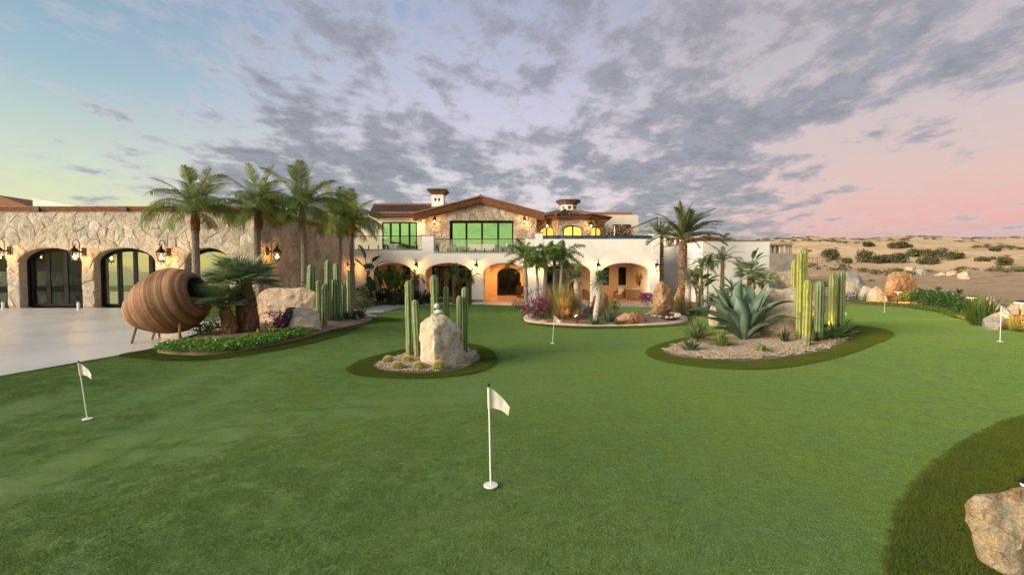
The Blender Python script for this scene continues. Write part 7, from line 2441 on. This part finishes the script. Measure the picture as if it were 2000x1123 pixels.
cov1 = px_poly([(300, 690), (340, 696), (410, 697), (500, 684), (590, 664), (612, 656), (590, 652), (540, 656), (500, 666), (440, 674), (390, 676), (330, 680)], 1)
cover('ground_cover', [cov1], .17, .05, 120, .055, [(.13, .26, .03), (.18, .32, .04), (.09, .19, .03)], 11, .09, mound=(.06, .3))
covW = [(-11.9, 20.9)] + px_poly([(360, 606), (380, 614), (430, 624), (470, 622), (500, 612), (520, 604)], 0) + [(-10.2, 21.0)]
cover('ground_cover', [covW], .2, .02, 90, .06, [(.10, .18, .02), (.16, .22, .03)], 12, .12)
covR = px_poly([(1650, 592), (1727, 599), (1800, 605), (1845, 613), (1880, 626), (1935, 640), (2000, 652), (2150, 672), (2150, 650), (2000, 638), (1900, 614), (1780, 597), (1650, 588)], 1)
cover('ground_cover', [covR], .22, .01, 90, .06, [(.10, .16, .02), (.17, .20, .03), (.06, .12, .02)], 13, .10)
covL = px_poly([(690, 603), (740, 597), (800, 593), (860, 591), (925, 590), (925, 587), (860, 587), (780, 589), (700, 596)], 0)
cover('ground_cover', [covL], .25, .04, 80, .08, [(.06, .14, .02), (.04, .10, .02)], 14, .08)

# dune bushes
DB = [(.14, .145, .065), (.11, .12, .05), (.18, .165, .08), (.13, .11, .065)]
for i, (px, py, w, h, lb) in enumerate([(1623, 508, 36, 17, 'round dark bush on the dunes just right of the tallest cactus'), (1690, 513, 40, 19, 'largest dark green bush at the foot of the dunes'), (1715, 514, 34, 13, 'low bush joined to the right side of the largest dune bush'),
                                 (1756, 514, 32, 16, 'dark round dune bush above the lit amber boulder'), (1790, 502, 44, 12, 'flat olive bush on the dune slope right of the amber boulder'), (1822, 505, 50, 13, 'long olive dune bush in the middle of the right dunes'),
                                 (1812, 516, 40, 13, 'lower olive dune bush below the long one'), (1862, 507, 50, 11, 'flat dune bush at the right of the long olive bush'), (1755, 485, 46, 9, 'grey bush high on the dunes under the skyline'),
                                 (1961, 521, 28, 14, 'dark dune bush near the right edge with a thin mast behind'), (1695, 482, 20, 6, 'small grey bush high on the dunes above the largest bush'), (1653, 514, 20, 6, 'small low bush right of the round dark bush'),
                                 (1948, 490, 30, 4, 'thin flat bush high on the right dunes'), (1917, 512, 26, 6, 'small low bush left of the dark bush near the right edge'), (1730, 512, 24, 10, 'small dark bush between the two large dune bushes')]):
    b = at(px, py); s = b.y / F
    shrub('dune_bush', lb, 'bush', b, (w * s * 1.1, w * s * .6, h * s * 1.1), 1100, max(.34, .62 * b.y / 150), DB, 100 + i, group='bushes on the sand dunes', stems=9)
# small scrub scattered over the dunes
rd = random.Random(5); mbp = MB()
for k in range(60):
    a = rd.uniform(0, 6.28); e = rd.random(); p = Vector((math.cos(a) * e * .9, math.sin(a) * e * .6, rd.uniform(0, .45)))
    d = Vector((rd.uniform(-1, 1), rd.uniform(-1, 1), rd.uniform(0, 1))).normalized(); sd = d.orthogonal().normalized(); s = .35
    mbp.add([p, p + d * s * .5 + sd * s * .3, p + d * s, p + d * s * .5 - sd * s * .3], [(0, 1, 2, 3)], tuple(c * rd.uniform(.7, 1.3) for c in rd.choice(DB + [(.16, .12, .06)])))
sp_o = bpy.data.objects.new('scrub_patch', mbp.mesh('scrub_patch')); sp_o.data.materials.append(M['leaf'])
pts = []
while len(pts) < 560:
    y = 60 + 250 * rd.random() ** .8; x = rd.uniform(.45, 1.25) * y
    dn = noise.noise(Vector((x * .035, y * .05, 3))) + .35 * noise.noise(Vector((x * .1, y * .12, 8)))
    band = math.exp(-((y - 122) / 9) ** 2) * .5 + math.exp(-((y - 250) / 22) ** 2) * .45
    if y < 100 and rd.random() < .93: continue
    if dn + band > .18 + rd.random() * .2: pts.append((x, y, H(x, y) - .1))
scatter('dune_scrub', pts, sp_o, seed=9, align=False, smin=.5, smax=1.9)

# ------------------------------------------------------------------ flags
def flag(label, bpx, tpx, scale=1.0, fold=0.0):
    b = at(*bpx); tp = W(tpx[0], tpx[1], b.y) - b
    t_ = thing('golf_flag', label, 'golf flag', b, group='putting green flagsticks')
    mb = MB(); mb.lathe([(.054, .012), (.054, .020), (.048, .021)], 28); mb.build('cup_plate', M['white'], t_)
    mb = MB(); mb.tube([(0, 0, .01), tuple(tp * .965)], .0062, 10); mb.build('pole', M['white'], t_)
    mb = MB(); mb.tube([tuple(tp * .962), tuple(tp * .99), tuple(tp)], [.0085, .0085, .004], 10); mb.build('tip', M['black'], t_)
    # cloth: sleeve and a pennant hanging to the right
    d = tp.normalized(); h = .155; w = .145 * (1 - fold)
    top = tp * .955
    mb = MB(); vs = []; fs = []; N = 12; K = 8
    for i in range(N + 1):
        u = i / N
        for k in range(K + 1):
            v = k / K
            zt_ = -.32 * u * u * h * 1.0 - .60 * u * h; zb = -h - .06 * u * h - .30 * u ** 3 * h
            z = zt_ * (1 - v) + zb * v
            x = u * w
            y = .012 * math.sin(u * 4.5 + v * 1.2) * u + .003 * math.sin(u * 11)
            vs.append(top + d * z + Vector((x + .010 - .012 * v * u, y, 0)))
    for i in range(N):
        for k in range(K):
            a = i * (K + 1) + k
            fs.append((a, a + 1, a + K + 2, a + K + 1))
    mb.add(vs, fs)
    c = mb.build('flag_cloth', M['flag'], t_, True)
    sl_ = MB(); sl_.tube([tuple(top + d * .003), tuple(top - d * h)], .0115, 10); sl_.build('sleeve', M['flag'], c)
    return t_


flag('nearest white golf flag on a vertical stick in the middle of the green', (958.5, 951), (954.5, 748))
flag('white golf flag leaning left near the concrete paving edge', (170.5, 820), (153, 704))
flag('white golf flag between the centre island and the right island', (1079, 671.5), (1083, 614))
flag('white golf flag near the path light at the right edge', (1953, 668), (1956, 594))
flag('farthest white golf flag below the plumbago bushes', (1727, 610), (1729, 576), fold=.6)
flag('white golf flag hidden behind the rightmost cacti of the centre island', (893, 607), (893, 578), fold=.5)
flag('white golf flag hidden behind the right end of the right island', (1648, 632), (1647.5, 602), fold=.5)

# ------------------------------------------------------------------ wicker pod
pb_ = at(328, 671)
pb_.y += .45; pb_.z = G(pb_.x, pb_.y) + .012
pod = thing('wicker_pod', 'large brown woven egg shaped cocoon seat on wooden legs with a round opening facing right', 'garden seat', pb_)
A0 = W(260, 613, pb_.y) - pb_; A1 = W(388, 571, pb_.y) - pb_
A0.y = 0; A1.y = 0
axis = (A1 - A0); Lx = axis.length; ax = axis.normalized(); side_ = Vector((0, 1, 0)); upx = ax.cross(side_) * -1
if upx.z < 0: upx = -upx
sc = pb_.y / F
mb = MB(); inn = MB(); n = 48; rings = 120
keys_t = [0, .02, .07, .16, .30, .45, .60, .73, .86, .94, 1.0]
keys_r = [20, 25, 31.5, 39.5, 50, 57.5, 61, 59.5, 51.5, 43, 32]
band = random.Random(12)
ringc = []
prev = .5
for j in range(rings):
    prev = min(1, max(0, prev + band.uniform(-.7, .7)))
    c = Vector((.38, .20, .10)).lerp(Vector((.19, .085, .035)), prev)
    ringc.append(tuple(c * band.uniform(.50, 1.18)))
vs = []; fs = []; cols = []
for j in range(rings + 1):
    for q in (0, 1):
        t = (j + .5 * q) / rings
        if t > 1: continue
        r = float(np.interp(t, keys_t, keys_r)) * sc
        r *= (1.0 if q else .986)
        cc = A0 + axis * t + upx * (.10 * math.sin(PI * t) * 0)
        # opening plane is upright, so shear the last rings
        for k in range(n):
            a = 2 * PI * k / n
            rr_3 = r * (1 + .004 * math.sin(a * 24 + j * PI))
            p = cc + side_ * math.cos(a) * rr_3 * .96 + upx * math.sin(a) * rr_3
            vs.append(p)
nr = len(vs) // n
for j in range(nr - 1):
    for k in range(n):
        fs.append((j * n + k, (j + 1) * n + k, (j + 1) * n + (k + 1) % n, j * n + (k + 1) % n))
        cols.append(ringc[min(j // 2, rings - 1)])
vs.append(A0 - ax * .01); c_ = len(vs) - 1
for k in range(n): fs.append((k, (k + 1) % n, c_)); cols.append(ringc[0])
mb.v = [tuple(v) for v in vs]; mb.f = fs; mb.c = cols
M['weave'] = mat('woven rattan', (1, 1, 1), .65, .22, 3, .0, attr=True)
t__ = NT(M['weave'].node_tree); bsn = t__.n['Principled BSDF']
bmp = t__.node('ShaderNodeBump'); bmp.inputs['Strength'].default_value = .6; bmp.inputs['Distance'].default_value = .01
oc = t__.node('ShaderNodeTexCoord').outputs['Object']
t__.put(bmp.inputs['Height'], t__.noise(t__.mapping(oc, scale=(28, 70, 70)), 1.0, 2, .5)); t__.put(bsn.inputs['Normal'], bmp.outputs[0])
shell = mb.build('woven_shell', M['weave'], pod, True)
sm_ = shell.modifiers.new('solid', 'SOLIDIFY'); sm_.thickness = .035; sm_.offset = -1
mb = MB(); R1 = 32 * sc
mb.tube([A1 + side_ * math.cos(2 * PI * k / 32) * R1 * .96 + upx * math.sin(2 * PI * k / 32) * R1 for k in range(33)], .022, 8, col=(.22, .12, .06)); mb.build('opening_rim', M['weave'], pod, True)
mb = MB(); cc = A0 + axis * .82 - upx * 30 * sc
mb.lathe([(.0, 0), (.30, .0), (.36, .05), (.36, .12), (.30, .16), (.0, .17)], 20); cu = mb.build('cushion', M['white'], pod, True); cu.location = cc; cu.rotation_euler = (0, -math.atan2(ax.z, ax.x), 0)
for (x0, y0, x1, y1, dy0, dy1) in [(267, 634, 257, 671, -.25, -.42), (303, 644, 297, 664, .1, .18), (310, 645, 311, 657, .4, .5), (351, 622, 351, 668, -.38, -.42), (384, 620, 395, 652, .12, .30), (348, 640, 354, 661, .25, .1)]:
    pa = W(x0, y0, pb_.y + dy0) - pb_; pc = W(x1, y1, pb_.y + dy1) - pb_
    pc.z = G(pb_.x + pc.x, pb_.y + pc.y) + .012 - pb_.z
    pa += (pa - pc).normalized() * .12
    mb = MB(); mb.tube([pa, pc], [.032, .026], 10, col=(.30, .17, .09)); mb.build('leg', M['bark'], pod, True)

# ------------------------------------------------------------------ garden lights
def path_light(label, bpx, tpy, px_r, power, cx=None):
    b = at(*bpx); tp = W(bpx[0], tpy, b.y) - b
    t_ = thing('path_light', label, 'garden light', b, group='low mushroom path lights')
    mb = MB(); mb.tube([(0, 0, -.05), (0, 0, tp.z)], .022, 10); mb.build('post', M['metal'], t_)
    r = px_r * b.y / F
    mb = MB(); mb.lathe([(r, tp.z), (r, tp.z + .02), (r * .55, tp.z + .05), (.02, tp.z + .06)], 24, cap=True); mb.build('hood', M['metal'], t_)
    mb = MB(); mb.lathe([(r * .92, tp.z - .012), (r * .92, tp.z - .004)], 24); mb.build('lens', M['lampglow'], t_)
    l = bpy.data.lights.new('lamp', 'POINT'); l.energy = power; l.color = (1, .52, .13); l.shadow_soft_size = .05
    lo = bpy.data.objects.new('lamp', l); C.objects.link(lo); lo.parent = t_; lo.location = (.0, -.06, tp.z - .08)
    return t_


path_light('path light in front of the lit amber boulder', (1753, 593), 570, 5.8, 130)
path_light('path light at the right end of the leafy hedge', (1896, 624), 581, 8, 55)
path_light('path light near the right edge behind the flag', (1991, 646), 591, 9.5, 45)
b = at(2012, 1005); tp = W(2009, 950, b.y)
path_light('path light standing by the large golden boulder at the right edge', (2012, 1010), 946, 16, 12)
sp = thing('garden_spotlight', 'small black spotlight shining up into rusty grasses in the middle bed', 'spotlight', at(1127, 635.5) + Vector((0, 0, .09)))
mb = MB(); mb.tube([(0, 0, -.05), (0, 0, .10)], .02, 8); mb.build('stake', M['black'], sp)
mb = MB(); mb.tube([(.05, -.05, .08), (-.03, .03, .22)], [.04, .06], 12); mb.build('housing', M['black'], sp)
mb = MB(); mb.tube([(-.030, .030, .221), (-.033, .033, .226)], [.054, .054], 12); mb.build('lens', M['flame'], sp)
l = bpy.data.lights.new('lamp', 'SPOT'); l.energy = 100; l.color = (1, .48, .12); l.spot_size = R(120); l.spot_blend = .6; l.shadow_soft_size = .04
lo = bpy.data.objects.new('lamp', l); C.objects.link(lo); lo.parent = sp; lo.location = (-.05, .05, .24); lo.rotation_euler = (Vector((.45, -.55, -1)).to_track_quat('Z', 'Y')).to_euler()
for i, (px, py, dirv, e, lb) in enumerate([(1622, 663, (.02, .15, 1), 26, 'ground spotlight at the foot of the yellow glowing cactus'), (1606, 661, (-.2, .5, 1), 16, 'ground spotlight beside the dark green cactus lighting the boulder'),
                                     (1585, 640, (-.9, .5, 1.2), 55, 'ground spotlight behind the boulder lighting the yellow cacti'), (816, 590, (0, .1, 1), 14, 'ground spotlight at the foot of the first pygmy date palm')]):
    b = at(px, py)
    if i == 3: b = gpt(px, 31.2)
    u_ = thing('ground_spotlight', lb, 'spotlight', b + Vector((0, 0, .07)))
    d = Vector(dirv).normalized()
    mb = MB(); mb.tube([(0, 0, -.06), (0, 0, .02), tuple(d * .05)], [.012, .022, .03], 10); mb.build('housing', M['black'], u_)
    mb = MB(); mb.tube([tuple(d * .0505), tuple(d * .053)], .024, 10); mb.build('lens', M['lampglow'], u_)
    l = bpy.data.lights.new('lamp', 'SPOT'); l.energy = e; l.color = (1, .60, .14); l.spot_size = R(80); l.spot_blend = .6; l.shadow_soft_size = .03
    lo = bpy.data.objects.new('lamp', l); C.objects.link(lo); lo.parent = u_; lo.location = d * .10; lo.rotation_euler = (-d).to_track_quat('Z', 'Y').to_euler()

# ------------------------------------------------------------------ last small things
for px, lb in ((4.5, 'small white bollard on the paving at the left edge'), (152, 'small white bollard on the paving between the first two full arches')):
    b = W(px, 560, 20.6); b.z = G(b.x, b.y) + .012
    t_ = thing('bollard', lb, 'bollard', b)
    mb = MB(); mb.lathe([(.055, 0), (.055, .30), (.045, .33)], 14); mb.build('body', M['white'], t_)
    mb = MB(); mb.lathe([(.046, .331), (.046, .38), (.02, .40)], 14); mb.build('cap', M['lgrey'], t_)
# pond in the middle bed
pd = px_poly([(1268, 624), (1290, 630), (1312, 631), (1322, 627), (1310, 621), (1285, 619), (1270, 620)], 1)
drape('pond_water', pd, .2, .155, M['water'])
rd = random.Random(9)
pdw = px_poly([(1262, 624), (1268, 618), (1285, 616.5), (1312, 618), (1326, 624), (1320, 630)], 1)
for i in range(0, len(pdw), 1):
    pass
prn = MB()
for i in range(46):
    a = pdw[int(i / 46 * (len(pdw) - 1))]; b2 = pdw[int(i / 46 * (len(pdw) - 1)) + 1]; f = rd.random()
    c = Vector((a[0] + (b2[0] - a[0]) * f + rd.uniform(-.08, .08), a[1] + (b2[1] - a[1]) * f, 0)); c.z = G(c.x, c.y) + .17
    r = rd.uniform(.04, .09); prn.lathe([(.01, c.z - r * .4), (r * .8, c.z - r * .2), (r, c.z), (r * .7, c.z + r * .35), (.01, c.z + r * .45)], 7, c.x, c.y, col=rd.choice([(.5, .45, .4), (.3, .25, .22), (.6, .56, .52), (.36, .24, .18)]))
tag(prn.build('pond_pebbles', M['pebble'], None, True), kind='stuff')
mast = thing('thin_mast', 'thin dark mast standing on the dunes near the right edge', 'mast', at(1966, 514)); mb = MB(); s = mast.location.y / F
mb.tube([(0, 0, 0), (0, 0, 14 * s)], .12, 6); mb.tube([(-1.0, 0, 13 * s), (1.0, 0, 13.4 * s)], .08, 5); mb.build('pole', M['wood'], mast)
for (a, b2, lb, off) in [((1565, 494), (1640, 491), 'low fence line of posts and rail behind the tallest cacti', 0)]:
    A_ = at(1548, 515); t_ = thing('post_fence', lb, 'fence', A_)
    B_ = at(1605, 513)
    mb = MB(); dv = B_ - A_; mb.tube([(0, 0, 1.6), (dv.x, dv.y, dv.z + 1.6)], .06, 5); mb.build('rail', M['wood'], t_)
    for k in range(7):
        q = dv * k / 6; mb = MB(); mb.tube([(q.x, q.y, q.z - .3), (q.x, q.y, q.z + 1.7)], .06, 5); mb.build('post', M['wood'], t_)
pile = at(1520, 528)
rock('orange dirt pile before the grey block wall', 1522, 523, 60, 17, 'r_orange', 91, name='dirt_pile', cat='dirt pile', amp=.1)
